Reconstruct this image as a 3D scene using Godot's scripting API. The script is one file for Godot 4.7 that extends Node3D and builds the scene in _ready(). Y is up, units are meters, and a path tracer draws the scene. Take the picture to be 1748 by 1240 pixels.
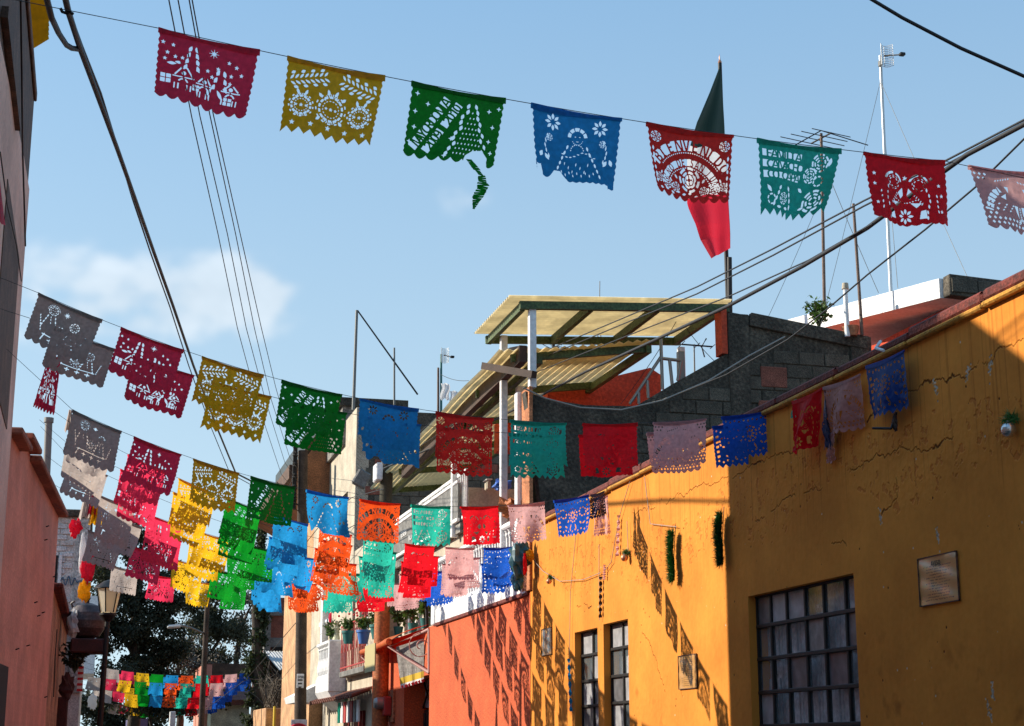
extends Node3D

# ---------------------------------------------------------------- geometry helper
class Geo:
	var v := PackedVector3Array()
	var n := PackedVector3Array()
	var uv := PackedVector2Array()
	func tri(a: Vector3, b: Vector3, c: Vector3) -> void:  # counterclockwise seen from outside
		var nn := (b - a).cross(c - a).normalized()
		v.append(a); v.append(c); v.append(b)
		for i in 3:
			n.append(nn); uv.append(Vector2.ZERO)
	func quad(a: Vector3, b: Vector3, c: Vector3, d: Vector3) -> void:
		tri(a, b, c); tri(a, c, d)
	func quad_uv(a: Vector3, b: Vector3, c: Vector3, d: Vector3, ta: Vector2, tb: Vector2, tc: Vector2, td: Vector2) -> void:
		var nn := (b - a).cross(c - a).normalized()
		for p in [[a, ta], [c, tc], [b, tb], [a, ta], [d, td], [c, tc]]:
			v.append(p[0]); n.append(nn); uv.append(p[1])
	func tri_n(a: Vector3, b: Vector3, c: Vector3, na: Vector3, nb: Vector3, nc: Vector3) -> void:
		v.append(a); v.append(c); v.append(b)
		n.append(na); n.append(nc); n.append(nb)
		for i in 3: uv.append(Vector2.ZERO)
	# box with chamfered edges; axes given by basis b
	func box(c: Vector3, s: Vector3, bev := 0.0, b := Basis.IDENTITY) -> void:
		var h := s * 0.5
		var e := minf(bev, minf(h.x, minf(h.y, h.z)) * 0.6)
		var ax := [Vector3.RIGHT, Vector3.UP, Vector3.BACK]
		for k in 3:
			var u: Vector3 = ax[(k + 1) % 3]
			var w: Vector3 = ax[(k + 2) % 3]
			var hu := absf(u.dot(h)) - e
			var hw := absf(w.dot(h)) - e
			var hk := absf(ax[k].dot(h))
			for sg in [1.0, -1.0]:
				var o: Vector3 = ax[k] * hk * sg
				var p := [o - u * hu - w * hw, o + u * hu - w * hw, o + u * hu + w * hw, o - u * hu + w * hw]
				if sg < 0: p.reverse()
				quad(c + b * p[0], c + b * p[1], c + b * p[2], c + b * p[3])
		if e <= 0.0: return
		for k in 3:
			var u2: Vector3 = ax[(k + 1) % 3]
			var w2: Vector3 = ax[(k + 2) % 3]
			var hk2 := absf(ax[k].dot(h)) - e
			var fu := absf(u2.dot(h))
			var fw := absf(w2.dot(h))
			for su in [1.0, -1.0]:
				for sw in [1.0, -1.0]:
					var p1: Vector3 = u2 * fu * su + w2 * (fw - e) * sw
					var p2: Vector3 = u2 * (fu - e) * su + w2 * fw * sw
					var q := [p1 - ax[k] * hk2, p1 + ax[k] * hk2, p2 + ax[k] * hk2, p2 - ax[k] * hk2]
					if su * sw > 0: q.reverse()
					quad(c + b * q[0], c + b * q[1], c + b * q[2], c + b * q[3])
	func beam(a: Vector3, d: Vector3, w: float, h: float, bev := 0.0) -> void:
		var z := (d - a).normalized()
		var up := Vector3.UP if absf(z.y) < 0.98 else Vector3.RIGHT
		var x := up.cross(z).normalized()
		box((a + d) * 0.5, Vector3(w, h, (d - a).length()), bev, Basis(x, z.cross(x), z))
	func tube(pts: Array, r: float, sides := 6, r_end := -1.0, cap := true) -> void:
		var rings := []
		var up := Vector3.UP
		for i in pts.size():
			var t: Vector3 = (pts[mini(i + 1, pts.size() - 1)] - pts[maxi(i - 1, 0)]).normalized()
			if absf(t.dot(up)) > 0.97: up = Vector3.RIGHT if absf(t.x) < 0.8 else Vector3.BACK
			var x := up.cross(t).normalized()
			var y := t.cross(x)
			var rr := r if r_end < 0 else lerpf(r, r_end, float(i) / maxf(1, pts.size() - 1))
			var ring := []
			for k in sides:
				var a := TAU * k / sides
				var d := x * cos(a) + y * sin(a)
				ring.append([pts[i] + d * rr, d])
			rings.append(ring)
		for i in pts.size() - 1:
			for k in sides:
				var a0 = rings[i][k]; var a1 = rings[i][(k + 1) % sides]
				var b0 = rings[i + 1][k]; var b1 = rings[i + 1][(k + 1) % sides]
				tri_n(a0[0], a1[0], b1[0], a0[1], a1[1], b1[1])
				tri_n(a0[0], b1[0], b0[0], a0[1], b1[1], b0[1])
		if cap:
			for k in sides:
				tri(pts[0], rings[0][(k + 1) % sides][0], rings[0][k][0])
				tri(pts[-1], rings[-1][k][0], rings[-1][(k + 1) % sides][0])
	func lathe(prof: Array, at: Vector3, sides := 12) -> void:  # prof: Vector2(radius, height), bottom to top
		for i in prof.size() - 1:
			var p: Vector2 = prof[i]; var q: Vector2 = prof[i + 1]
			var sl := Vector2(q.y - p.y, -(q.x - p.x)).normalized()
			for k in sides:
				var a := TAU * k / sides; var c := TAU * (k + 1) / sides
				var da := Vector3(cos(a), 0, -sin(a)); var dc := Vector3(cos(c), 0, -sin(c))
				var na := da * sl.x + Vector3.UP * sl.y; var nc := dc * sl.x + Vector3.UP * sl.y
				var A := at + da * p.x + Vector3.UP * p.y; var B := at + dc * p.x + Vector3.UP * p.y
				var C := at + dc * q.x + Vector3.UP * q.y; var D := at + da * q.x + Vector3.UP * q.y
				tri_n(A, B, C, na, nc, nc); tri_n(A, C, D, na, nc, na)
	func prism(poly: Array, t: Transform3D, depth: float) -> void:  # outline in t's xy, extruded along t's z from 0 to -depth
		var pp := PackedVector2Array(poly)
		if Geometry2D.is_polygon_clockwise(pp) == false: pp.reverse()
		pp.reverse()
		var sgn := 0.0
		for i in pp.size(): sgn += pp[i].cross(pp[(i + 1) % pp.size()])
		if sgn < 0: pp.reverse()
		var ix := Geometry2D.triangulate_polygon(pp)
		for i in range(0, ix.size(), 3):
			var a := pp[ix[i]]; var b := pp[ix[i + 1]]; var c := pp[ix[i + 2]]
			if (b - a).cross(c - a) < 0:
				var x := b; b = c; c = x
			tri(t * Vector3(a.x, a.y, 0), t * Vector3(b.x, b.y, 0), t * Vector3(c.x, c.y, 0))
			tri(t * Vector3(a.x, a.y, -depth), t * Vector3(c.x, c.y, -depth), t * Vector3(b.x, b.y, -depth))
		for i in pp.size():
			var a := pp[i]; var b := pp[(i + 1) % pp.size()]
			quad(t * Vector3(a.x, a.y, -depth), t * Vector3(b.x, b.y, -depth), t * Vector3(b.x, b.y, 0), t * Vector3(a.x, a.y, 0))
	func mesh() -> ArrayMesh:
		var a := []
		a.resize(Mesh.ARRAY_MAX)
		a[Mesh.ARRAY_VERTEX] = v; a[Mesh.ARRAY_NORMAL] = n; a[Mesh.ARRAY_TEX_UV] = uv
		var m := ArrayMesh.new()
		m.add_surface_from_arrays(Mesh.PRIMITIVE_TRIANGLES, a)
		return m

# ---------------------------------------------------------------- cut paper: a mask drawn in centimetres (50 x 39), meshed by marching squares
class Cut:
	const S := 8.0
	var img := Image.create(400, 320, false, Image.FORMAT_L8)
	func poly(pts: Array, val: bool) -> void:
		var col := Color.WHITE if val else Color.BLACK
		var lo := 1e9; var hi := -1e9
		for p in pts:
			lo = minf(lo, p.y); hi = maxf(hi, p.y)
		for y in range(maxi(0, int(lo * S)), mini(320, int(hi * S) + 1)):
			var yy := (y + 0.5) / S
			var xs := []
			for i in pts.size():
				var a: Vector2 = pts[i]; var b: Vector2 = pts[(i + 1) % pts.size()]
				if (a.y <= yy) != (b.y <= yy): xs.append(a.x + (b.x - a.x) * (yy - a.y) / (b.y - a.y))
			xs.sort()
			for i in range(0, xs.size() - 1, 2):
				var x0 := roundi(xs[i] * S); var x1 := roundi(xs[i + 1] * S)
				if x1 > x0: img.fill_rect(Rect2i(x0, y, x1 - x0, 1), col)
	func line(a: Vector2, b: Vector2, w: float, val := false) -> void:
		var d := (b - a).normalized().orthogonal() * w * 0.5
		poly([a + d, b + d, b - d, a - d], val)
	func oval(c: Vector2, rx: float, ry: float, ang := 0.0, val := false) -> void:
		var p := []
		for k in 16: p.append(c + Vector2(cos(TAU * k / 16) * rx, sin(TAU * k / 16) * ry).rotated(ang))
		poly(p, val)
	func leaf(c: Vector2, l: float, w: float, ang: float, val := false) -> void:
		var p := []
		for k in 9: p.append(c + Vector2(l * k / 8.0, sin(PI * k / 8) * w * 0.5).rotated(ang))
		for k in range(7, 0, -1): p.append(c + Vector2(l * k / 8.0, -sin(PI * k / 8) * w * 0.5).rotated(ang))
		poly(p, val)
	func star(c: Vector2, r: float, points := 5, inner := 0.42, val := false) -> void:
		var p := []
		for k in points * 2: p.append(c + Vector2(0, -r if k % 2 == 0 else -r * inner).rotated(PI * k / points))
		poly(p, val)
	func arc(c: Vector2, r0: float, r1: float, a0: float, a1: float, val := false) -> void:
		var p := []
		for k in 11: p.append(c + Vector2.from_angle(lerpf(a0, a1, k / 10.0)) * r1)
		for k in range(10, -1, -1): p.append(c + Vector2.from_angle(lerpf(a0, a1, k / 10.0)) * r0)
		poly(p, val)
	func dashes(c: Vector2, r: float, w: float, count: int, a0 := 0.0, a1 := TAU, fill := 0.68) -> void:
		for k in count:
			var s := (a1 - a0) / count
			arc(c, r - w * 0.5, r + w * 0.5, a0 + s * k, a0 + s * (k + fill))
	func flower(c: Vector2, r: float, petals := 8) -> void:
		for k in petals: leaf(c + Vector2.from_angle(TAU * k / petals) * r * 0.3, r * 0.75, r * 0.36, TAU * k / petals)
	func glyphs(s: String, at: Vector2, size: float, ang: float, squeeze := 1.0, val := true) -> void:  # at: left end of the base line
		var tm := TextMesh.new()
		var f := SystemFont.new()
		f.font_names = PackedStringArray(["Droid Sans"]); f.font_weight = 700
		tm.font = f; tm.font_size = 64; tm.pixel_size = 0.01; tm.depth = 0.0; tm.text = s
		tm.horizontal_alignment = HORIZONTAL_ALIGNMENT_LEFT; tm.vertical_alignment = VERTICAL_ALIGNMENT_BOTTOM
		var arr := tm.surface_get_arrays(0)
		var vs: PackedVector3Array = arr[Mesh.ARRAY_VERTEX]
		var ix: PackedInt32Array = arr[Mesh.ARRAY_INDEX]
		var bot := 1e9; var top := -1e9
		for q in vs:
			bot = minf(bot, q.y); top = maxf(top, q.y)
		var k := size / maxf(top - bot, 0.01)
		for i in range(0, ix.size(), 3):
			var p := []
			for j in 3:
				var q := vs[ix[i + j]]
				p.append(at + Vector2(q.x * k * squeeze, -(q.y - bot) * k).rotated(ang))
			poly(p, val)
	func outline(bottom: String) -> void:
		img.fill(Color.BLACK)
		var p := [Vector2(0.6, 0), Vector2(49.4, 0)]
		for k in range(1, 64): p.append(Vector2(49.2 + 0.7 * absf(sin(PI * k / 6.4)) - 0.5, 35.0 * k / 64))
		for k in range(64, -1, -1):
			var x := 49.0 * k / 64 + 0.5
			var y := 37.0
			match bottom:
				"scallop": y = 35.6 + 2.4 * absf(sin(PI * k / 8.0))
				"zigzag": y = 35.0 + 3.4 * absf(fposmod(k / 8.0, 1.0) * 2 - 1)
				"wave": y = 36.2 + 0.8 * absf(sin(PI * k / 6.0))
				"torn": y = 36.5 + 0.6 * absf(sin(PI * k / 5.0)) - (6.0 if k < 5 else 0.0) + (2.0 if k > 58 else 0.0) - (5.0 * sin((k - 10) * 0.2) if k > 10 and k < 26 else 0.0)
			p.append(Vector2(x, y))
		for k in range(63, 0, -1): p.append(Vector2(0.8 - 0.7 * absf(sin(PI * k / 6.4)) + 0.5, 35.0 * k / 64))
		poly(p, true)
	func grid(nx: int) -> Dictionary:
		var ny := int(nx * 0.8)
		var im: Image = img.duplicate()
		if nx < 200: im.resize(nx * 2, ny * 2, Image.INTERPOLATE_TRILINEAR if false else Image.INTERPOLATE_BILINEAR)
		im.resize(nx + 1, ny + 1, Image.INTERPOLATE_BILINEAR)
		var g := im.get_data()
		var w := nx + 1
		for x in w: g[ny * w + x] = 0  # close the sheet at the foot
		for y in ny + 1:
			g[y * w] = 0; g[y * w + nx] = 0
		var uvs := PackedVector2Array()
		var idx := PackedInt32Array()
		var corner := {}; var he := {}; var ve := {}
		for y in ny:
			for x in nx:
				var c := [y * w + x, y * w + x + 1, (y + 1) * w + x + 1, (y + 1) * w + x]
				var q := [g[c[0]], g[c[1]], g[c[2]], g[c[3]]]
				var code := int(q[0] > 127) + int(q[1] > 127) + int(q[2] > 127) + int(q[3] > 127)
				if code == 0: continue
				var ids := []
				for k in 4:
					var k2 := (k + 1) % 4
					if q[k] > 127:
						if not corner.has(c[k]):
							corner[c[k]] = uvs.size()
							uvs.append(Vector2(float(c[k] % w) / nx, float(c[k] / w) / ny))
						ids.append(corner[c[k]])
					if (q[k] > 127) != (q[k2] > 127):
						var lo: int = mini(c[k], c[k2]); var hi: int = maxi(c[k], c[k2])
						var d: Dictionary = he if k % 2 == 0 else ve
						if not d.has(lo):
							d[lo] = uvs.size()
							var f := clampf((127.5 - g[lo]) / float(g[hi] - g[lo]), 0.02, 0.98)
							uvs.append(Vector2(lerpf(lo % w, hi % w, f) / nx, lerpf(lo / w, hi / w, f) / ny))
						ids.append(d[lo])
				for k in range(1, ids.size() - 1):
					idx.append(ids[0]); idx.append(ids[k]); idx.append(ids[k + 1])
		return {"uv": uvs, "idx": idx}

var M := {}
var names := {}
var rng := RandomNumberGenerator.new()
var tex := {}
var motifs := []
var grids := {}
var wob := FastNoiseLite.new()

# ---------------------------------------------------------------- objects
func numbered(s: String) -> String:
	if not names.has(s):
		names[s] = 0
		return s
	names[s] += 1
	return "%s_%03d" % [s, names[s]]

func tag(o: Node3D, label: String, category: String, group := "", kind := "") -> Node3D:
	if label: o.set_meta("label", label)
	if category: o.set_meta("category", category)
	if group: o.set_meta("group", group)
	if kind: o.set_meta("kind", kind)
	return o

func thing(called: String, label: String, category: String, at := Vector3.ZERO, group := "") -> Node3D:
	var o := Node3D.new()
	o.name = numbered(called)
	add_child(o)
	o.position = at
	return tag(o, label, category, group)

func inst(called: String, mesh: Mesh, mat: Material) -> MeshInstance3D:
	var o := MeshInstance3D.new()
	o.name = called
	o.mesh = mesh
	o.material_override = mat
	return o

func part(parent: Node3D, called: String, g: Variant, mat: Material) -> MeshInstance3D:  # g: Geo or Mesh, in world coordinates
	var o := inst(called, g.mesh() if g is Geo else g, mat)
	parent.add_child(o, true)
	var p: Node = parent
	while p is Node3D and p != self:
		o.position -= p.position
		p = p.get_parent()
	return o

func solo(called: String, g: Variant, mat: Material, label: String, category: String, group := "", kind := "") -> MeshInstance3D:
	var o := inst(numbered(called), g.mesh() if g is Geo else g, mat)
	add_child(o)
	tag(o, label, category, group, kind)
	return o

func setting(called: String, g: Variant, mat: Material) -> MeshInstance3D:
	var o := inst(numbered(called), g.mesh() if g is Geo else g, mat)
	add_child(o)
	o.set_meta("kind", "structure")
	return o

func boxg(c: Vector3, s: Vector3, bev := 0.0, b := Basis.IDENTITY) -> Geo:
	var g := Geo.new()
	g.box(c, s, bev, b)
	return g

func span(a: Vector3, b: Vector3, bev := 0.0) -> Geo:  # box between two corners
	return boxg((a + b) * 0.5, (b - a).abs(), bev)

# ---------------------------------------------------------------- materials
func noise_tex(key: String, freq: float, oct: int, lo: float, hi: float, size := 256, type := FastNoiseLite.TYPE_SIMPLEX_SMOOTH, warp := 0.0) -> NoiseTexture2D:
	if tex.has(key): return tex[key]
	var n := FastNoiseLite.new()
	n.noise_type = type; n.frequency = freq; n.fractal_octaves = oct; n.seed = key.hash() % 10000
	if warp > 0:
		n.domain_warp_enabled = true; n.domain_warp_amplitude = warp
	var t := NoiseTexture2D.new()
	t.width = size; t.height = size; t.seamless = true; t.noise = n
	var r := Gradient.new()
	r.set_color(0, Color(lo, lo, lo)); r.set_color(1, Color(hi, hi, hi))
	t.color_ramp = r
	tex[key] = t
	return t

func lin(r: float, g: float, b: float) -> Color:
	return Color(r, g, b).linear_to_srgb()

# plaster, brick, paint: fine grain over broad blotches; sizes in metres
func mat(key: String, c: Color, rough := 0.9, grain := 0.6, blotch := 3.0, relief := 0.25, metal := 0.0, grain_lo := 0.72, blotch_lo := 0.72) -> StandardMaterial3D:
	if M.has(key): return M[key]
	var m := StandardMaterial3D.new()
	m.resource_name = key
	var mean := pow((grain_lo + 1.0) * 0.5, 2.2) * (pow((blotch_lo + 1.0) * 0.5, 2.2) if blotch > 0 else 1.0)
	var base := c.srgb_to_linear() * (1.0 / mean)  # so that the average over both patterns is c
	m.albedo_color = Color(minf(base.r, 1), minf(base.g, 1), minf(base.b, 1)).linear_to_srgb()
	m.roughness = rough
	m.metallic = metal
	m.uv1_triplanar = true; m.uv1_world_triplanar = true
	m.uv1_scale = Vector3.ONE / grain
	m.albedo_texture = noise_tex("grain%.2f" % grain_lo, 0.03, 5, grain_lo, 1.0)
	if blotch > 0:
		m.detail_enabled = true
		m.detail_blend_mode = BaseMaterial3D.BLEND_MODE_MUL
		m.detail_uv_layer = BaseMaterial3D.DETAIL_UV_2
		m.uv2_triplanar = true; m.uv2_world_triplanar = true
		m.uv2_scale = Vector3.ONE / blotch
		m.detail_albedo = noise_tex("blotch%.2f" % blotch_lo, 0.012, 4, blotch_lo, 1.0, 256, FastNoiseLite.TYPE_SIMPLEX_SMOOTH, 20.0)
	if relief > 0:
		m.heightmap_enabled = true
		m.heightmap_scale = relief
		m.heightmap_texture = noise_tex("relief", 0.05, 5, 0.0, 1.0)
	M[key] = m
	return m

func plain(key: String, c: Color, rough := 0.6, metal := 0.0) -> StandardMaterial3D:
	if M.has(key): return M[key]
	var m := StandardMaterial3D.new()
	m.resource_name = key
	m.albedo_color = c; m.roughness = rough; m.metallic = metal
	M[key] = m
	return m

func paper_mat(key: String, c: Color) -> StandardMaterial3D:  # thin coloured plastic, a little cloudy
	var m := mat("paper_" + key, c, 0.42, 0.35, 0.0, 0.0, 0.0, 0.84)
	m.backlight_enabled = true
	m.backlight = Color(1.15, 1.15, 1.15)  # most light goes through
	m.metallic_specular = 0.4
	return m

# ---------------------------------------------------------------- the ten patterns of cut paper
func fir(k: Cut, x: float, top: float, bot: float, w: float) -> void:  # two broken rows of needles down the sides of a tree
	var n := int((bot - top) / 3.4)
	for i in n:
		var t := (i + 0.5) / n
		var y := lerpf(top, bot, t)
		var hw := w * (0.25 + 0.75 * t)
		for s in [-1.0, 1.0]:
			k.leaf(Vector2(x + s * hw * 0.82, y - 1.8), 3.5, 1.7, PI / 2 - s * 0.35)
			k.poly([Vector2(x + s * hw * 0.8, y - 1), Vector2(x + s * (hw + 1.3), y + 1.5), Vector2(x + s * (hw * 0.75), y + 0.9)], false)

func house_lines(k: Cut, x: float, y: float, w: float, h: float) -> void:
	k.line(Vector2(x, y), Vector2(x + w * 0.38, y - h * 0.75), 0.8); k.line(Vector2(x + w * 0.62, y - h * 0.75), Vector2(x + w, y), 0.8)
	k.line(Vector2(x - 1, y + 0.8), Vector2(x + w * 0.45, y + 0.8), 0.7); k.line(Vector2(x + w * 0.55, y + 0.8), Vector2(x + w + 1, y + 0.8), 0.7)
	k.oval(Vector2(x + w * 0.5, y - h * 0.22), 1.1, 1.1)
	k.arc(Vector2(x + w * 0.5, y + 4.2), 1.9, 2.7, PI * 1.08, PI * 1.46); k.arc(Vector2(x + w * 0.5, y + 4.2), 1.9, 2.7, PI * 1.54, PI * 1.92)
	for s in [0.02, 0.24, 0.74, 0.96]: k.line(Vector2(x + w * s, y + 5.0), Vector2(x + w * s, y + 8.2), 0.7)

func pane4(k: Cut, x: float, y: float, s: float) -> void:
	for i in 2:
		for j in 2: k.poly([Vector2(x + i * s * 0.54, y + j * s * 0.54), Vector2(x + i * s * 0.54 + s * 0.44, y + j * s * 0.54), Vector2(x + i * s * 0.54 + s * 0.44, y + j * s * 0.54 + s * 0.44), Vector2(x + i * s * 0.54, y + j * s * 0.54 + s * 0.44)], false)

func sprig(k: Cut, a: Vector2, b: Vector2, n: int) -> void:
	var d := (b - a).angle()
	for i in n:
		var p := a.lerp(b, float(i) / n)
		k.leaf(p + Vector2(0, 0.5).rotated(d), 3.2, 1.1, d + 0.75); k.leaf(p - Vector2(0, 0.5).rotated(d), 3.2, 1.1, d - 0.75)
		if i % 2 == 0:
			k.leaf(p + Vector2(1, 3.2).rotated(d), 2.6, 1.6, d + 0.4); k.leaf(p + Vector2(1, -3.2).rotated(d), 2.6, 1.6, d - 0.4)

func figure(k: Cut, c: Vector2, s: float) -> void:  # haloed head over a robe drawn in broken lines
	k.dashes(c, 3.4 * s, 0.6, 9); k.dashes(c, 2.3 * s, 0.45, 7, 0.2, TAU + 0.2, 0.55)
	k.oval(c + Vector2(-0.7, -0.2) * s, 0.3 * s, 0.3 * s); k.oval(c + Vector2(0.7, -0.2) * s, 0.3 * s, 0.3 * s)
	for t in [-1.0, 1.0]:
		for i in 4:
			var p := c + Vector2(t * (2.6 + i * 0.8), 4.0 + i * 2.7) * s
			k.leaf(p, 2.7 * s, 0.9, PI / 2 - t * 0.25)
	for i in 3: k.leaf(c + Vector2(-0.8 + i * 0.5, 4.5 + i * 2.2) * s, 2.0 * s, 0.6, PI * 0.4)

func blossom(k: Cut, c: Vector2, r: float) -> void:
	k.dashes(c, r, r * 0.22, 7); k.dashes(c, r * 0.66, r * 0.18, 6, 0.4, TAU + 0.4); k.dashes(c, r * 0.34, r * 0.16, 4, 0.1, TAU + 0.1)

func arched(k: Cut, s: String, c: Vector2, r: float, h: float, a0: float, a1: float) -> void:  # a pierced band whose letters stay paper
	k.arc(c, r - 0.2, r + h + 0.2, a0, a1)
	var step := (a1 - a0) / s.length()
	for i in s.length():
		if s[i] == " ": continue
		var a := a0 + step * (i + 0.12)
		k.glyphs(s[i], c + Vector2.from_angle(a) * (r - 0.5), h + 1.0, a + PI / 2 + step * 0.4, 0.95 * step * r / (h + 1.0) * 1.15)

func banded(k: Cut, s: String, at: Vector2, len_: float, h: float, ang: float) -> void:
	var d := Vector2(1, 0).rotated(ang); var u := Vector2(0, -1).rotated(ang)
	k.poly([at - d * 1.5, at + d * (len_ + 1.5), at + d * (len_ + 1.5) + u * h, at - d * 1.5 + u * h], false)
	var step := len_ / s.length()
	for i in s.length():
		if s[i] == " ": continue
		k.glyphs(s[i], at + d * step * (i + 0.08) - u * 0.4, h + 0.8, ang, 0.9 * step / (h * 0.62))

func draw_motifs() -> void:
	for m in 11:
		var k := Cut.new()
		k.outline(["scallop", "scallop", "zigzag", "wave", "torn", "scallop", "zigzag", "wave", "scallop", "zigzag", "scallop"][m])
		match m:
			0:
				figure(k, Vector2(15, 8), 1.0); figure(k, Vector2(33, 14), 1.0); blossom(k, Vector2(24, 22), 2.6)
				k.dashes(Vector2(15, 8), 4.6, 0.6, 11, PI, TAU, 0.5); k.dashes(Vector2(24, 22), 4.4, 0.6, 12, 0.0, TAU, 0.5)
				for i in 6: k.leaf(Vector2(7 + i * 0.6, 14 + i * 2.1), 2.2, 0.8, PI / 2)
				for i in 6: k.leaf(Vector2(43 - i * 0.4, 18 + i * 1.7), 1.9, 0.7, PI / 2)
				k.star(Vector2(25, 7), 3.0, 8, 0.25); k.line(Vector2(12, 28), Vector2(40, 28), 0.8); k.line(Vector2(14, 27), Vector2(12, 33), 0.8)
				for i in 3:
					k.line(Vector2(17 + i * 8, 31), Vector2(21 + i * 8, 31), 0.7); k.line(Vector2(19 + i * 8, 29.4), Vector2(19 + i * 8, 33), 0.7)
			1:
				for p in [[3, 6], [8, 6.5], [5.5, 11], [9.5, 12.5], [4.5, 14.5], [13, 12.5], [36, 9.5], [40, 11], [38, 16], [43, 14.5], [26, 16.5], [31, 14], [28.5, 19], [38, 20]]: k.star(Vector2(p[0], p[1]), 1.3)
				k.star(Vector2(28, 6.5), 3.2, 8, 0.2)
				fir(k, 18, 5, 19, 3.4); fir(k, 33, 14, 26, 3.6)
				house_lines(k, 10, 22.5, 9, 6.5); house_lines(k, 22, 24, 6.5, 4.5); house_lines(k, 35, 24, 8, 4)
				pane4(k, 3.0, 23, 5.4); pane4(k, 19.5, 26, 3.4); pane4(k, 36, 28, 4.4)
				k.leaf(Vector2(5.5, 16.6), 5, 1.7, -0.05); k.leaf(Vector2(9.5, 15.2), 3.6, 1.5, 0.1)
				k.leaf(Vector2(29, 25), 6, 1.8, 2.0); k.leaf(Vector2(32, 25), 6, 1.8, 1.0)
			2:
				sprig(k, Vector2(3, 11), Vector2(22, 5.5), 8); sprig(k, Vector2(47, 11), Vector2(28, 5.5), 8)
				for q in [[25.0, 22.0, 6.2], [9.5, 23.0, 4.8], [40.5, 23.0, 4.8]]:
					var c := Vector2(q[0], q[1])
					k.dashes(c, q[2], 1.1, 14); k.dashes(c + Vector2(0, q[2] * 0.55), q[2] * 0.62, 1.5, 10, 0.2, PI - 0.2, 0.45); k.dashes(c - Vector2(0, q[2] * 0.55), q[2] * 0.62, 1.5, 10, PI + 0.2, TAU - 0.2, 0.45)
					k.dashes(c, q[2] * 0.7, 0.5, 16, 0.1, TAU + 0.1, 0.5); k.dashes(c, q[2] * 1.28, 0.7, 13, 0.0, TAU, 0.4)
					k.star(c, 1.3); k.star(c - Vector2(2.6, 0), 1.0); k.star(c + Vector2(2.6, 0), 1.0)
					k.leaf(c + Vector2(-1.6, -q[2] - 0.8), 3.2, 1.4, -1.9); k.leaf(c + Vector2(1.6, -q[2] - 0.8), 3.2, 1.4, -1.2)
				for i in 4: k.leaf(Vector2(25, 22) + Vector2.from_angle(i * PI / 2 + PI / 4) * 7.2, 3.0, 1.6, i * PI / 2 + PI / 4)
				for i in 5: k.star(Vector2(6 + i * 9.5, 32.6 - 0.5 * sin(i)), 1.6)
			3, 10:
				banded(k, "MAYORDOMIA", Vector2(7.5, 32.5), 29, 4.6, -1.08)
				banded(k, "2009", Vector2(14.2, 33), 11, 4.2, -1.08); banded(k, "2010", Vector2(22.0, 18.4), 11, 4.2, -1.08)
				for i in 10:
					var t := i / 9.0
					k.leaf(Vector2(33 - 1.5 - 8.0 * t + sin(i * 2.0), 5 + 27 * t), 3.2, 1.7, 1.9); k.leaf(Vector2(34.5 + 8.0 * t + sin(i * 3.0), 5 + 27 * t), 3.2, 1.5, 1.2)
					for j in i: k.oval(Vector2(33.5 + (j - i * 0.5 + 0.5) * 1.9, 7 + 26 * t), 0.3, 0.55, 0.3)
				for p in [[4, 5], [10, 9], [4, 14], [4.5, 22], [3, 30], [42, 8], [47, 6], [45, 16], [44, 24], [46, 30], [24, 25], [21.5, 35]]: k.star(Vector2(p[0], p[1]), 1.35, 4, 0.4)
				if m == 10:  # the torn one: a bite out of the foot and a strip that hangs on
					k.poly([Vector2(31, 40), Vector2(32.5, 33.5), Vector2(36, 30.5), Vector2(41, 29.5), Vector2(44, 32.5), Vector2(46, 40)], false)
			4:
				for s in [-1.0, 1.0]:
					k.flower(Vector2(25 + s * 13, 7), 4.2); blossom(k, Vector2(25 + s * 15, 15), 1.7)
					for i in 5: k.leaf(Vector2(25 + s * (16 + 1.8 * sin(i * 0.8)), 13 + i * 2.6), 2.8, 0.8, PI / 2 + s * 0.15)
					k.leaf(Vector2(25 + s * 18, 24), 4, 2.1, PI / 2 + s * 0.6); k.leaf(Vector2(25 + s * 19.5, 23), 4, 2.1, PI / 2 - s * 0.5)
				for i in 5: k.arc(Vector2(26, 13), 3.6, 5.4, PI * (1.0 + i * 0.2), PI * (1.0 + i * 0.2 + 0.16))
				k.oval(Vector2(24.8, 12.4), 0.4, 0.25); k.oval(Vector2(27.2, 12.4), 0.4, 0.25); k.oval(Vector2(26, 14.8), 0.7, 0.2)
				for s in [-1.0, 1.0]:
					for i in 6: k.leaf(Vector2(26 + s * (5 + i * 1.5), 17 + i * 3.0), 2.7, 1.1, PI / 2 - s * 0.42)
				for i in 9: k.leaf(Vector2(17 + i * 2.2, 22 + sin(i * 0.9) * 1.5), 1.8, 0.6, 0.2 * sin(i * 2.0))
				for i in 7: k.leaf(Vector2(19 + i * 2.2, 26 + (i % 3) * 2), 2.2, 0.5, PI / 2 + 0.2)
				for i in 9: k.leaf(Vector2(16.5 + i * 2.3, 31 + (i % 2) * 1.4), 1.8, 0.6, PI / 2 - 0.2)
				k.dashes(Vector2(26, 13.4), 3.0, 0.4, 8, 0.3, PI - 0.3, 0.5); k.dashes(Vector2(26, 20), 3.6, 0.5, 9, PI, TAU, 0.55)
			5:
				arched(k, "BIENVENIDO", Vector2(25, 33), 22.6, 5.0, PI * 1.17, PI * 1.83)
				arched(k, "NIÑO DE SAN JUAN", Vector2(25, 34), 15.6, 3.2, PI * 1.06, PI * 1.94)
				for s in [-1.0, 1.0]:
					blossom(k, Vector2(25 + s * 20, 6.5), 2.7); blossom(k, Vector2(25 + s * 15, 30), 3.2)
					for i in 6: k.leaf(Vector2(25 + s * 22.3, 12 + i * 3.6), 2.6, 1.2, PI / 2)
				blossom(k, Vector2(25, 26), 6.0); blossom(k, Vector2(25, 26), 3.6)
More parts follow.
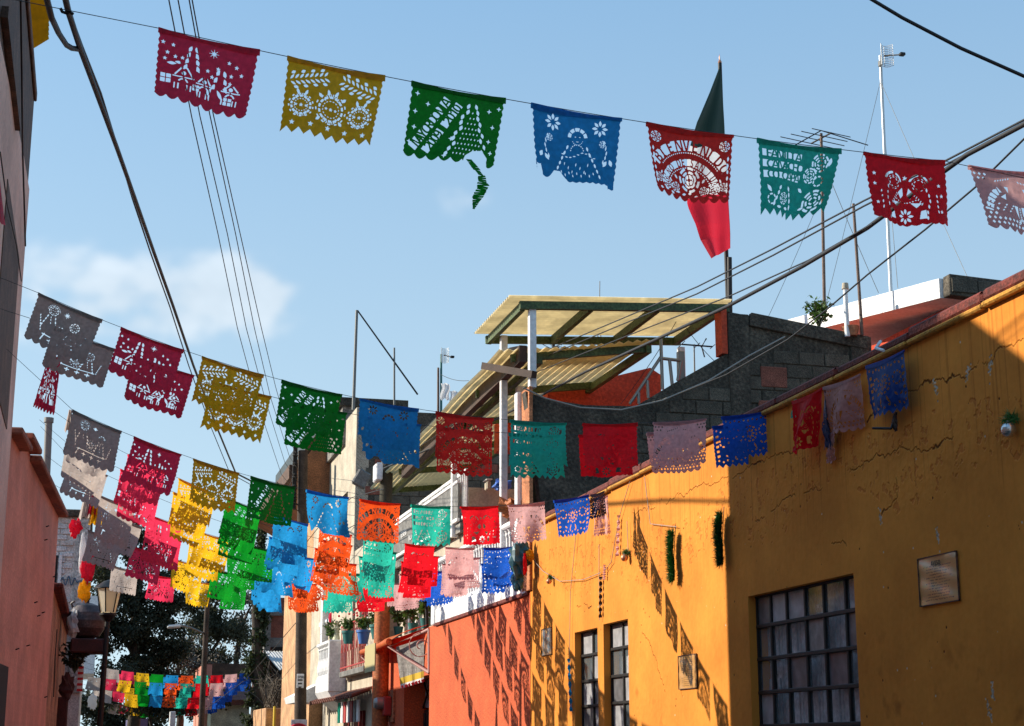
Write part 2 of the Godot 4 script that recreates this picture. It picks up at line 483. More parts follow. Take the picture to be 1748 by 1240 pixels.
				for s in [-1.0, 1.0]:
					blossom(k, Vector2(25 + s * 9.2, 31.5), 2.4); blossom(k, Vector2(25 + s * 20.5, 29), 2.2); k.leaf(Vector2(25 + s * 8, 27), 3, 1.2, -PI / 2 + s * 0.6); k.leaf(Vector2(25 + s * 18, 24.5), 2.6, 1.0, PI / 2 - s * 0.4)
				k.dashes(Vector2(25, 34), 14.2, 0.6, 26, PI * 1.08, PI * 1.92, 0.5); k.dashes(Vector2(25, 33), 21.2, 0.6, 30, PI * 1.2, PI * 1.8, 0.5)
				for i in 11: k.leaf(Vector2(4 + i * 4.1, 34.5 - (i % 2)), 2.6, 1.2, 0.3 * sin(i))
			6:
				banded(k, "FAMILIA", Vector2(4.5, 8), 21, 3.6, 0.0); banded(k, "CAMACHO", Vector2(4.5, 13.6), 22.5, 3.6, 0.0); banded(k, "COLOAPA", Vector2(4.5, 19.2), 21.5, 3.6, 0.0)
				k.dashes(Vector2(40, 18), 2.6, 0.8, 7); k.leaf(Vector2(28, 22), 4, 1.6, 0.5); k.leaf(Vector2(32, 33), 4, 1.4, -0.3); k.leaf(Vector2(5, 23), 4.5, 1.8, 0.9); k.dashes(Vector2(8, 30), 2.4, 0.8, 6)
				blossom(k, Vector2(39, 8), 4.6); blossom(k, Vector2(34, 15), 3.8); blossom(k, Vector2(40, 29), 5.6); k.leaf(Vector2(45, 5), 5, 2.2, 1.7)
				for s in [-1.0, 1.0]:
					for i in 4: k.leaf(Vector2(17 + s * (2.4 + i * 1.3), 22.5 + i * 2.8), 2.9, 1.4, PI / 2 - s * 0.5)
				blossom(k, Vector2(17, 29), 2.8); k.leaf(Vector2(12, 33.5), 4, 1.4, 0); k.leaf(Vector2(18.5, 33.5), 4, 1.4, 0)
			7:
				for p in [[5, 11], [4.5, 17], [4.5, 28], [40, 11], [44, 15], [45, 21], [44.5, 30]]: k.star(Vector2(p[0], p[1]), 1.3)
				k.star(Vector2(25, 11), 1.8, 6)
				for s in [-1.0, 1.0]:
					var c := Vector2(25 + s * 8, 14)
					k.arc(c, 4.6, 5.9, PI * 1.1, PI * 1.5); k.arc(c, 4.6, 5.6, PI * 1.6, PI * 1.95); k.dashes(c, 2.6, 0.5, 7, 0.0, TAU, 0.5)
					for i in 6: k.leaf(Vector2(25 + s * (12 + sin(i) * 1.2), 16 + i * 3.2), 2.6, 0.9, PI / 2)
					k.poly([Vector2(25 + s * 2, 16), Vector2(25 + s * 5, 19), Vector2(25 + s * 3, 22), Vector2(25 + s * 1.2, 20)], false)
					k.poly([Vector2(25 + s * 3, 24), Vector2(25 + s * 9, 24.5), Vector2(25 + s * 6, 27)], false)
					k.poly([Vector2(25 + s * 8, 29), Vector2(25 + s * 10.5, 28.5), Vector2(25 + s * 10.5, 33.5), Vector2(25 + s * 7, 33.5)], false)
				for i in 9: k.oval(Vector2(19 + i * 1.5, 24 + 0.09 * (i - 4) ** 2 * -1), 0.4, 0.3)
				k.flower(Vector2(25, 31.5), 4.0)
				for s in [-1.0, 1.0]:
					k.dashes(Vector2(25 + s * 8, 14), 3.6, 0.4, 9, 0.3, TAU + 0.3, 0.5)
					for i in 5: k.leaf(Vector2(25 + s * (6 + i * 0.9), 19 + i * 1.3), 1.8, 0.5, PI / 2 + s * 0.5)
					for i in 4: k.leaf(Vector2(25 + s * 17, 20 + i * 3.0), 2.2, 0.8, PI / 2 - s * 0.2)
			8:
				for j in 12:
					for i in 16:
						var c := Vector2(2.6 + i * 3.0 + (j % 2) * 1.5, 4 + j * 2.7)
						if (absf(c.x - 25) > 15.5 and (c.y < 8 or c.y > 21)) or c.y > 29: k.poly([c + Vector2(0, -1), c + Vector2(0.9, 0), c + Vector2(0, 1), c + Vector2(-0.9, 0)], false)
				for s in [-1.0, 1.0]:
					k.poly([Vector2(25 + s * 5, 11), Vector2(25 + s * 7.6, 11), Vector2(25 + s * 6.2, 15)], false); k.poly([Vector2(25 + s * 8, 15.5), Vector2(25 + s * 12, 18), Vector2(25 + s * 9.4, 19.6)], false)
					k.poly([Vector2(25 + s * 4.2, 22), Vector2(25 + s * 1.4, 22), Vector2(25 + s * 2.0, 29.5)], false)
					for i in 7: k.leaf(Vector2(25 + s * (6 + i * 1.6), 23 + (i % 3) * 1.8), 2.1, 0.8, s * 0.5)
					for i in 6: k.leaf(Vector2(25 + s * (3 + i * 1.8), 6 + i * 0.5), 1.9, 0.7, s * 0.9)
				arched(k, "FELIZ", Vector2(25, 32), 20, 3.4, PI * 1.08, PI * 1.33); arched(k, "NAVIDAD", Vector2(25, 32), 20, 3.4, PI * 1.67, PI * 1.95)
				for i in 8: k.oval(Vector2(25, 23 + i * 0.95), 0.7, 0.25)
				for i in 9: k.leaf(Vector2(25, 32) + Vector2.from_angle(PI * (1.0 + i / 8.0)) * 1.4, 2.0, 0.6, PI * (1.0 + i / 8.0))
			9:
				for i in 11:
					k.oval(Vector2(4 + i * 4.2, 4.5 + (i % 2)), 0.8, 1.1, 0.6 * i); k.oval(Vector2(4 + i * 4.2, 31.5 + (i % 2) * 1.4), 0.9, 0.9)
				k.dashes(Vector2(25, 17), 6.5, 1.6, 12, 0, TAU, 0.6); k.flower(Vector2(25, 17), 4.6)
				for s in [-1.0, 1.0]:
					k.dashes(Vector2(25 + s * 14, 15), 4.2, 1.4, 8, 0, TAU, 0.6); k.leaf(Vector2(25 + s * 3, 25), 7, 1.7, PI / 2 - s * 0.4)
					for i in 5: k.poly([Vector2(25 + s * 20.5 - 1.2, 9 + i * 4.4), Vector2(25 + s * 20.5 + 1.2, 8.6 + i * 4.4), Vector2(25 + s * 20.5 + 1.2, 10.6 + i * 4.4), Vector2(25 + s * 20.5 - 1.2, 11.2 + i * 4.4)], false)
					k.leaf(Vector2(25 + s * 10, 24), 4, 1.6, s * 0.8); k.leaf(Vector2(25 + s * 14, 27), 4, 1.6, -s * 0.6)
		motifs.append(k)

const PATTERN := ["grey banner of haloed figures", "crimson banner of houses and stars", "yellow banner of pine sprigs", "green banner of slanted lettering", "sky blue banner of a robed figure", "orange banner of arched lettering", "teal banner of lettering and blossoms", "bright red banner of two figures", "pale pink banner of lattice", "royal blue banner of flowers", "torn green banner of slanted lettering"]

# one sheet: its head from a to b, hanging along down; sl and sr shift the lower corners along the string, swing pushes the foot forward
func banner(pat: int, nx: int, a: Vector3, b: Vector3, label: String, o := {}) -> void:
	var key := "%d/%d" % [pat, nx]
	if not grids.has(key): grids[key] = motifs[pat].grid(nx)
	var g: Dictionary = grids[key]
	var w := (b - a).length()
	var r := (b - a) / w
	var stiff: float = o.get("stiff", 0.6)
	var perp := (Vector3.DOWN - r * Vector3.DOWN.dot(r)).normalized()
	var down := Vector3.DOWN.lerp(perp, stiff).normalized()
	var nrm := r.cross(down).normalized()  # points away from the street's near end
	var h: float = o.get("h", 0.4)
	var sl: float = o.get("sl", 0.0); var sr: float = o.get("sr", 0.0)
	var swing: float = o.get("swing", 0.0); var amp: float = o.get("amp", 0.02); var ph: float = o.get("ph", 0.0)
	var kx: float = o.get("kx", 1.3)
	var crumple: float = o.get("crumple", 0.011)
	var fold_x := sin(ph * 40.0) * 0.07; var fold_y := sin(ph * 71.0) * 0.07
	var curl_l: float = o.get("cl", 0.0); var curl_r: float = o.get("cr", 0.0)
	var uvs: PackedVector2Array = g.uv
	var vs := PackedVector3Array()
	vs.resize(uvs.size())
	for i in uvs.size():
		var q := uvs[i]
		var f := pow(q.y, 0.8)
		var p := a + (b - a) * q.x + down * h * q.y + r * lerpf(sl, sr, q.x) * w * q.y * (0.6 + 0.4 * q.y)
		var d := swing * h * q.y + amp * f * sin(TAU * (kx * q.x + ph) + q.y * 1.3)
		d += h * q.y * q.y * (curl_l * pow(1.0 - q.x, 4.0) + curl_r * pow(q.x, 4.0))
		d += fold_x * absf(q.x - 0.48) * f + fold_y * maxf(0.0, q.y - 0.5)  # creases from when it was folded up
		if nx > 30: d += crumple * f * (wob.get_noise_2d(q.x * 60 + ph * 91, q.y * 46) + 0.5 * wob.get_noise_2d(q.x * 170 + ph * 57, q.y * 120))
		vs[i] = p + nrm * d - Vector3(0, 0.012 * sin(PI * q.x), 0)
	var arr := []
	arr.resize(Mesh.ARRAY_MAX)
	arr[Mesh.ARRAY_VERTEX] = vs
	arr[Mesh.ARRAY_INDEX] = g.idx
	var am := ArrayMesh.new()
	am.add_surface_from_arrays(Mesh.PRIMITIVE_TRIANGLES, arr)
	var st := SurfaceTool.new()
	st.create_from(am, 0)
	st.generate_normals()
	var m: Material = o.get("mat", M["paper_%d" % (3 if pat == 10 else pat)])
	var root := thing("paper_banner", label, "paper banner", Vector3.ZERO, "cut paper banners hung across the street")
	part(root, "sheet", st.commit(), m)
	if nx < 30: return
	var hem := Geo.new()  # the head folded over the string
	var cols := 12
	for i in cols:
		for s in [[-0.005, 0.022, -0.006, -0.004], [-0.006, -0.004, 0.007, -0.003], [0.007, -0.003, 0.006, 0.019]]:
			var q := []
			for e in [[i, 0], [i + 1, 0], [i + 1, 1], [i, 1]]:
				var u := float(e[0]) / cols
				var base := a + (b - a) * u - Vector3(0, 0.012 * sin(PI * u), 0)
				q.append(base + nrm * s[e[1] * 2] + down * s[e[1] * 2 + 1] * (1.0 + 0.35 * sin(u * 5.0 + ph * 9)))
			hem.quad(q[0], q[1], q[2], q[3])
	part(root, "hem", hem, m)

func cord(pts: Array, r: float, sag := 0.0, n := 14) -> Array:  # a line through points, each span hanging a little
	var out := []
	for i in pts.size() - 1:
		for k in n:
			var t := float(k) / n
			out.append(pts[i].lerp(pts[i + 1], t) - Vector3(0, sag * 4 * t * (1 - t), 0))
	out.append(pts[-1])
	return out

func wire(called: String, pts: Array, r: float, m: Material, label: String, cat: String, group := "", sag := 0.0, sides := 5) -> MeshInstance3D:
	var g := Geo.new()
	g.tube(cord(pts, r, sag), r, sides)
	return solo(called, g, m, label, cat, group)

# a string from left wall to right wall with n banners evenly between a (first head's left end) and b (last head's right end)
func row(where: String, a: Vector3, b: Vector3, left: Vector3, right: Vector3, pats: Array, nx: int, w: float, sag: float, o := {}) -> void:
	var total := (b - a).length()
	var at := func(s: float) -> Vector3:
		var t := s / total
		return a.lerp(b, t) - Vector3(0, sag * 4 * t * (1 - t), 0)
	var pts := [left]
	for i in 25: pts.append(at.call(total * i / 24.0))
	pts.append(right)
	var g := Geo.new()
	g.tube(pts, 0.0022 if nx > 30 else 0.004, 4)
	solo("banner_string", g, M.string, "thin cord carrying the banners " + where, "string", "cords of the paper banners")
	var step := (total - w) / (pats.size() - 1)
	for i in pats.size():
		if pats[i] < 0: continue
		var s := step * i
		var p: Dictionary = o.get("each", {}).get(i, {}).duplicate()
		for k in o:
			if k != "each" and not p.has(k): p[k] = o[k]
		p.merge({"ph": rng.randf(), "cl": rng.randfn() * 0.12, "cr": rng.randfn() * 0.12, "amp": rng.randf_range(0.014, 0.042), "kx": rng.randf_range(0.8, 1.7), "swing": rng.randf_range(-0.08, 0.08), "sl": rng.randf_range(-0.03, 0.03), "sr": rng.randf_range(-0.05, 0.01)})
		banner(pats[i], nx, at.call(s), at.call(s + w), PATTERN[pats[i]] + " " + where, p)

# ---------------------------------------------------------------- walls that face the street on the right (towards -x)
func pierced(g: Geo, x: float, z0: float, z1: float, y0: float, y1: float, holes: Array, depth: float, uvw := false) -> void:
	var zs := [z0, z1]; var ys := [y0, y1]
	for h in holes:
		for c in [h[0], h[1]]:
			if not zs.has(c): zs.append(c)
		for c in [h[2], h[3]]:
			if not ys.has(c): ys.append(c)
	zs.sort(); ys.sort()
	for i in zs.size() - 1:
		for j in ys.size() - 1:
			var cz: float = (zs[i] + zs[i + 1]) * 0.5; var cy: float = (ys[j] + ys[j + 1]) * 0.5
			var open := false
			for h in holes:
				if cz > h[0] and cz < h[1] and cy > h[2] and cy < h[3]: open = true
			if open: continue
			var p := [Vector3(x, ys[j], zs[i]), Vector3(x, ys[j], zs[i + 1]), Vector3(x, ys[j + 1], zs[i + 1]), Vector3(x, ys[j + 1], zs[i])]
			var t := []
			for q in p: t.append(Vector2((q.z - z0) / (z1 - z0), 1.0 - (q.y - y0) / (y1 - y0)))
			if uvw: g.quad_uv(p[0], p[1], p[2], p[3], t[0], t[1], t[2], t[3])
			else: g.quad(p[0], p[1], p[2], p[3])
			var d := Vector3(depth, 0, 0)
			g.quad(p[3] + d, p[2] + d, p[1] + d, p[0] + d)
	var dx := Vector3(depth, 0, 0)
	for h in holes:
		var a := Vector3(x, h[2], h[0]); var b := Vector3(x, h[2], h[1]); var c := Vector3(x, h[3], h[1]); var d := Vector3(x, h[3], h[0])
		for e in [[a, b], [b, c], [c, d], [d, a]]:
			var tuv := Vector2((e[0].z - z0) / (z1 - z0), 1.0 - (e[0].y - y0) / (y1 - y0))
			g.quad_uv(e[1], e[0], e[0] + dx, e[1] + dx, tuv, tuv, tuv, tuv)
	for e in [[Vector3(x, y0, z0), Vector3(x, y1, z0)], [Vector3(x, y1, z0), Vector3(x, y1, z1)], [Vector3(x, y1, z1), Vector3(x, y0, z1)]]:
		g.quad(e[0], e[1], e[1] + dx, e[0] + dx)

# old painted plaster of the yellow house: colour and relief over 14.84 x 4.4 metres
func yellow_plaster() -> StandardMaterial3D:
	var W := 2048; var H := 608
	var Z0 := -20.84; var PM := W / 14.84
	var n1 := FastNoiseLite.new(); n1.seed = 3; n1.frequency = 0.006; n1.fractal_octaves = 5; n1.domain_warp_enabled = true; n1.domain_warp_amplitude = 40
	var n2 := FastNoiseLite.new(); n2.seed = 8; n2.frequency = 0.09; n2.fractal_octaves = 3
	var n3 := FastNoiseLite.new(); n3.seed = 5; n3.frequency = 0.035; n3.fractal_octaves = 4
	var n4 := FastNoiseLite.new(); n4.seed = 15; n4.frequency = 0.016; n4.fractal_octaves = 4
	var b1 := n1.get_image(W, H, false, false, false).get_data(); var b2 := n2.get_image(W, H, false, false, false).get_data(); var b3 := n3.get_image(W, H, false, false, false).get_data(); var b4 := n4.get_image(W, H, false, false, false).get_data()
	var col := PackedByteArray(); col.resize(W * H * 3)
	var hgt := PackedByteArray(); hgt.resize(W * H)
	for y in H:
		var m := 4.4 * (1.0 - float(y) / H)
		for x in W:
			var i := y * W + x
			var z := Z0 + x / PM
			var v := b1[i] / 255.0; var f := b2[i] / 255.0; var p := b3[i] / 255.0; var st := b4[i] / 255.0
			# a worn band below the upper crack, pitted and thicker
			var top := 3.92 + 0.10 * sin(z * 0.9) + 0.06 * sin(z * 3.1)
			var band := clampf((top - m) * 9.0, 0, 1) * clampf((m - top + 0.62 + 0.12 * sin(z * 2.3)) * 5.0, 0, 1)
			var k := 0.90 + 0.34 * (v - 0.48) + 0.08 * (f - 0.5) + 0.12 * (st - 0.5)
			var streak := b3[(y / 7) * W + (x * 3) % W] / 255.0 - 0.5
			k += 0.05 * streak
			var hh := 128.0 + 26.0 * (v - 0.5) + 16.0 * (f - 0.5) * (1.0 + 2.0 * band) + 34.0 * (p - 0.5) * (0.4 + 1.6 * band) + 24.0 * band + 8.0 * streak
			var r := 1.0; var gg := 1.0
			if band > 0.3 and p > 0.60 and f > 0.52:
				k *= 0.86; gg = 0.96; hh -= 60.0
			if m < 2.6 and st > 0.66: k *= 1.0 - 0.42 * minf(1.0, (st - 0.66) * 6.0) * clampf((2.7 - m), 0, 1)
			if p > 0.86 and f > 0.62:
				k *= 0.7; hh -= 26.0
			# thin vertical runs of dirt from the coping
			var run := b3[(x * 5) % W + 40 * W] / 255.0
			if run > 0.55: k *= 1.0 - 0.22 * minf(1.0, (run - 0.55) * 6.0) * clampf((m - 4.4 + 2.6 * (run - 0.45) + st * 0.8) * 2.0, 0, 1)
			col[i * 3] = int(clampf(219.0 * pow(k, 0.5) * r, 0, 255)); col[i * 3 + 1] = int(clampf(141.0 * pow(k, 0.62) * gg, 0, 255)); col[i * 3 + 2] = int(clampf(60.0 * pow(k, 0.7), 0, 255))
			hgt[i] = int(clampf(hh, 0, 255))
	var im := Image.create_from_data(W, H, false, Image.FORMAT_RGB8, col)
	var hi := Image.create_from_data(W, H, false, Image.FORMAT_L8, hgt)
	var dot := func(z: float, y: float, r: int, c: Color, h: float) -> void:
		var px := int((z - Z0) * PM); var py := int((1.0 - y / 4.4) * H)
		im.fill_rect(Rect2i(px, py, r, r), c); hi.fill_rect(Rect2i(px, py, r, r), Color(h, h, h))
	var dark := Color(0.33, 0.18, 0.06)
	for line in cracks():
		for i in line.size() - 1:
			var a: Vector3 = line[i]; var b: Vector3 = line[i + 1]
			var steps := int((b - a).length() * PM * 1.3) + 2
			for s in steps:
				var t := float(s) / steps
				var q := a.lerp(b, t)
				var off := (0.045 * wob.get_noise_2d(q.z * 60.0, q.y * 60.0 + 7.0) + 0.028 * wob.get_noise_2d(q.z * 260.0, q.y * 260.0)) * minf(1.0, 6.0 * minf(t, 1.0 - t) + 0.25)
				var strength := 0.5 + 1.1 * wob.get_noise_2d(q.z * 40.0 + 50.0, q.y * 40.0)
				if strength < 0.2: continue
				var wdt := 1 + int(strength > 1.0)
				dot.call(q.z + off * 0.4, q.y + off, wdt, dark.lerp(Color(0.64, 0.40, 0.13), 1.0 - clampf(strength * 0.65, 0.1, 0.7)), 0.2)
				if rng.randf() < 0.12: dot.call(q.z + off * 0.4, q.y + off + 0.014, 1, Color(0.90, 0.66, 0.3), 0.6)
	for i in 260:  # small chips and nail holes
		var z := rng.randf_range(-20.5, -7.0); var y := rng.randf_range(1.2, 4.3)
		if rng.randf() < 0.35: dot.call(z, y, rng.randi_range(1, 2), Color(0.8, 0.76, 0.68), 0.4)
		else: dot.call(z, y, rng.randi_range(1, 2), Color(0.3, 0.17, 0.06), 0.25)
	for c in [Vector3(5.6, 4.02, -9.908), Vector3(5.6, 4.035, -9.469), Vector3(5.6, 4.008, -9.188), Vector3(5.6, 3.002, -10.007), Vector3(5.6, 3.241, -10.825), Vector3(5.6, 3.284, -15.413), Vector3(5.6, 1.936, -9.428), Vector3(5.6, 1.813, -9.487)]:  # where the paint came off in flakes
		var slant := rng.randf_range(-0.5, 0.5)
		for i in 26:
			var dy := rng.randfn() * 0.035
			dot.call(c.z + rng.randfn() * 0.010 + dy * slant, c.y + dy, 2, Color(0.80, 0.74, 0.66).darkened(rng.randf() * 0.3), 0.36)
	var m := StandardMaterial3D.new()
	m.resource_name = "yellow_plaster"
	m.albedo_texture = ImageTexture.create_from_image(im)
	m.roughness = 0.93
	m.metallic_specular = 0.25
	m.heightmap_enabled = true; m.heightmap_scale = 3.0
	m.heightmap_texture = ImageTexture.create_from_image(hi)
	m.texture_repeat = false
	return m

func cracks() -> Array:
	return [
		[Vector3(5.6, 4.045, -16.541), Vector3(5.6, 4.004, -15.833), Vector3(5.6, 3.999, -15.244), Vector3(5.6, 4.034, -14.642), Vector3(5.6, 3.995, -14.16), Vector3(5.6, 3.995, -13.804), Vector3(5.6, 4.019, -13.122), Vector3(5.6, 4.01, -12.609), Vector3(5.6, 3.99, -12.178)],
		[Vector3(5.6, 3.513, -13.167), Vector3(5.6, 3.619, -12.463), Vector3(5.6, 3.585, -11.833), Vector3(5.6, 3.668, -11.398), Vector3(5.6, 3.683, -10.995), Vector3(5.6, 3.683, -10.728), Vector3(5.6, 3.66, -10.62), Vector3(5.6, 3.683, -10.454), Vector3(5.6, 3.641, -10.188), Vector3(5.6, 3.601, -9.983), Vector3(5.6, 3.633, -9.841), Vector3(5.6, 3.644, -9.61), Vector3(5.6, 3.609, -9.168)],
		[Vector3(5.6, 4.08, -10.758), Vector3(5.6, 4.064, -10.215), Vector3(5.6, 4.069, -9.844), Vector3(5.6, 4.042, -9.758), Vector3(5.6, 4.071, -9.667), Vector3(5.6, 4.006, -9.557), Vector3(5.6, 4.034, -9.355), Vector3(5.6, 4.024, -9.223), Vector3(5.6, 4.051, -9.132), Vector3(5.6, 4.096, -9.105), Vector3(5.6, 4.105, -9.011), Vector3(5.6, 4.092, -8.845), Vector3(5.6, 4.1, -8.769)],
		[Vector3(5.6, 3.985, -10.961), Vector3(5.6, 4.08, -10.758), Vector3(5.6, 4.143, -10.629)],
		[Vector3(5.6, 3.492, -10.548), Vector3(5.6, 3.36, -10.528), Vector3(5.6, 3.281, -10.737), Vector3(5.6, 3.207, -10.829)],
		[Vector3(5.6, 2.837, -16.412), Vector3(5.6, 2.672, -16.136), Vector3(5.6, 2.417, -15.84), Vector3(5.6, 2.176, -15.678), Vector3(5.6, 2.046, -15.564)],
		[Vector3(5.6, 2.115, -15.204), Vector3(5.6, 1.954, -15.018), Vector3(5.6, 1.807, -14.805)],
		[Vector3(5.6, 3.13, -11.664), Vector3(5.6, 3.125, -11.539), Vector3(5.6, 3.086, -11.399)],
		[Vector3(5.6, 3.21, -18.682), Vector3(5.6, 3.169, -18.087)], [Vector3(5.6, 2.863, -16.605), Vector3(5.6, 2.817, -16.298)],
	]

func corrugated(a: Vector3, along: Vector3, across: Vector3, period: float, depth: float) -> Geo:  # ridges run along; two skins
	var g := Geo.new()
	var n := int(across.length() / period) * 4
	var nrm := across.cross(along).normalized()
	if nrm.y < 0: nrm = -nrm
	for k in n:
		for lay in [0.0, -0.006]:
			var p0: Vector3 = a + across * k / n + nrm * (depth * 0.5 * cos(TAU * k / 4.0) + lay)
			var p1: Vector3 = a + across * (k + 1) / n + nrm * (depth * 0.5 * cos(TAU * (k + 1) / 4.0) + lay)
			if lay == 0.0: g.quad(p0, p1, p1 + along, p0 + along)
			else: g.quad(p1, p0, p0 + along, p1 + along)
	return g

# the same over any four corners: ridges run from the a-b edge to the d-c edge
func sheet4(a: Vector3, b: Vector3, c: Vector3, d: Vector3, period: float, depth: float) -> Geo:
	var g := Geo.new()
	var n := int((b - a).length() / period) * 4
	for k in n:
		for lay in [0.0, -0.006]:
			var o0 := Vector3(0, depth * 0.5 * cos(TAU * k / 4.0) + lay, 0)
			var o1 := Vector3(0, depth * 0.5 * cos(TAU * (k + 1) / 4.0) + lay, 0)
			for j in 10:  # sags a little between the rafters
				var s0 := Vector3(0, -0.02 * sin(j * 1.9 + k * 0.05), 0); var s1 := Vector3(0, -0.02 * sin((j + 1) * 1.9 + k * 0.05), 0)
				var l0 := a.lerp(d, j / 10.0).lerp(b.lerp(c, j / 10.0), float(k) / n) + o0 + s0; var l1 := a.lerp(d, j / 10.0).lerp(b.lerp(c, j / 10.0), float(k + 1) / n) + o1 + s0
				var m0 := a.lerp(d, (j + 1) / 10.0).lerp(b.lerp(c, (j + 1) / 10.0), float(k) / n) + o0 + s1; var m1 := a.lerp(d, (j + 1) / 10.0).lerp(b.lerp(c, (j + 1) / 10.0), float(k + 1) / n) + o1 + s1
				if lay == 0.0: g.quad(l0, l1, m1, m0)
				else: g.quad(l1, l0, m0, m1)
	return g

func inside(poly: Array, p: Vector2) -> bool:
	return Geometry2D.is_point_in_polygon(p, PackedVector2Array(poly))

# courses of blocks laid on a backing wall that faces +z; poly in xy
func courses(parent: Node3D, called: String, poly: Array, z: float, size: Vector2, mats: Array, proud := 0.02, skip := 0.04) -> int:
	var lo := Vector2(1e9, 1e9); var hi := -lo
	for p in poly:
		lo = lo.min(p); hi = hi.max(p)
	var shapes := []
	for k in 4:
		var g := Geo.new()
		g.box(Vector3.ZERO, Vector3(size.x - 0.018 - 0.006 * (k % 2), size.y - 0.018, proud * 2), 0.006)
		shapes.append(g.mesh())
	var count := 0
	var y := lo.y + size.y * 0.5
	var r := 0
	while y < hi.y:
		var x := lo.x + size.x * (0.25 if r % 2 else 0.75)
		while x < hi.x:
			if inside(poly, Vector2(x, y)) and inside(poly, Vector2(x + size.x * 0.4, y + size.y * 0.4)) and inside(poly, Vector2(x - size.x * 0.4, y + size.y * 0.4)) and rng.randf() > skip:
				var o := part(parent, called, shapes[rng.randi() % 4], mats[rng.randi() % mats.size()])
				o.position += Vector3(x, y, z + rng.randf_range(-0.006, 0.006))
				o.rotation.z = rng.randf_range(-0.012, 0.012)
				count += 1
			x += size.x
		y += size.y
		r += 1
	return count

# an old glazed window with iron bars, seen from the street at x; columns and rows are fractions
func barred_window(z0: float, z1: float, y0: float, y1: float, x: float, cols: Array, rows: Array, label: String, looks: Array) -> void:
	var t := thing("barred_window", label, "window", Vector3(x, y0, (z0 + z1) * 0.5), "old iron windows of the yellow house")
	var bar := 0.035
	for c in cols: part(t, "bar", span(Vector3(x - 0.02, y0, lerpf(z0, z1, c) - bar * 0.5), Vector3(x + 0.02, y1, lerpf(z0, z1, c) + bar * 0.5), 0.006), M.iron)
	for r in rows: part(t, "bar", span(Vector3(x - 0.026, lerpf(y0, y1, r) - bar * 0.5, z0), Vector3(x + 0.014, lerpf(y0, y1, r) + bar * 0.5, z1), 0.006), M.iron)
	var n := 0
	for i in cols.size() - 1:
		for j in rows.size() - 1:
			var look: String = looks[n % looks.size()]
			n += 1
			if look == "none": continue
			var tilt := rng.randf_range(-0.006, 0.006)
			var g := Geo.new()
			g.box(Vector3(x + 0.003 + tilt, lerpf(y0, y1, (rows[j] + rows[j + 1]) * 0.5), lerpf(z0, z1, (cols[i] + cols[i + 1]) * 0.5)), Vector3(0.004, (y1 - y0) * (rows[j + 1] - rows[j]) - bar * 0.8, (z1 - z0) * (cols[i + 1] - cols[i]) - bar * 0.8), 0.0, Basis(Vector3.UP, tilt * 2).rotated(Vector3.BACK, tilt * 2))
			part(t, "pane", g, M[look])
	# wooden shutters behind the glass: leaves with raised panels
	var leaves := maxi(1, roundi((z1 - z0) / 0.34))
	for i in leaves:
		var za := lerpf(z0 - 0.1, z1 + 0.1, float(i) / leaves) + 0.006; var zb := lerpf(z0 - 0.1, z1 + 0.1, float(i + 1) / leaves) - 0.006
		var leaf := part(t, "shutter_leaf", span(Vector3(x + 0.10, y0 - 0.05, za), Vector3(x + 0.135, y1 + 0.05, zb)), M.old_white)
		for j in 3:
			var ya := lerpf(y0, y1, j / 3.0) + 0.09; var yb := lerpf(y0, y1, (j + 1) / 3.0) - 0.06
			for e in [0.12, 0.56]:
				var pnl := inst("raised_panel", span(Vector3(x + 0.085, ya, lerpf(za, zb, e)), Vector3(x + 0.101, yb, lerpf(za, zb, e + 0.32)), 0.008).mesh(), M.old_white)
				leaf.add_child(pnl, true)
	for i in 3 if cols.size() > 4 else 0:  # torn paper stuck inside the glass
		var pz := lerpf(z0, z1, rng.randf_range(0.08, 0.8)); var py := lerpf(y0, y1, rng.randf_range(0.45, 0.95))
		var tg := Geo.new()
		tg.tri(Vector3(x + 0.012, py, pz), Vector3(x + 0.012, py - rng.randf_range(0.1, 0.24), pz + rng.randf_range(0.02, 0.1)), Vector3(x + 0.012, py + 0.02, pz + rng.randf_range(0.12, 0.2)))
		part(t, "torn_paper", tg, M.fringe if i else M.white_cloth)
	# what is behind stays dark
	part(t, "dark_lining", span(Vector3(x + 0.3, y0 - 0.1, z0 - 0.15), Vector3(x + 0.32, y1 + 0.1, z1 + 0.15)), M.dark)

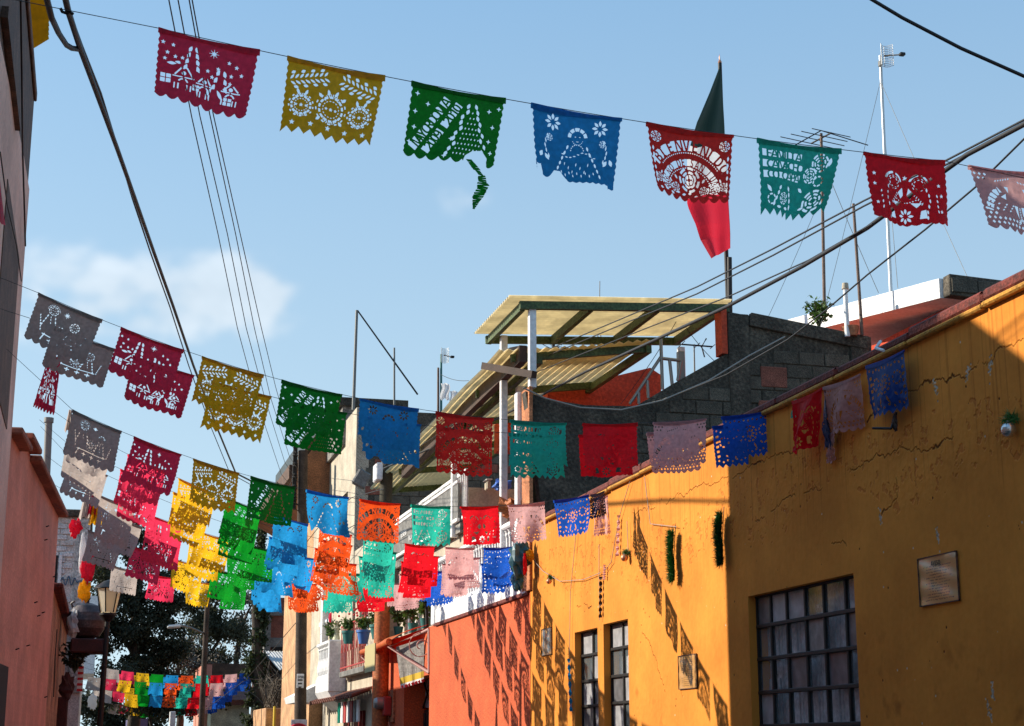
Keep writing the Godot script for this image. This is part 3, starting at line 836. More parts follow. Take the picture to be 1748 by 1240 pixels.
func notice(a: Vector3, b: Vector3, label: String, heading := "") -> void:  # a sheet under plastic on the wall, a lower far corner, b upper near corner
	var t := thing("notice_sheet", label, "notice", (a + b) * 0.5, "printed notices on the yellow wall")
	var im := Image.create(220, 300, false, Image.FORMAT_RGB8)
	im.fill(Color(0.76, 0.57, 0.34))
	var y := 62
	while y < 275:
		var x := rng.randi_range(30, 70)
		var stop := 220 - x
		while x < stop:
			var w := rng.randi_range(2, 5)
			im.fill_rect(Rect2i(x, y + rng.randi_range(0, 2), w, rng.randi_range(4, 7)), Color(0.14, 0.09, 0.06).lerp(Color(0.76, 0.57, 0.34), rng.randf() * 0.3))
			x += w + (2 if rng.randf() < 0.8 else 7)
		y += 17
	var pm := StandardMaterial3D.new()
	pm.resource_name = "notice_print"; pm.albedo_texture = ImageTexture.create_from_image(im); pm.roughness = 0.35; pm.texture_repeat = false
	pm.clearcoat_enabled = true; pm.clearcoat = 0.8; pm.clearcoat_roughness = 0.12
	var g := Geo.new()
	var x := a.x - 0.012
	var nn := 26
	for i in nn:
		for j in nn:
			var q := []
			for e in [[i, j], [i + 1, j], [i + 1, j + 1], [i, j + 1]]:
				var u := float(e[0]) / nn; var v := float(e[1]) / nn
				q.append([Vector3(x + 0.004 * sin(u * 9 + v * 7) * sin(v * 8 - u * 3), lerpf(a.y, b.y, v), lerpf(a.z, b.z, u)), Vector2(u, 1 - v)])
			g.quad_uv(q[0][0], q[1][0], q[2][0], q[3][0], q[0][1], q[1][1], q[2][1], q[3][1])
	part(t, "printed_sheet", g, pm)
	for e in [[a.y, b.y, a.z, a.z + 0.007], [a.y, b.y, b.z - 0.007, b.z], [a.y, a.y + 0.007, a.z, b.z], [b.y - 0.007, b.y, a.z, b.z]]:
		part(t, "edge_strip", span(Vector3(a.x - 0.018, e[0], e[2]), Vector3(a.x - 0.006, e[1], e[3])), M.brown_wood)
	if heading:
		part(t, "heading", letters(heading, Vector3(x - 0.012, b.y - (b.y - a.y) * 0.17, (a.z + b.z) * 0.5), 0.034, Vector3(0, 0, 1)), M.ink)

# lettering that stands along a direction; its base line is centred at c
func letters(s: String, c: Vector3, height: float, along: Vector3, squeeze := 1.0) -> ArrayMesh:
	var tm := TextMesh.new()
	var f := SystemFont.new()
	f.font_names = PackedStringArray(["Droid Sans"]); f.font_weight = 700
	tm.font = f; tm.font_size = 48; tm.pixel_size = 0.01; tm.depth = 0.02; tm.text = s
	var st := SurfaceTool.new()
	var k := height / 0.36
	var nrm := along.cross(Vector3.UP)
	for i in tm.get_surface_count(): st.append_from(tm, i, Transform3D(Basis(along * k * squeeze, Vector3.UP * k, nrm * k * 0.3), c))
	return st.commit()

func plant(t: Node3D, at: Vector3, h: float, n: int, leaf: float, m: Material, droop := 0.4) -> void:
	var g := Geo.new()
	var s := Geo.new()
	for i in n:
		var a := rng.randf() * TAU
		var tip := at + Vector3(cos(a) * h * rng.randf_range(0.1, 0.55), h * rng.randf_range(0.5, 1.0), sin(a) * h * rng.randf_range(0.1, 0.55))
		s.tube([at, at.lerp(tip, 0.5) + Vector3(0, h * 0.1, 0), tip], 0.006, 3)
		for k in 9:
			var p := at.lerp(tip, rng.randf_range(0.3, 1.05)) + Vector3(0, h * 0.05, 0)
			var d := Vector3(rng.randfn(), rng.randfn() * 0.6 - droop * 0.2, rng.randfn()).normalized() * leaf
			var sd := d.cross(Vector3(rng.randfn(), 1, rng.randfn())).normalized() * leaf * 0.25
			g.tri(p, p + d * 0.55 + sd, p + d); g.tri(p, p + d, p + d * 0.55 - sd)
	part(t, "foliage", g, m).set_meta("kind", "stuff")
	part(t, "stem", s, M.stem)

func tree(called: String, label: String, base: Vector3, h: float, crown: Array, leaves: int, leaf: float, m: Material, cat := "tree") -> void:
	# crown: list of [centre, radii] clumps relative to the base
	var t := thing(called, label, cat, base, "trees at the end of the street")
	var tr := Geo.new()
	tr.tube([base, base + Vector3(0.1, h * 0.25, 0.1), base + Vector3(-0.1, h * 0.55, 0), base + Vector3(0.1, h * 0.8, 0)], h * 0.03, 8, h * 0.008)
	part(t, "trunk", tr, M.bark)
	var br := Geo.new()
	var g := Geo.new()
	for c in crown:
		var cc: Vector3 = base + c[0]
		var rad: Vector3 = c[1]
		var root := base + Vector3(0, minf(h * 0.7, maxf(0.2 * h, c[0].y - rad.y * 0.9)), 0)
		br.tube([root, root.lerp(cc, 0.55) + Vector3(0, 0.15 * rad.y, 0), cc], h * 0.012, 5, h * 0.003)
		var vol := int(leaves * rad.x * rad.y)
		for b in 9:
			var e := Vector3(rng.randfn(), rng.randfn(), rng.randfn()).normalized() * rng.randf_range(0.6, 1.05) * rad
			var mid := cc + e * 0.5 + Vector3(0, -0.1 * rad.y, 0)
			br.tube([cc, mid, cc + e], h * 0.004, 3, h * 0.001)
			for i in vol / 9:
				var p := cc + e * rng.randf_range(0.25, 1.0) + Vector3(rng.randfn(), rng.randfn() - 0.25, rng.randfn()) * rad * 0.13
				var d := Vector3(rng.randfn(), rng.randfn() - 0.7, rng.randfn()).normalized() * leaf * rng.randf_range(0.6, 1.5)
				var sd := d.cross(Vector3(rng.randfn(), rng.randfn(), rng.randfn())).normalized() * leaf * 0.32
				g.tri(p, p + d * 0.5 + sd, p + d); g.tri(p, p + d, p + d * 0.5 - sd)
	part(t, "branches", br, M.bark)
	part(t, "crown", g, m).set_meta("kind", "stuff")

func make_materials() -> void:
	M.ground = mat("ground", lin(0.16, 0.14, 0.12), 0.95, 2.0, 9.0, 0.5)
	M.asphalt = mat("asphalt", lin(0.055, 0.053, 0.052), 0.92, 0.5, 5.0, 0.4)
	M.pavement = mat("pavement", lin(0.28, 0.26, 0.23), 0.9, 0.7, 4.0, 0.3)
	M.iron = plain("iron", lin(0.012, 0.011, 0.011), 0.55, 0.3)
	M.dark = plain("dark", lin(0.012, 0.010, 0.009), 0.9)
	M.ink = plain("ink", lin(0.02, 0.012, 0.01), 0.7)
	M.old_white = mat("old_white", lin(0.50, 0.50, 0.52), 0.75, 0.5, 1.1, 0.06, 0.0, 0.75, 0.75)
	M.clear_pane = plain("clear_pane", Color(0.75, 0.82, 0.85, 0.08), 0.05)
	M.clear_pane.metallic_specular = 0.22
	M.clear_pane.transparency = BaseMaterial3D.TRANSPARENCY_ALPHA
	M.frosted = mat("frosted", lin(0.30, 0.30, 0.315), 0.45, 0.9, 0.8, 0.0, 0.0, 0.85, 0.8)
	M.dusty = mat("dusty", lin(0.13, 0.13, 0.14), 0.3, 0.9, 0.6, 0.0, 0.0, 0.85, 0.75)
	M.papered = mat("papered", lin(0.24, 0.215, 0.205), 0.5, 0.7, 0.5, 0.0, 0.0, 0.85, 0.75)
	M.coping = mat("coping", lin(0.15, 0.026, 0.016), 0.85, 0.4, 1.3, 0.6, 0.0, 0.5, 0.6)
	M.yellow_edge = mat("yellow_edge", lin(0.60, 0.22, 0.03), 0.9, 0.4, 1.2, 0.5, 0.0, 0.65, 0.7)
	M.orange = mat("orange_stucco", lin(0.53, 0.098, 0.03), 0.95, 0.34, 2.4, 0.55, 0.0, 0.72, 0.86)
	M.orange_pole = mat("orange_pole", lin(0.60, 0.12, 0.03), 0.7, 0.5, 1.5, 0.5, 0.0, 0.6, 0.7)
	M.white = mat("white_paint", lin(0.74, 0.73, 0.71), 0.7, 0.6, 2.0, 0.2, 0.0, 0.85, 0.85)
	M.cream_wall = mat("cream_wall", lin(0.45, 0.39, 0.30), 0.9, 0.5, 2.0, 0.25, 0.0, 0.84, 0.8)
	M.concrete = mat("concrete", lin(0.20, 0.185, 0.165), 0.95, 0.7, 2.2, 1.2, 0.0, 0.5, 0.55)
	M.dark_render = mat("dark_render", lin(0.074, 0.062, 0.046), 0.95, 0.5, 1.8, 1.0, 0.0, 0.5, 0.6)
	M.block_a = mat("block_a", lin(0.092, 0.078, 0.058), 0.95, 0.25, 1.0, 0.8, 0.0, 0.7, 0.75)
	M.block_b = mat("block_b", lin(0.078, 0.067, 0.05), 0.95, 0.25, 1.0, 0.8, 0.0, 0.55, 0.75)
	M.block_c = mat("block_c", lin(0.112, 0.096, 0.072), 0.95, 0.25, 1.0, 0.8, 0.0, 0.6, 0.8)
	M.brick_red = mat("brick_red", lin(0.22, 0.075, 0.05), 0.95, 0.2, 1.0, 0.5, 0.0, 0.6, 0.8)
	M.brick_white = mat("brick_white", lin(0.74, 0.70, 0.66), 0.9, 0.3, 1.6, 0.5, 0.0, 0.7, 0.8)
	M.brick_white_b = mat("brick_white_b", lin(0.56, 0.52, 0.49), 0.9, 0.3, 1.6, 0.5, 0.0, 0.7, 0.8)
	M.pink_plaster = mat("pink_plaster", lin(0.60, 0.40, 0.38), 0.9, 0.5, 1.2, 0.6, 0.0, 0.55, 0.7)
	M.red_wall = mat("red_wall", lin(0.50, 0.06, 0.022), 0.9, 0.6, 2.0, 0.5, 0.0, 0.75, 0.85)
	M.terracotta = mat("terracotta", lin(0.60, 0.235, 0.165), 0.9, 0.6, 2.5, 0.4, 0.0, 0.86, 0.84)
	M.rust = mat("rust_plaster", lin(0.52, 0.15, 0.075), 0.92, 0.5, 1.6, 0.6, 0.0, 0.6, 0.55)
	M.pale_wall = mat("pale_wall", lin(0.68, 0.45, 0.36), 0.9, 0.6, 3.0, 0.4, 0.0, 0.86, 0.84)
	M.brown_wood = mat("brown_wood", lin(0.10, 0.048, 0.026), 0.75, 0.3, 1.2, 0.3, 0.0, 0.5, 0.6)
	M.soffit = mat("soffit", lin(0.26, 0.10, 0.035), 0.7, 0.3, 1.5, 0.2, 0.0, 0.55, 0.7)
	M.yellow_sheet = mat("yellow_sheet", lin(0.80, 0.47, 0.02), 0.5, 0.8, 2.0, 0.0, 0.0, 0.8, 0.8)
	M.roof_sheet = mat("roof_sheet", lin(0.78, 0.66, 0.45), 0.6, 0.8, 1.6, 0.0, 0.0, 0.92, 0.84)
	M.roof_sheet.backlight_enabled = true
	M.roof_sheet.backlight = Color(1.24, 1.24, 1.24)
	M.green_beam = mat("green_beam", lin(0.055, 0.085, 0.03), 0.7, 0.4, 1.2, 0.2, 0.0, 0.55, 0.7)
	M.brown_beam = mat("brown_beam", lin(0.045, 0.024, 0.016), 0.8, 0.3, 1.0, 0.2)
	M.steel = plain("steel", lin(0.30, 0.29, 0.27), 0.45, 0.6)
	M.pole_steel = plain("pole_steel", lin(0.16, 0.16, 0.15), 0.5, 0.4)
	M.rusty_pole = mat("rusty_pole", lin(0.14, 0.085, 0.06), 0.7, 0.3, 0.8, 0.1)
	M.zinc = plain("zinc", lin(0.55, 0.56, 0.56), 0.4, 0.4)
	M.cable = plain("cable", lin(0.012, 0.012, 0.013), 0.6)
	M.pale_cable = plain("pale_cable", lin(0.30, 0.28, 0.25), 0.6)
	M.string = plain("string", lin(0.05, 0.05, 0.05), 0.8)
	M.tar_pole = mat("tar_pole", lin(0.06, 0.04, 0.028), 0.9, 0.3, 1.2, 0.4, 0.0, 0.5, 0.6)
	M.green_cloth = plain("green_cloth", lin(0.006, 0.03, 0.017), 0.8)
	M.white_cloth = plain("white_cloth", lin(0.7, 0.7, 0.7), 0.85)
	M.red_cloth = plain("red_cloth", lin(0.55, 0.012, 0.03), 0.8)
	for m in [M.white_cloth, M.red_cloth]:
		m.backlight_enabled = true
		m.backlight = m.albedo_color * (0.7 / maxf(m.albedo_color.r, maxf(m.albedo_color.g, m.albedo_color.b)))
	M.leaf_dark = mat("leaf_dark", lin(0.034, 0.038, 0.018), 0.8, 0.9, 2.0, 0.0, 0.0, 0.5, 0.6)
	M.leaf_olive = mat("leaf_olive", lin(0.07, 0.072, 0.04), 0.8, 0.9, 2.0, 0.0, 0.0, 0.5, 0.6)
	M.leaf_dry = mat("leaf_dry", lin(0.13, 0.105, 0.08), 0.85, 0.9, 2.0, 0.0, 0.0, 0.5, 0.6)
	M.leaf_cypress = mat("leaf_cypress", lin(0.034, 0.05, 0.016), 0.8, 0.5, 1.2, 0.0, 0.0, 0.5, 0.6)
	M.leaf_pot = mat("leaf_pot", lin(0.07, 0.14, 0.03), 0.6, 0.3, 1.0, 0.0, 0.0, 0.55, 0.8)
	M.tinsel = plain("tinsel", lin(0.05, 0.19, 0.045), 0.35, 0.2)
	M.navy = plain("navy", lin(0.006, 0.012, 0.055), 0.45)
	for lm in [M.leaf_dark, M.leaf_olive, M.leaf_cypress, M.leaf_pot]:
		lm.backlight_enabled = true
		lm.backlight = Color(0.75, 0.75, 0.6)
	M.bark = mat("bark", lin(0.05, 0.036, 0.026), 0.95, 0.5, 1.5, 0.6)
	M.stem = plain("stem", lin(0.07, 0.075, 0.03), 0.8)
	M.clay = mat("clay", lin(0.045, 0.03, 0.03), 0.5, 0.4, 0.7, 0.2, 0.0, 0.4, 0.4)
	M.teal_pot = plain("teal_pot", lin(0.015, 0.14, 0.13), 0.6)
	M.blue_pot = plain("blue_pot", lin(0.04, 0.16, 0.46), 0.6)
	M.maroon_box = mat("maroon_box", lin(0.055, 0.012, 0.010), 0.8, 0.3, 0.8, 0.2)
	M.lamp_glass = plain("lamp_glass", lin(0.85, 0.80, 0.66), 0.5)
	M.lamp_glass.backlight_enabled = true
	M.lamp_glass.backlight = Color(1.0, 0.93, 0.75)
	M.glass_dark = plain("glass_dark", lin(0.05, 0.055, 0.06), 0.12)
	M.glass_pale = plain("glass_pale", lin(0.32, 0.36, 0.36), 0.2)
	M.silver_ball = plain("silver_ball", lin(0.6, 0.58, 0.55), 0.25, 0.9)
	M.copper_ball = plain("copper_ball", lin(0.62, 0.28, 0.16), 0.3, 0.6)
	M.canvas = mat("canvas", lin(0.68, 0.15, 0.035), 0.7, 0.4, 1.0, 0.2, 0.0, 0.8, 0.8)
	M.canvas.backlight_enabled = true
	M.canvas.backlight = Color(0.9, 0.35, 0.12)
	M.pink_pipe = plain("pink_pipe", lin(0.42, 0.22, 0.19), 0.6)
	M.plastic = plain("plastic", Color(0.85, 0.85, 0.85), 0.3)
	M.plastic.backlight_enabled = true
	M.plastic.backlight = Color(0.9, 0.9, 0.9)
	M.peach = mat("peach", lin(0.50, 0.28, 0.14), 0.9, 0.5, 2.0, 0.3)
	M.cream = mat("cream", lin(0.68, 0.58, 0.36), 0.9, 0.5, 2.0, 0.3)
	M.tile = mat("tile", lin(0.17, 0.06, 0.04), 0.85, 0.3, 1.0, 0.3)
	M.gray_house = mat("gray_house", lin(0.17, 0.165, 0.155), 0.9, 0.6, 2.0, 0.4)
	M.sign_grey = mat("sign_grey", lin(0.16, 0.155, 0.145), 0.7, 0.6, 1.0, 0.0)
	M.red_paint = plain("red_paint", lin(0.36, 0.03, 0.025), 0.6)
	M.flower_red = plain("flower_red", lin(0.6, 0.01, 0.02), 0.6)
	M.tarp = plain("tarp", lin(0.05, 0.15, 0.5), 0.6)
	M.fringe = mat("fringe", lin(0.3, 0.28, 0.26), 0.9, 0.15, 0.3, 0.3, 0.0, 0.5, 0.6)
	M.fringe_gold = plain("fringe_gold", lin(0.6, 0.4, 0.03), 0.8)
	M.olive_sheet = plain("olive_sheet", lin(0.42, 0.36, 0.17), 0.6)
	M.paper_scarlet = paper_mat("scarlet", lin(0.74, 0.03, 0.022))
	M.yellow_sheet.backlight_enabled = true
	M.yellow_sheet.backlight = Color(1, 1, 1)
	var cols := [lin(0.40, 0.345, 0.315), lin(0.74, 0.036, 0.095), lin(0.78, 0.45, 0.014), lin(0.004, 0.25, 0.018), lin(0.016, 0.27, 0.62), lin(0.78, 0.085, 0.012), lin(0.02, 0.45, 0.335), lin(0.72, 0.008, 0.018), lin(0.60, 0.35, 0.35), lin(0.010, 0.085, 0.46)]
	for i in cols.size(): M["paper_%d" % i] = paper_mat(str(i), cols[i])

func sky_picture() -> PanoramaSkyMaterial:
	var W := 2048; var H := 1024
	var sun_to := Vector3(-1, 0.56, -0.41).normalized()
	var n := FastNoiseLite.new(); n.seed = 21; n.frequency = 3.2; n.fractal_octaves = 6; n.noise_type = FastNoiseLite.TYPE_SIMPLEX_SMOOTH
	# fair-weather clouds: direction, spread along the horizon, spread in height, thickness
	var clouds := [[Vector3(30.093, 245.586, -887.481), 0.06, 0.018, 0.95], [Vector3(64.545, 253.56, -876.693), 0.026, 0.020, 0.95], [Vector3(87.331, 243.991, -873.185), 0.014, 0.016, 0.8], [Vector3(-27.708, 256.749, -899.583), 0.06, 0.022, 0.55], [Vector3(185.637, 299.805, -834.324), 0.022, 0.010, 0.45], [Vector3(-6.971, 228.045, -901.277), 0.06, 0.014, 0.5],
		[Vector3(-500, 120, -600), 0.3, 0.05, 0.7], [Vector3(700, 190, 500), 0.3, 0.06, 0.8], [Vector3(-300, 240, 700), 0.35, 0.07, 0.8], [Vector3(800, 120, -100), 0.25, 0.04, 0.7]]
	for c in clouds: c[0] = (c[0] - (Vector3(0, 1.6, 0) if c[0].length() > 895 else Vector3.ZERO)).normalized()
	var f := PackedFloat32Array()
	f.resize(W * H * 3)
	for y in H:
		var el := (0.5 - (y + 0.5) / H) * PI
		if el < -0.01:
			for x in W * 3: f[y * W * 3 + x] = 0.28
			continue
		var near_clouds := el > 0.02 and el < 0.6
		for x in W:
			var az := wrapf((x + 0.5) / W * TAU, -PI, PI)
			var d := Vector3(sin(az) * cos(el), sin(el), -cos(az) * cos(el))
			var t := clampf(sin(maxf(el, 0.0)) * 1.75, 0.0, 1.0)
			t = pow(t, 0.75)
			var c := Vector3(0.63, 0.80, 0.86).lerp(Vector3(0.165, 0.355, 0.62), t)
			var ang := acos(clampf(d.dot(sun_to), -1, 1))
			c *= 0.84 + 0.42 * exp(-ang * ang / 0.75)
			c += Vector3(0.9, 0.8, 0.62) * 0.9 * exp(-ang / 0.16)
			if near_clouds:
				var cover := 0.0
				for q in clouds:
					if d.dot(q[0]) < 0.8: continue
					var daz: float = wrapf(az - atan2(q[0].x, -q[0].z), -PI, PI) / float(q[1])
					var del: float = (el - asin(q[0].y)) / q[2]
					if del < 0: del *= 0.8
					var e := exp(-(daz * daz + del * del) * 0.9)
					if e > 0.02: cover += q[3] * e
				if cover > 0.02:
					var wx := n.get_noise_3d(d.x * 9.0 + 3.0, d.y * 9.0, d.z * 9.0) * 0.05
					var nn := n.get_noise_3d(d.x * 4.0 + wx, d.y * 8.0 + wx, d.z * 4.0) * 0.75 + n.get_noise_3d(d.x * 13.0 + wx, d.y * 22.0, d.z * 13.0) * 0.55
					var a := smoothstep(0.2, 1.3, cover + nn * 1.3 * minf(1.0, cover * 1.6))
					c = c.lerp(Vector3(0.80, 0.82, 0.83) * (0.92 + 0.25 * nn), a * 0.46)
			var i := (y * W + x) * 3
			f[i] = c.x; f[i + 1] = c.y; f[i + 2] = c.z
	var m := PanoramaSkyMaterial.new()
	m.panorama = ImageTexture.create_from_image(Image.create_from_data(W, H, false, Image.FORMAT_RGBF, f.to_byte_array()))
	return m

func _ready() -> void:
	rng.seed = 77
	wob.seed = 4; wob.frequency = 0.035; wob.fractal_octaves = 2
	# camera
	var cam := Camera3D.new()
	cam.name = "camera"
	add_child(cam)
	cam.position = Vector3(0, 1.6, 0)
	cam.rotation = Vector3(deg_to_rad(13.317), deg_to_rad(-14.39), 0)
	cam.fov = 25.446
	cam.far = 900
	cam.near = 0.1
	# sky and air
	var we := WorldEnvironment.new()
	we.name = "air"
	var env := Environment.new()
	env.background_mode = Environment.BG_SKY
	env.sky = Sky.new()
	env.sky.sky_material = sky_picture()
	env.background_energy_multiplier = 0.92
	env.tonemap_mode = Environment.TONE_MAPPER_LINEAR
	env.tonemap_exposure = 1.44
	env.sdfgi_enabled = true; env.ssao_enabled = true; env.ssil_enabled = true
	we.environment = env
	add_child(we)
	# late afternoon sun, beyond and to the left
	var sun := DirectionalLight3D.new()
	sun.name = "sun"
	sun.basis = Basis.looking_at(Vector3(1, -0.56, 0.41))
	sun.light_energy = 1.6
	sun.light_color = Color(1.0, 0.955, 0.88)
	sun.light_angular_distance = 0.5
	sun.shadow_enabled = true
	add_child(sun)
	make_materials()
	draw_motifs()
	the_ground()
	left_side()
	yellow_house()
	orange_house()
	roof_terrace()
	far_right_houses()
	street_end()
	rooftop_things()
	banners()
	cables()

func the_ground() -> void:
	setting("ground", span(Vector3(-400, -0.6, -420), Vector3(400, -0.004, 200)), M.ground)
	setting("road", span(Vector3(0.3, -0.3, -120), Vector3(4.3, 0.0, 60)), M.asphalt)
	setting("pavement", span(Vector3(4.3, -0.3, -120), Vector3(5.6, 0.13, 60), 0.02), M.pavement)
	setting("pavement", span(Vector3(-0.92, -0.3, -120), Vector3(0.3, 0.13, 60), 0.02), M.pavement)

# a house front that follows ground points a to b on the left, seen from the street (facing +x)
func left_side() -> void:
	# tall pale house: its wall, the wooden upper storey, the yellow sheet roof
	var t := thing("tall_pale_house", "tall pale plastered house at left edge with wooden upper storey", "house", Vector3(-0.92, 0, -10))
	var g := Geo.new()
	var outline := []
	for p in [Vector3(-0.92, 7.223, -16.583), Vector3(-0.92, 7.084, -15.231), Vector3(-0.92, 6.886, -13.598), Vector3(-0.92, 6.62, -11.534)]: outline.append(Vector2(-p.z, p.y))
	var poly := [Vector2(16.58, 0), Vector2(16.58, 7.2)] + outline.slice(1) + [Vector2(6, 6.6), Vector2(-6, 6.6), Vector2(-6, 0)]
	# local x runs along the street away from the camera (-z), the wall is 7 m deep towards -x
	g.prism(poly, Transform3D(Basis(Vector3(0, 0, -1), Vector3.UP, Vector3.RIGHT), Vector3(-0.92, 0, 0)), 7.0)
	part(t, "wall", g, M.pale_wall)
	var up := Geo.new()
	up.prism([Vector2(16.45, 7.1), Vector2(16.45, 8.22), Vector2(12.1, 8.08), Vector2(11.3, 7.52), Vector2(10.6, 7.75), Vector2(9.9, 7.8), Vector2(8.9, 7.5), Vector2(4, 7.5), Vector2(4, 6.5), Vector2(12, 6.6)], Transform3D(Basis(Vector3(0, 0, -1), Vector3.UP, Vector3.RIGHT), Vector3(-0.93, 0, 0)), 5.0)
	part(t, "wooden_storey", up, M.brown_wood)
	part(t, "eaves_board", span(Vector3(-0.93, 8.10, -16.4), Vector3(-0.90, 8.2, -12.4), 0.01), M.brown_wood)
	var gbe := Geo.new()
	gbe.beam(Vector3(-0.9, 6.836, -11.491), Vector3(-0.9, 6.831, -13.797), 0.05, 0.09)
	part(t, "edge_beam", gbe, M.brown_wood)
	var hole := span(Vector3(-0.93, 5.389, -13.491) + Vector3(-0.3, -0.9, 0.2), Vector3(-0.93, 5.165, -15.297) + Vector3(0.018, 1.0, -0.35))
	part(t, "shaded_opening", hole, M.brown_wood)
	solo("sheet_awning", corrugated(Vector3(-1.049, 8.351, -15.806), Vector3(-0.785, 8.427, -15.508) - Vector3(-1.049, 8.351, -15.806), Vector3(-0.996, 8.378, -14.089) - Vector3(-1.049, 8.351, -15.806), 0.10, 0.045), M.yellow_sheet, "yellow corrugated sheet jutting from the tall pale house", "awning")
	wire("wall_wire", [Vector3(-0.86, 7.373, -12.419), Vector3(-0.86, 7.061, -13.226), Vector3(-0.88, 6.834, -14.31), Vector3(-0.88, 6.499, -15.509), Vector3(-0.88, 6.379, -15.891)], 0.009, M.cable, "loose black wire running down the pale wall's corner", "wire")
	wire("wall_wire", [Vector3(-0.89, 5.907, -11.941), Vector3(-0.89, 5.876, -13.098), Vector3(-0.89, 6.013, -14.692), Vector3(-0.89, 5.996, -15.813)], 0.006, M.cable, "thin wire slung low across the pale wall", "wire")
	# terracotta house
	var a := Vector3(-0.94, 0, -16.6); var b := Vector3(-0.575, 0, -23.0)
	t = thing("terracotta_house", "terracotta plastered house with stepped parapet and slit window", "house", a)
	g = Geo.new()
	var along := (b - a).normalized()
	var yw := Basis(along, Vector3.UP, along.cross(Vector3.UP))
	g.prism([Vector2(0, 0), Vector2(6.41, 0), Vector2(6.41, 4.66), Vector2(4.3, 4.72), Vector2(2.0, 4.78), Vector2(1.1, 4.78), Vector2(1.05, 4.62), Vector2(0, 4.66)], Transform3D(yw, a), 8.0)
	part(t, "wall", g, M.terracotta)
	for q in [[0.0, 1.05, 4.66], [1.1, 2.1, 4.81], [2.1, 6.41, 4.74]]:
		var cg := Geo.new()
		cg.beam(a + along * q[0] + Vector3(0.02, q[2], 0), a + along * q[1] + Vector3(0.02, q[2] - (0.06 if q[1] > 6 else 0.0), 0), 0.22, 0.07, 0.015)
		part(t, "coping", cg, mat("terracotta_coping", lin(0.30, 0.115, 0.075), 0.9))
	part(t, "slit_window", span(Vector3(-0.78, 3.515, -20.212) + Vector3(-0.2, -0.42, -0.4), Vector3(-0.78, 3.515, -20.212) + Vector3(0.012, 0.02, 0.16)), M.dark)
	g = Geo.new()
	g.box(a + along * 0.4 + Vector3(0.0, 1.2, 0), Vector3(0.05, 2.35, 1.6), 0.0, Basis(yw.z, Vector3.UP, -yw.x))
	part(t, "doorway", g, M.dark)
	for i in 9:
		var sg := Geo.new()
		var p := a + along * rng.randf_range(0.6, 6.0) + Vector3(0.02, rng.randf_range(2.0, 4.3), 0)
		sg.beam(p, p + Vector3(0.035, 0.01, 0.03), 0.012, 0.012)
		part(t, "nail_stub", sg, M.iron)
	solo("vent_pipe", lathe_pole(Vector3(-0.801, 5.185, -24), Vector3(-0.826, 6.21, -24), 0.055), M.pole_steel, "grey capped vent pipe above the terracotta parapet", "pipe")
	# low rust red house
	var c := Vector3(-0.585, 0, -23.02); var d := Vector3(-0.49, 0, -30.9)
	t = thing("rust_red_house", "low rust red house with stained wall beyond the terracotta one", "house", c)
	along = (d - c).normalized()
	yw = Basis(along, Vector3.UP, along.cross(Vector3.UP))
	g = Geo.new()
	g.prism([Vector2(0, 0), Vector2(7.88, 0), Vector2(7.88, 3.55), Vector2(0, 3.68)], Transform3D(yw, c), 6.0)
	part(t, "wall", g, M.rust)
	g = Geo.new()
	g.beam(c + Vector3(0.03, 3.71, 0), d + Vector3(0.03, 3.58, 0), 0.2, 0.08, 0.02)
	part(t, "coping", g, M.coping)
	part(t, "meter_box", span(Vector3(-0.60, 1.75, -28.6), Vector3(-0.36, 2.35, -28.1), 0.02), M.maroon_box)
	wire("wall_wire", [Vector3(-0.5, 3.118, -23.064), Vector3(-0.5, 2.762, -23.028), Vector3(-0.5, 2.231, -23.572)], 0.008, M.cable, "tangled dark wire hanging on the rust red wall", "wire")
	# whitewashed brick house end
	t = thing("whitewashed_brick_house", "whitewashed brick house end with graffiti and dark slit", "house", Vector3(-1, 0, -31.2))
	g = span(Vector3(-6, 0, -38), Vector3(-0.20, 5.72, -31.05))
	part(t, "wall", g, M.brick_white_b)
	part(t, "roof_edge", span(Vector3(-6, 5.72, -38), Vector3(-0.16, 5.86, -30.95), 0.02), M.dark_render)
	courses(t, "brick", [Vector2(-1.05, 3.5), Vector2(-0.42, 3.5), Vector2(-0.42, 5.7), Vector2(-1.05, 5.7)], -31.04, Vector2(0.26, 0.105), [M.brick_white, M.brick_white_b, M.brick_white], 0.016, 0.05)
	part(t, "plaster_patch", span(Vector3(-0.42, 2.5, -31.0), Vector3(-0.19, 5.7, -31.07), 0.01), M.pink_plaster)
	part(t, "dark_slit", span(Vector3(-0.93, 3.9, -31.0), Vector3(-0.74, 5.0, -31.06)), M.dark)
	part(t, "pale_pipe", span(Vector3(-0.72, 4.05, -30.98), Vector3(-0.66, 5.02, -31.03), 0.01), M.white)
	var blue := plain("spray_blue", lin(0.08, 0.14, 0.22), 0.9)
	var gr := Geo.new()
	var pts := []
	for i in 60:
		var u := i / 59.0
		pts.append(Vector3(-0.66 + 0.42 * u, 4.53 + 0.09 * sin(u * 24) * (0.5 + 0.5 * sin(u * 5)), -30.985))
	gr.tube(pts, 0.012, 3)
	part(t, "graffiti", gr, blue)
	solo("shade_house", span(Vector3(-12, 0, -60), Vector3(-1.2, 4.2, -40)), M.gray_house, "plain grey house far down the left side", "house")
	# the shelf with the clay pot, the lamp post, what hangs by them
	var sb := span(Vector3(-0.359, 3.223, -27) + Vector3(0, 0, 0.35), Vector3(0.191, 3, -27) + Vector3(0, 0, -0.3), 0.02)
	solo("wall_shelf", sb, M.maroon_box, "dark red boxed shelf jutting from the left wall under the clay pot", "shelf")
	t = thing("clay_pot", "big round blackened clay pot resting on the red shelf", "pot", Vector3(-0.142, 3.245, -27))
	g = Geo.new()
	var base := Vector3(-0.141, 3.227, -27)
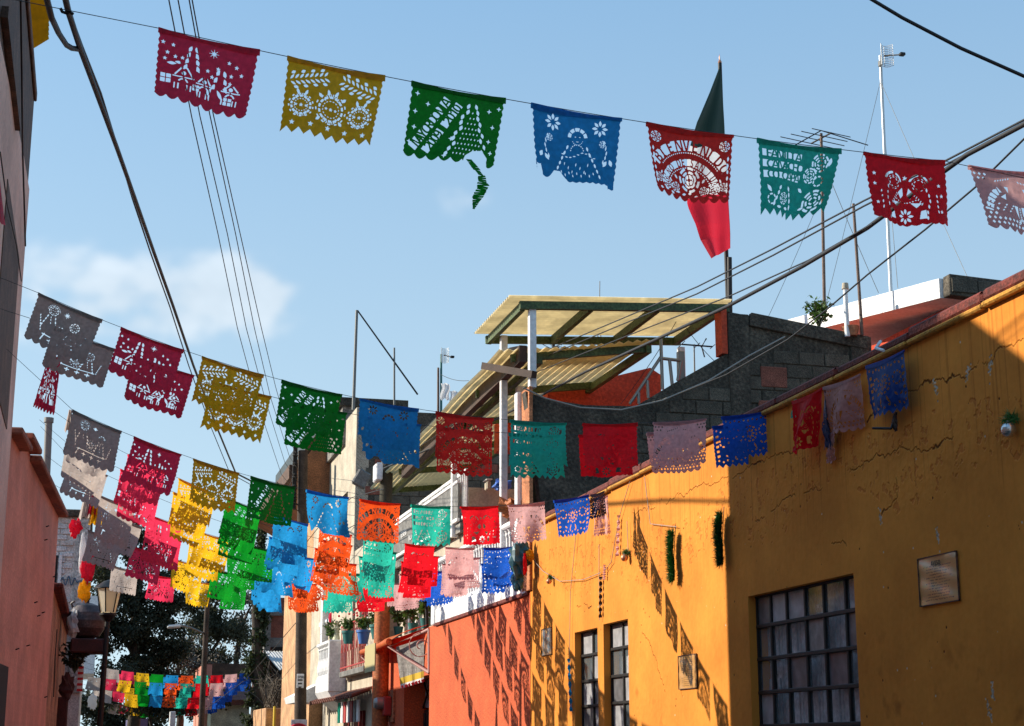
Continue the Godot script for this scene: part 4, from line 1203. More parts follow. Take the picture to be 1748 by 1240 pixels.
	g.lathe([Vector2(0.10, 0), Vector2(0.22, 0.05), Vector2(0.295, 0.17), Vector2(0.31, 0.29), Vector2(0.28, 0.42), Vector2(0.19, 0.53), Vector2(0.08, 0.575), Vector2(0.03, 0.58)], base, 24)
	part(t, "body", g, M.clay)
	g = Geo.new()
	g.lathe([Vector2(0.035, 0.57), Vector2(0.03, 0.62), Vector2(0.05, 0.65), Vector2(0.03, 0.70), Vector2(0.0, 0.71)], base, 10)
	part(t, "knob", g, M.dark)
	for s in [-1.0, 1.0]:
		g = Geo.new()
		g.tube([base + Vector3(s * 0.22, 0.50, 0.05), base + Vector3(s * 0.25, 0.56, 0.05), base + Vector3(s * 0.20, 0.60, 0.05)], 0.02, 5)
		part(t, "lug", g, M.clay)
	t = thing("street_lamp", "black street lamp with tapering cream glass lantern", "street lamp", Vector3(0.08, 0, -26))
	var lp := Vector3(0.183, 3.594, -26)
	lp.y = 0
	var ly := 3.585; var lt := 3.947
	g = Geo.new()
	g.tube([lp, lp + Vector3(-0.03, 1.5, 0), lp + Vector3(0, ly - 0.12, 0)], 0.055, 10, 0.04)
	part(t, "post", g, M.iron)
	g = Geo.new()
	g.lathe([Vector2(0.05, 0), Vector2(0.13, 0.10), Vector2(0.13, 0.13)], lp + Vector3(0, ly - 0.14, 0), 6)
	part(t, "collar", g, M.iron)
	for k in 6:
		var a0 := TAU * (k + 0.05) / 6 + 0.2; var a1 := TAU * (k + 0.95) / 6 + 0.2
		var gp := Geo.new()
		var q := []
		for e in [[a0, 0.115, ly], [a1, 0.115, ly], [a1, 0.185, lt], [a0, 0.185, lt]]: q.append(lp + Vector3(cos(e[0]) * e[1], e[2], -sin(e[0]) * e[1]))
		gp.quad(q[0], q[1], q[2], q[3])
		part(t, "lantern_pane", gp, M.lamp_glass)
		var gb := Geo.new()
		gb.beam(lp + Vector3(cos(a0 - 0.05) * 0.12, ly, -sin(a0 - 0.05) * 0.12), lp + Vector3(cos(a0 - 0.05) * 0.192, lt, -sin(a0 - 0.05) * 0.192), 0.018, 0.018)
		part(t, "lantern_rib", gb, M.iron)
	g = Geo.new()
	g.lathe([Vector2(0.235, 0), Vector2(0.235, 0.015), Vector2(0.09, 0.12), Vector2(0.03, 0.14), Vector2(0, 0.15)], lp + Vector3(0, lt, 0), 6)
	part(t, "lantern_cap", g, M.iron)
	var hung := thing("paper_clump", "limp clump of white, crimson and yellow paper by the brick house", "paper clump", Vector3(-0.208, 4.224, -26.5))
	part(hung, "white_strip", crumple(Vector3(-0.265, 4.559, -26.6), Vector3(0.05, 0.34, 0.04), 51), M.plastic)
	part(hung, "crimson_wad", crumple(Vector3(-0.16, 4.318, -26.5), Vector3(0.12, 0.26, 0.07), 52), M.paper_1)
	part(hung, "yellow_wad", crumple(Vector3(-0.202, 3.965, -26.5), Vector3(0.11, 0.20, 0.06), 53), M.paper_2)
	solo("paper_scrap", crumple(Vector3(-0.388, 4.882, -26), Vector3(0.10, 0.15, 0.06), 54), M.paper_1, "small crumpled crimson scrap dangling before the brick house", "paper scrap")
	var stripes := thing("striped_cloth", "small red and white striped cloth hanging low on the left wall", "cloth", Vector3(-0.185, 2.711, -27.5))
	for i in 9: part(stripes, "stripe", span(Vector3(-0.229, 2.823, -27.5) + Vector3(0, -0.045 * i - 0.04, 0), Vector3(-0.137, 2.824, -27.5) + Vector3(0, -0.045 * i, 0.012)), M.white if i % 2 else M.flower_red)
	var hp := thing("hanging_plant", "dark straggling plant hanging beneath the red shelf", "plant", Vector3(-0.28, 2.979, -26.9))
	plant(hp, Vector3(-0.271, 2.686, -26.9), 0.5, 26, 0.10, M.leaf_dark)
	solo("dark_ornament", crumple(Vector3(-0.384, 2.484, -26.9), Vector3(0.12, 0.22, 0.12), 14), M.maroon_box, "dark lumpy ornament hung on the rust red wall", "ornament")
	solo("white_kite_paper", crumple(Vector3(0.037, 2.568, -40), Vector3(0.12, 0.2, 0.03), 15), M.plastic, "small white paper diamond dangling past the lamp post", "paper ornament")
	solo("plastic_bag", crumple(Vector3(-0.308, 3.461, -26.8), Vector3(0.11, 0.24, 0.1), 5), M.plastic, "crumpled white plastic bag tied beside the clay pot", "bag")

func lathe_pole(a: Vector3, b: Vector3, r: float) -> Geo:
	var g := Geo.new()
	g.tube([a, b], r, 10)
	g.tube([b - Vector3(0, 0.05, 0), b + Vector3(0, 0.02, 0)], r * 1.3, 10)
	return g

func crumple(c: Vector3, rad: Vector3, sd: int) -> Geo:
	var n := FastNoiseLite.new()
	n.seed = sd; n.frequency = 0.9
	var g := Geo.new()
	var f := func(i: int, j: int) -> Vector3:
		var th := PI * i / 10.0; var ph := TAU * j / 14.0
		var d := Vector3(sin(th) * cos(ph), cos(th), sin(th) * sin(ph))
		return c + d * rad * (0.85 + 0.75 * n.get_noise_3d(d.x * 2, d.y * 2, d.z * 2))
	for i in 10:
		for j in 14: g.quad(f.call(i + 1, j), f.call(i, j), f.call(i, j + 1), f.call(i + 1, j + 1))
	return g

func bundle(top: Vector3, low: Vector3, label: String, pats: Array, slim := 1.0) -> void:  # folded papers that slid together
	var t := thing("paper_bundle", label, "paper bundle", top, "papers that slid together")
	for i in pats.size():
		var g := Geo.new()
		var h := (top.y - low.y) * rng.randf_range(0.8, 1.25)
		var w := h * rng.randf_range(0.30, 0.42) * slim
		var cols := 8; var rows := 8
		var ph := rng.randf() * 6.0
		var off := Vector3((i - 1) * w * 0.35, -i * h * 0.12, 0.03 * i)
		var f := func(u: int, v: int) -> Vector3:
			var x := (u / float(cols) - 0.5) * w * (0.35 + 0.9 * v / rows)
			var y := -h * v / rows - (0.05 * h * sin(u * 2.1) if v == rows else 0.0)
			return top + off + Vector3(x, y, 0.05 * sin(u * 1.7 + ph) * (0.4 + v / float(rows)) + 0.012 * sin(v * 2.0 + u))
		for u in cols:
			for v in rows: g.quad(f.call(u, v + 1), f.call(u + 1, v + 1), f.call(u + 1, v), f.call(u, v))
		part(t, "folded_sheet", g, M["paper_%d" % pats[i]] if pats[i] < 10 else M.navy)

func yellow_house() -> void:
	var t := thing("yellow_house", "long single storey house of cracked yellow plaster with barred windows", "house", Vector3(5.6, 0, -13))
	var wa := [-13.397, -11.311, 0.9, 2.87]
	var wb := [-18.790, -17.870, 0.9, 2.9]
	var wc := [-17.646, -16.763, 0.9, 2.92]
	var g := Geo.new()
	pierced(g, 5.6, -20.84, -6.0, 0.0, 4.4, [wa, wb, wc], 0.45, true)
	part(t, "wall", g, yellow_plaster())
	g = Geo.new()
	g.box(Vector3(9.6, 4.1, -13.42), Vector3(7.1, 0.25, 14.8))
	part(t, "roof", g, M.dark_render)
	g = Geo.new()
	g.box(Vector3(13.1, 2.1, -13.42), Vector3(0.3, 4.2, 14.8)); g.box(Vector3(9.6, 2.1, -6.1), Vector3(7.1, 4.2, 0.2))
	part(t, "back_wall", g, M.concrete)
	# painted lip and red coping, laid in lengths
	var z := -20.84
	var k := 0
	while z < -6.2:
		var l := rng.randf_range(0.75, 1.25)
		var jy := rng.randf_range(-0.008, 0.008)
		part(t, "ledge_piece", span(Vector3(5.545 + rng.randf_range(-0.008, 0.008), 4.398 + jy, z + 0.004), Vector3(5.9, 4.436 + jy, minf(z + l, -6.0) - 0.006), 0.012), M.yellow_edge)
		part(t, "coping_piece", span(Vector3(5.565 + rng.randf_range(-0.01, 0.01), 4.437 + jy, z + 0.004), Vector3(5.95, 4.52 + jy + rng.randf_range(-0.012, 0.012), minf(z + l, -6.0) - 0.012), 0.02), M.coping)
		z += l
		k += 1
	var rows4 := [0.0, 0.14, 0.285, 0.43, 0.575, 0.72, 0.865, 1.0]
	var rows5 := [0.0, 0.13, 0.275, 0.42, 0.565, 0.71, 0.86, 1.0]
	barred_window(wa[0], wa[1], wa[2], wa[3], 5.69, [0.0, 0.15, 0.31, 0.49, 0.66, 0.85, 1.0], rows4, "wide barred window of many panes in the shaded yellow wall", ["clear_pane", "dusty", "clear_pane", "frosted", "clear_pane", "clear_pane", "dusty", "clear_pane", "clear_pane", "papered", "clear_pane", "none", "clear_pane", "frosted", "clear_pane", "dusty", "clear_pane"])
	barred_window(wb[0], wb[1], wb[2], wb[3], 5.70, [0.0, 0.5, 1.0], rows5, "narrow sunlit barred window nearest the orange house", ["frosted", "clear_pane", "frosted", "dusty"])
	barred_window(wc[0], wc[1], wc[2], wc[3], 5.70, [0.0, 0.5, 1.0], rows5, "narrow sunlit barred window beside the hanging tape", ["clear_pane", "frosted", "clear_pane", "frosted", "dusty"])
	notice(Vector3(5.6, 2.53, -10.279) , Vector3(5.6, 2.866, -9.739), "brown notice headed in capitals, taped under plastic by the wide window", "AVISO")
	notice(Vector3(5.6, 2.115, -15.187), Vector3(5.6, 2.44, -14.68), "sunlit notice sheet with small print on the yellow wall near the shade")
	notice(Vector3(5.6, 2.693, -20.25), Vector3(5.6, 3.033, -19.772), "small notice sheet on the yellow wall beside the orange house")
	# garlands and baubles of tinsel
	for q in [[Vector3(5.6, 3.655, -15.148), Vector3(5.6, 3.177, -15.164), "bushy green tinsel garland in the sun on yellow wall"], [Vector3(5.6, 3.656, -13.847), Vector3(5.6, 3.205, -13.869), "bushy green tinsel garland at the edge of shade"]]:
		var gt := thing("tinsel_garland", q[2], "garland", q[0], "tinsel garlands on the yellow wall")
		g = Geo.new()
		var a: Vector3 = q[0]; var b: Vector3 = q[1]
		for i in 2600:
			var p := a.lerp(b, rng.randf()) + Vector3(-0.06, 0, rng.randfn() * 0.016)
			p.z += 0.02 * sin(p.y * 14.0)
			var d := Vector3(-absf(rng.randfn()) * 0.5, rng.randfn() * 0.5, rng.randfn()).normalized() * rng.randf_range(0.05, 0.10)
			var sd := d.cross(Vector3(rng.randfn(), rng.randfn(), rng.randfn())).normalized() * 0.0055
			g.tri(p - sd, p + sd, p + d); g.tri(p + sd, p - sd, p + d)
		part(gt, "needles", g, M.tinsel).set_meta("kind", "stuff")
		g = Geo.new()
		g.tube([a + Vector3(-0.02, 0.08, 0), a.lerp(b, 0.5) + Vector3(-0.05, 0, 0.02), b + Vector3(-0.04, 0, 0)], 0.004, 4)
		part(gt, "core_wire", g, M.iron)
	var balls := [[Vector3(5.6, 3.601, -19.705), 0.035, M.copper_ball, "small copper bauble with sprig lowest on the sunlit wall"], [Vector3(5.6, 3.568, -16.667), 0.04, M.copper_ball, "copper bauble under a green sprig above the narrow windows"], [Vector3(5.6, 3.535, -8.919), 0.05, M.silver_ball, "silver bauble with green sprig high on the shaded yellow wall"]]
	for q in balls:
		var bt := thing("bauble", q[3], "bauble", q[0], "baubles on the yellow wall")
		var c: Vector3 = q[0] + Vector3(-0.06, 0, 0)
		var r: float = q[1]
		g = Geo.new()
		var prof := []
		for i in 13: prof.append(Vector2(r * sin(PI * i / 12.0), -r * cos(PI * i / 12.0)))
		g.lathe(prof, c, 16)
		part(bt, "ball", g, q[2])
		g = Geo.new()
		g.lathe([Vector2(r * 0.25, r * 0.95), Vector2(r * 0.25, r * 1.2), Vector2(0, r * 1.22)], c, 8)
		part(bt, "cap", g, M.steel)
		g = Geo.new()
		for i in 160:
			var p := c + Vector3(0.02, r * 1.3, 0) + Vector3(rng.randfn(), rng.randfn(), rng.randfn()) * r * 0.35
			var d := Vector3(rng.randfn() - 0.3, rng.randfn() + 0.5, rng.randfn()).normalized() * r * 1.4
			var sd := d.cross(Vector3(1, 0.3, rng.randfn())).normalized() * 0.004
			g.tri(p - sd, p + sd, p + d)
		part(bt, "sprig", g, M.tinsel).set_meta("kind", "stuff")
	# threads and tapes that hang on the wall
	var off := Vector3(-0.03, 0, 0)
	var lines := [
		[[Vector3(5.6, 4.39, -16.523), Vector3(5.6, 4.038, -16.929), Vector3(5.6, 3.583, -17.225), Vector3(5.6, 3.509, -17.466)], "thin thread slanting from the coping to a twisted tape"],
		[[Vector3(5.6, 4.085, -20.847), Vector3(5.6, 3.776, -20.118), Vector3(5.6, 3.564, -19.306), Vector3(5.6, 3.49, -18.31), Vector3(5.6, 3.504, -17.62)], "thin thread looping between the paper clump and the bauble"],
		[[Vector3(5.6, 4.358, -16.037), Vector3(5.6, 3.838, -15.88), Vector3(5.6, 3.707, -15.093)], "thin thread slanting down to the sunlit garland"],
		[[Vector3(5.6, 4.115, -18.578), Vector3(5.6, 3.4, -18.849), Vector3(5.6, 2.633, -18.923)], "thin upright thread left of the narrow windows"],
		[[Vector3(5.6, 3.832, -17.673), Vector3(5.6, 3.464, -17.689), Vector3(5.6, 2.965, -17.688)], "thin upright thread above the gap between narrow windows"],
		[[Vector3(5.6, 3.969, -16.646), Vector3(5.6, 3.646, -16.623)], "short thread carrying the copper bauble"],
	]
	for l in lines: wire("wall_thread", l[0].map(func(p): return p + off), 0.004, M.pale_cable, l[1], "thread", "threads on the yellow wall")
	var tapes := [[Vector3(5.6, 4.071, -16.927), Vector3(5.6, 3.625, -17.012), "pink twisted tape hanging under the coping"], [Vector3(5.6, 3.458, -17.622), Vector3(5.6, 2.996, -17.664), "dark twisted tape between the narrow windows"], [Vector3(5.6, 2.599, -18.949), Vector3(5.6, 1.975, -18.869), "blue and white twisted tape left of narrow windows"], [Vector3(5.6, 3.575, -17.463), Vector3(5.6, 3.412, -17.492), "short crumpled pale tape above the narrow windows"]]
	for i in tapes.size():
		var q = tapes[i]
		g = Geo.new()
		for s in 22:
			var a: Vector3 = q[0].lerp(q[1], s / 22.0) + off; var b: Vector3 = q[0].lerp(q[1], (s + 1) / 22.0) + off
			var w0 := Vector3(cos(s * 0.9), 0, sin(s * 0.9)) * 0.022; var w1 := Vector3(cos(s * 0.9 + 0.9), 0, sin(s * 0.9 + 0.9)) * 0.022
			g.quad(a - w0, a + w0, b + w1, b - w1)
		solo("hanging_tape", g, [M["paper_8"], M.brown_beam, M["paper_4"], M["paper_8"]][i], q[2], "tape", "tapes on the yellow wall")
	wire("iron_hook", [Vector3(5.6, 3.948, -10.432) + off, Vector3(5.6, 3.823, -10.411) + off * 3, Vector3(5.6, 3.854, -10.579) + off * 5], 0.010, M.iron, "rusty bent iron hook under the blue paper on the wall", "hook")
	solo("cord_knot", crumple(Vector3(5.6, 3.869, -10.406) + off * 2, Vector3(0.02, 0.07, 0.03), 8), M.brown_beam, "knotted cord end wound on the iron hook", "knot")
	wire("white_tie", [Vector3(5.6, 4.529, -10.613) + off, Vector3(5.6, 4.464, -10.583) + off * 3, Vector3(5.6, 4.416, -10.459) + off * 3], 0.012, M.white, "white cord tied over the coping of the yellow wall", "cord")
	solo("plaster_scab", span(Vector3(5.6, 4.447, -10.401) + Vector3(-0.012, -0.04, -0.03), Vector3(5.6, 4.447, -10.401) + Vector3(0.0, 0.05, 0.03)), M.white, "white plaster patch under the coping", "patch")
	# papers flattened or folded against the wall
	banner(9, 110, Vector3(5.6, 4.359, -10.736) + Vector3(-0.10, 0, 0), Vector3(5.6, 4.341, -10.139) + Vector3(-0.10, 0, 0), "faded blue paper banner hanging flat on the shaded yellow wall", {"h": 0.43, "stiff": 0.0, "amp": 0.03, "crumple": 0.02})
	banner(8, 110, Vector3(5.6, 4.356, -11.482) + Vector3(-0.10, 0, 0), Vector3(5.6, 4.335, -10.893) + Vector3(-0.07, 0, 0), "pale pink paper banner creased against the shaded yellow wall", {"h": 0.42, "stiff": 0.0, "amp": 0.05, "crumple": 0.02})
	banner(7, 110, Vector3(5.6, 4.332, -11.948) + Vector3(-0.16, 0, 0), Vector3(5.6, 4.365, -11.546) + Vector3(-0.08, 0, 0), "bright red paper banner folded narrow on the shaded wall", {"h": 0.45, "stiff": 0.0, "amp": 0.06, "crumple": 0.03, "sl": -0.25, "sr": -0.35})
	banner(9, 80, Vector3(5.6, 4.365, -11.546) + Vector3(-0.05, 0, 0), Vector3(5.6, 4.333, -11.463) + Vector3(-0.10, 0, 0), "dark blue paper folded into a narrow strip beside the red one", {"h": 0.50, "stiff": 0.0, "amp": 0.03, "crumple": 0.03, "mat": M.navy})
	banner(8, 80, Vector3(5.6, 3.962, -11.534) + Vector3(-0.05, 0.02, 0), Vector3(5.6, 3.996, -11.384) + Vector3(-0.07, 0, 0), "small torn pink paper below the dark blue strip", {"h": 0.22, "stiff": 0.0, "amp": 0.02, "crumple": 0.03, "sl": -0.5, "sr": -0.6})
	bundle(Vector3(5.6, 4.381, -12.069) + Vector3(-0.06, 0, 0), Vector3(5.6, 4.221, -12.062) + Vector3(-0.06, 0, 0), "narrow teal scrap of paper on the shaded wall", [6], 0.7)
	banner(9, 80, Vector3(5.11, 4.219, -16.5), Vector3(5.269, 4.27, -16.5), "dark blue paper folded over at the third string's right end", {"h": 0.28, "stiff": 0.0, "amp": 0.03, "crumple": 0.03, "sr": 0.2, "mat": M.navy})
	banner(8, 80, Vector3(5.18, 4.205, -16.6), Vector3(5.341, 4.236, -16.6), "pink paper hanging crooked beneath the folded dark blue one", {"h": 0.44, "stiff": 0.0, "amp": 0.05, "crumple": 0.03, "sl": 0.1, "sr": 0.25})
	var clump := thing("paper_clump", "torn clump of teal, red and yellow paper at the orange house corner", "paper clump", Vector3(5.394, 4.166, -20.586))
	part(clump, "teal_wad", crumple(Vector3(5.395, 4.015, -20.623), Vector3(0.15, 0.26, 0.12), 41), plain("wad_teal", lin(0.02, 0.10, 0.13), 0.5))
	part(clump, "teal_tail", crumple(Vector3(5.391, 3.698, -20.701), Vector3(0.10, 0.14, 0.08), 42), plain("wad_blue", lin(0.03, 0.16, 0.24), 0.5))
	part(clump, "yellow_scrap", crumple(Vector3(5.504, 4.019, -20.488), Vector3(0.06, 0.08, 0.04), 43), M.paper_2)
	part(clump, "red_scrap", crumple(Vector3(5.431, 3.886, -20.486), Vector3(0.03, 0.16, 0.03), 44), M.paper_7)

func balustrade(t: Node3D, a: Vector3, b: Vector3, base: float, rail: float, n: int, m: Material, r := 0.055) -> void:
	# a and b: the foot line; a plinth, turned balusters, a rail
	var d := (b - a).normalized()
	var g := Geo.new()
	g.beam(a + Vector3(0, base * 0.5, 0), b + Vector3(0, base * 0.5, 0), 0.16, base, 0.012)
	part(t, "plinth", g, m)
	g = Geo.new()
	g.beam(a + Vector3(0, rail - 0.04, 0), b + Vector3(0, rail - 0.04, 0), 0.17, 0.08, 0.02)
	part(t, "rail", g, m)
	var h := rail - 0.08 - base
	g = Geo.new()
	g.lathe([Vector2(r, 0), Vector2(r, 0.05 * h), Vector2(r * 0.6, 0.1 * h), Vector2(r * 0.95, 0.22 * h), Vector2(r * 1.05, 0.32 * h), Vector2(r * 0.7, 0.5 * h), Vector2(r * 0.45, 0.62 * h), Vector2(r * 0.5, 0.85 * h), Vector2(r * 0.75, 0.9 * h), Vector2(r * 0.6, 0.94 * h), Vector2(r, h)], Vector3.ZERO, 10)
	var mesh := g.mesh()
	for i in n:
		var o := part(t, "baluster", mesh, m)
		o.position += a.lerp(b, (i + 0.5) / n) + Vector3(0, base, 0)

func orange_house() -> void:
	var t := thing("orange_house", "orange stucco house with white balustraded terrace and set back upper floor", "house", Vector3(5.6, 0, -26))
	var door := [-29.841, -27.516, 0.13, 2.75]
	var g := Geo.new()
	pierced(g, 5.6, -33.4, -20.86, 0.0, 3.56, [door], 0.5)
	part(t, "wall", g, M.orange)
	part(t, "terrace_slab", span(Vector3(5.62, 3.4, -33.4), Vector3(12, 3.57, -20.9)), M.orange)
	part(t, "back_wall", span(Vector3(11.8, 0, -33.4), Vector3(12, 3.4, -20.9)), M.concrete)
	part(t, "far_wall", span(Vector3(6.12, 0, -33.4), Vector3(11.8, 3.4, -33.2)), M.concrete)
	part(t, "string_course", span(Vector3(5.565, 3.53, -27.0), Vector3(5.62, 3.585, -20.9), 0.01), M.coping)
	# door in the recess: lower sheet, grille over
	var d := part(t, "door", span(Vector3(5.98, 0.13, door[0]), Vector3(6.02, 2.2, door[1])), M.iron)
	for i in 9:
		var s := inst("slat", span(Vector3(5.955, 0.2, lerpf(door[0], door[1], (i + 0.2) / 9.0)), Vector3(5.978, 2.15, lerpf(door[0], door[1], (i + 0.8) / 9.0)), 0.005).mesh(), M.iron)
		d.add_child(s, true)
	part(t, "transom_glass", span(Vector3(6.0, 2.24, door[0]), Vector3(6.01, 2.75, door[1])), M.frosted)
	for i in 3:
		var z0 := lerpf(door[0], door[1], i / 3.0); var z1 := lerpf(door[0], door[1], (i + 1) / 3.0)
		g = Geo.new()
		g.beam(Vector3(5.96, 2.24, z0), Vector3(5.96, 2.75, z1), 0.03, 0.03); g.beam(Vector3(5.955, 2.24, z1), Vector3(5.955, 2.75, z0), 0.03, 0.03)
		part(t, "grille_cross", g, M.iron)
	# balustrade along the street, with end posts
	balustrade(t, Vector3(5.66, 3.58, -27.0), Vector3(5.66, 3.58, -21.2), 0.24, 1.08, 34, M.white)
	part(t, "end_post", span(Vector3(5.55, 3.56, -27.22), Vector3(5.78, 4.72, -26.98), 0.015), M.white)
	part(t, "corner_post", span(Vector3(5.56, 3.56, -21.18), Vector3(5.78, 4.66, -20.98), 0.01), M.white)
	part(t, "corner_pier", span(Vector3(5.56, 3.586, -21.14), Vector3(5.615, 6.36, -20.74), 0.006), mat("pier", lin(0.7, 0.2, 0.09), 0.95, 0.3, 1.0, 1.2))
	part(t, "white_edge", span(Vector3(5.50, 4.0, -21.30), Vector3(5.555, 6.36, -21.15), 0.005), M.white)
	# set back upper floor: end wall towards the terrace, street front with windows
	g = Geo.new()
	var w1 := [-32.6, -31.4, 3.75, 4.85]; var w2 := [-30.6, -29.0, 3.75, 4.9]
	pierced(g, 6.1, -33.4, -27.0, 3.57, 5.15, [w1, w2], 0.2)
	part(t, "upper_front", g, M.cream_wall)
	part(t, "upper_end_wall", span(Vector3(6.1, 3.57, -26.98), Vector3(8.6, 5.9, -26.8)), M.cream_wall)
	part(t, "upper_pillar", span(Vector3(7.1, 3.57, -26.79), Vector3(7.5, 5.95, -26.6), 0.01), M.concrete)
	part(t, "upper_roof", span(Vector3(6.0, 5.15, -33.4), Vector3(11.5, 5.32, -26.99)), M.concrete)
	for w in [w1, w2]:
		var wt := part(t, "window", span(Vector3(6.22, w[2], w[0]), Vector3(6.235, w[3], w[1])), M.glass_dark)
		for i in 4:
			var zz := lerpf(w[0], w[1], i / 3.0)
			var o := inst("frame_bar", span(Vector3(6.17, w[2], zz - 0.035), Vector3(6.218, w[3], zz + 0.035), 0.008).mesh(), M.red_paint if i % 2 else M.white)
			wt.add_child(o, true)
	# a big orange dish seen from its back
	g = Geo.new()
	var dish := thing("satellite_dish", "round orange dish turned away above the awning", "dish", Vector3(5.54, 4.148, -27.874))
	var prof := []
	for i in 9: prof.append(Vector2(0.46 * sin(1.25 * i / 8.0) / sin(1.25), 0.30 * (1 - cos(1.25 * i / 8.0)) / (1 - cos(1.25))))
	g.lathe(prof, Vector3.ZERO, 24)
	var bowl := part(dish, "bowl", g, M.orange_pole)
	bowl.position = Vector3.ZERO
	bowl.rotation = Vector3(0.5, 0, 0.9)
	part(dish, "mast", lathe_pole(Vector3(5.651, 3.957, -27.998) - Vector3(0, 0.5, 0), Vector3(5.622, 4.107, -27.969), 0.03), M.iron)
	# planter on the ledge over the awning
	for q in [[Vector3(5.72, 3.795, -31.189), 0.5, 16, "leafy potted plant on the ledge behind the orange pole"], [Vector3(5.72, 3.759, -29.691), 0.62, 22, "bushy potted plant on the ledge left of white balustrade"], [Vector3(5.72, 3.762, -28.536), 0.45, 14, "trailing potted plant beside the balustrade's end post"]]:
		var pt := thing("ledge_plant", q[3], "plant", q[0], "plants on the ledge above the awning")
		plant(pt, q[0], q[1], q[2], 0.12, M.leaf_pot)
		g = Geo.new()
		g.lathe([Vector2(0.0, -0.16), Vector2(0.07, -0.16), Vector2(0.10, 0.02), Vector2(0.0, 0.02)], q[0], 10)
		part(pt, "pot", g, M.teal_pot)
	# awning: canvas, two brackets of pipe with a scroll
	t = thing("door_awning", "orange canvas awning on pink scrolled brackets over the doorway", "awning", Vector3(5.6, 3.57, -27.569))
	var i0 := Vector3(5.6, 3.61, -27.572); var i1 := Vector3(5.6, 3.625, -32.13)
	var o0 := Vector3(5.082, 3.364, -28.607); var o1 := Vector3(5.34, 3.424, -33.194)
	g = Geo.new()
	for i in 12:
		for j in 4:
			var q := []
			for e in [[i, j], [i, j + 1], [i + 1, j + 1], [i + 1, j]]:
				var u: float = e[0] / 12.0; var v: float = e[1] / 4.0
				q.append(i0.lerp(i1, u).lerp(o0.lerp(o1, u), v) + Vector3(0, 0.05 * sin(u * 9 + v * 2) * v * (1.2 - v) + 0.04 * sin(v * PI), 0))
			g.quad(q[0], q[1], q[2], q[3])
	part(t, "canvas", g, M.canvas)
	g = Geo.new()
	g.tube([o0, o0.lerp(o1, 0.5) - Vector3(0, 0.02, 0), o1], 0.06, 8)
	part(t, "rolled_hem", g, M.canvas)
	for br in [[i0, o0, Vector3(5.6, 2.871, -27.528)], [i1, o1, Vector3(5.6, 2.956, -32.059)]]:
		g = Geo.new()
		var dn := Vector3(0, -0.09, 0)
		g.tube([br[0] + dn, br[1] + dn, br[2] + dn], 0.034, 6)
		g.tube([br[2] + dn, br[0] + dn], 0.034, 6)
		var sc := []
		var ctr: Vector3 = br[0] * 0.5 + br[2] * 0.3 + br[1] * 0.2
		for i in 26:
			var a := i * 0.42; var r := 0.28 * (1.0 - i / 30.0)
			sc.append(ctr + Vector3(cos(a) * r, sin(a) * r - 0.1, 0))
		g.tube(sc, 0.010, 4)
		part(t, "bracket", g, M.pink_pipe)
	t = thing("fringed_blanket", "grey fringed blanket with gold and red bands hanging below the awning", "blanket", Vector3(5.504, 3.341, -28.823))
	var b0 := Vector3(5.208, 3.272, -28.597); var b1 := Vector3(5.564, 3.386, -27.842)
	var low0 := Vector3(5.331, 2.553, -28.742); var low1 := Vector3(5.607, 2.652, -28.01)
	for s in [[0.0, 0.75, M.fringe, "cloth"], [0.75, 0.9, M.fringe_gold, "gold_band"], [0.9, 1.0, M.white, "fringe"]]:
		g = Geo.new()
		for i in 14:
			for j in 4:
				var q := []
				for e in [[i, j + 1], [i + 1, j + 1], [i + 1, j], [i, j]]:
					var u: float = e[0] / 14.0; var v := lerpf(s[0], s[1], e[1] / 4.0)
					q.append(b0.lerp(b1, u).lerp(low0.lerp(low1, u), v) + Vector3(0, 0, 0.035 * sin(u * 17) * v))
				g.quad(q[0], q[1], q[2], q[3])
		part(t, s[3], g, s[2])
	for i in 7: part(t, "red_mark", boxg(low0.lerp(low1, (i + 0.5) / 7.0) + Vector3(0, 0.02, 0.05), Vector3(0.05, 0.05, 0.01), 0.0, Basis(Vector3.BACK, 0.7)), M.flower_red)
	# electricity meter on its board
	t = thing("electricity_meter", "round grey electricity meter on a rust coloured board by the door", "meter", Vector3(5.6, 2.307, -30.958))
	var mp := Vector3(5.6, 2.274, -30.955)
	part(t, "board", span(mp + Vector3(-0.05, -0.28, -0.22), mp + Vector3(0.0, 0.32, 0.22), 0.01), M.rust)
	part(t, "box", span(mp + Vector3(-0.2, -0.16, -0.14), mp + Vector3(-0.05, 0.2, 0.14), 0.02), M.red_paint)
	g = Geo.new()
	g.lathe([Vector2(0.11, 0), Vector2(0.11, 0.12), Vector2(0.085, 0.17), Vector2(0, 0.18)], Vector3.ZERO, 16)
	var cyl := part(t, "dial", g, M.steel)
	cyl.position = Vector3(-0.2, 0.04, 0)
	cyl.rotation = Vector3(0, 0, PI / 2)
	# the utility pole painted orange below
	t = thing("utility_pole", "tall utility pole painted orange up to the awning's height", "utility pole", Vector3(5.02, 0, -31))
	var pb := Vector3(5.382, 3.476, -31.2)
	pb.y = 0.13
	var split := 4.604; var top := 7.095
	g = Geo.new()
	g.tube([pb, Vector3(pb.x + 0.02, split, pb.z)], 0.165, 16, 0.15)
	part(t, "painted_shaft", g, M.orange_pole)
	g = Geo.new()
	g.tube([Vector3(pb.x + 0.02, split, pb.z), Vector3(pb.x + 0.06, top, pb.z)], 0.148, 16, 0.12)
	part(t, "bare_shaft", g, mat("bare_pole", lin(0.055, 0.05, 0.032), 0.9, 0.3, 1.0, 0.5))
	part(t, "meter_case", span(Vector3(5.191, 6.649, -31.4), Vector3(5.327, 7.001, -31), 0.02), M.white)
	g = Geo.new()
	g.box(Vector3(5.219, 6.983, -33), Vector3(0.30, 0.36, 0.14), 0.03, Basis(Vector3.BACK, -0.5))
	solo("junction_box", g, M.gray_house, "tilted grey box strung on wires by the block wall", "box")

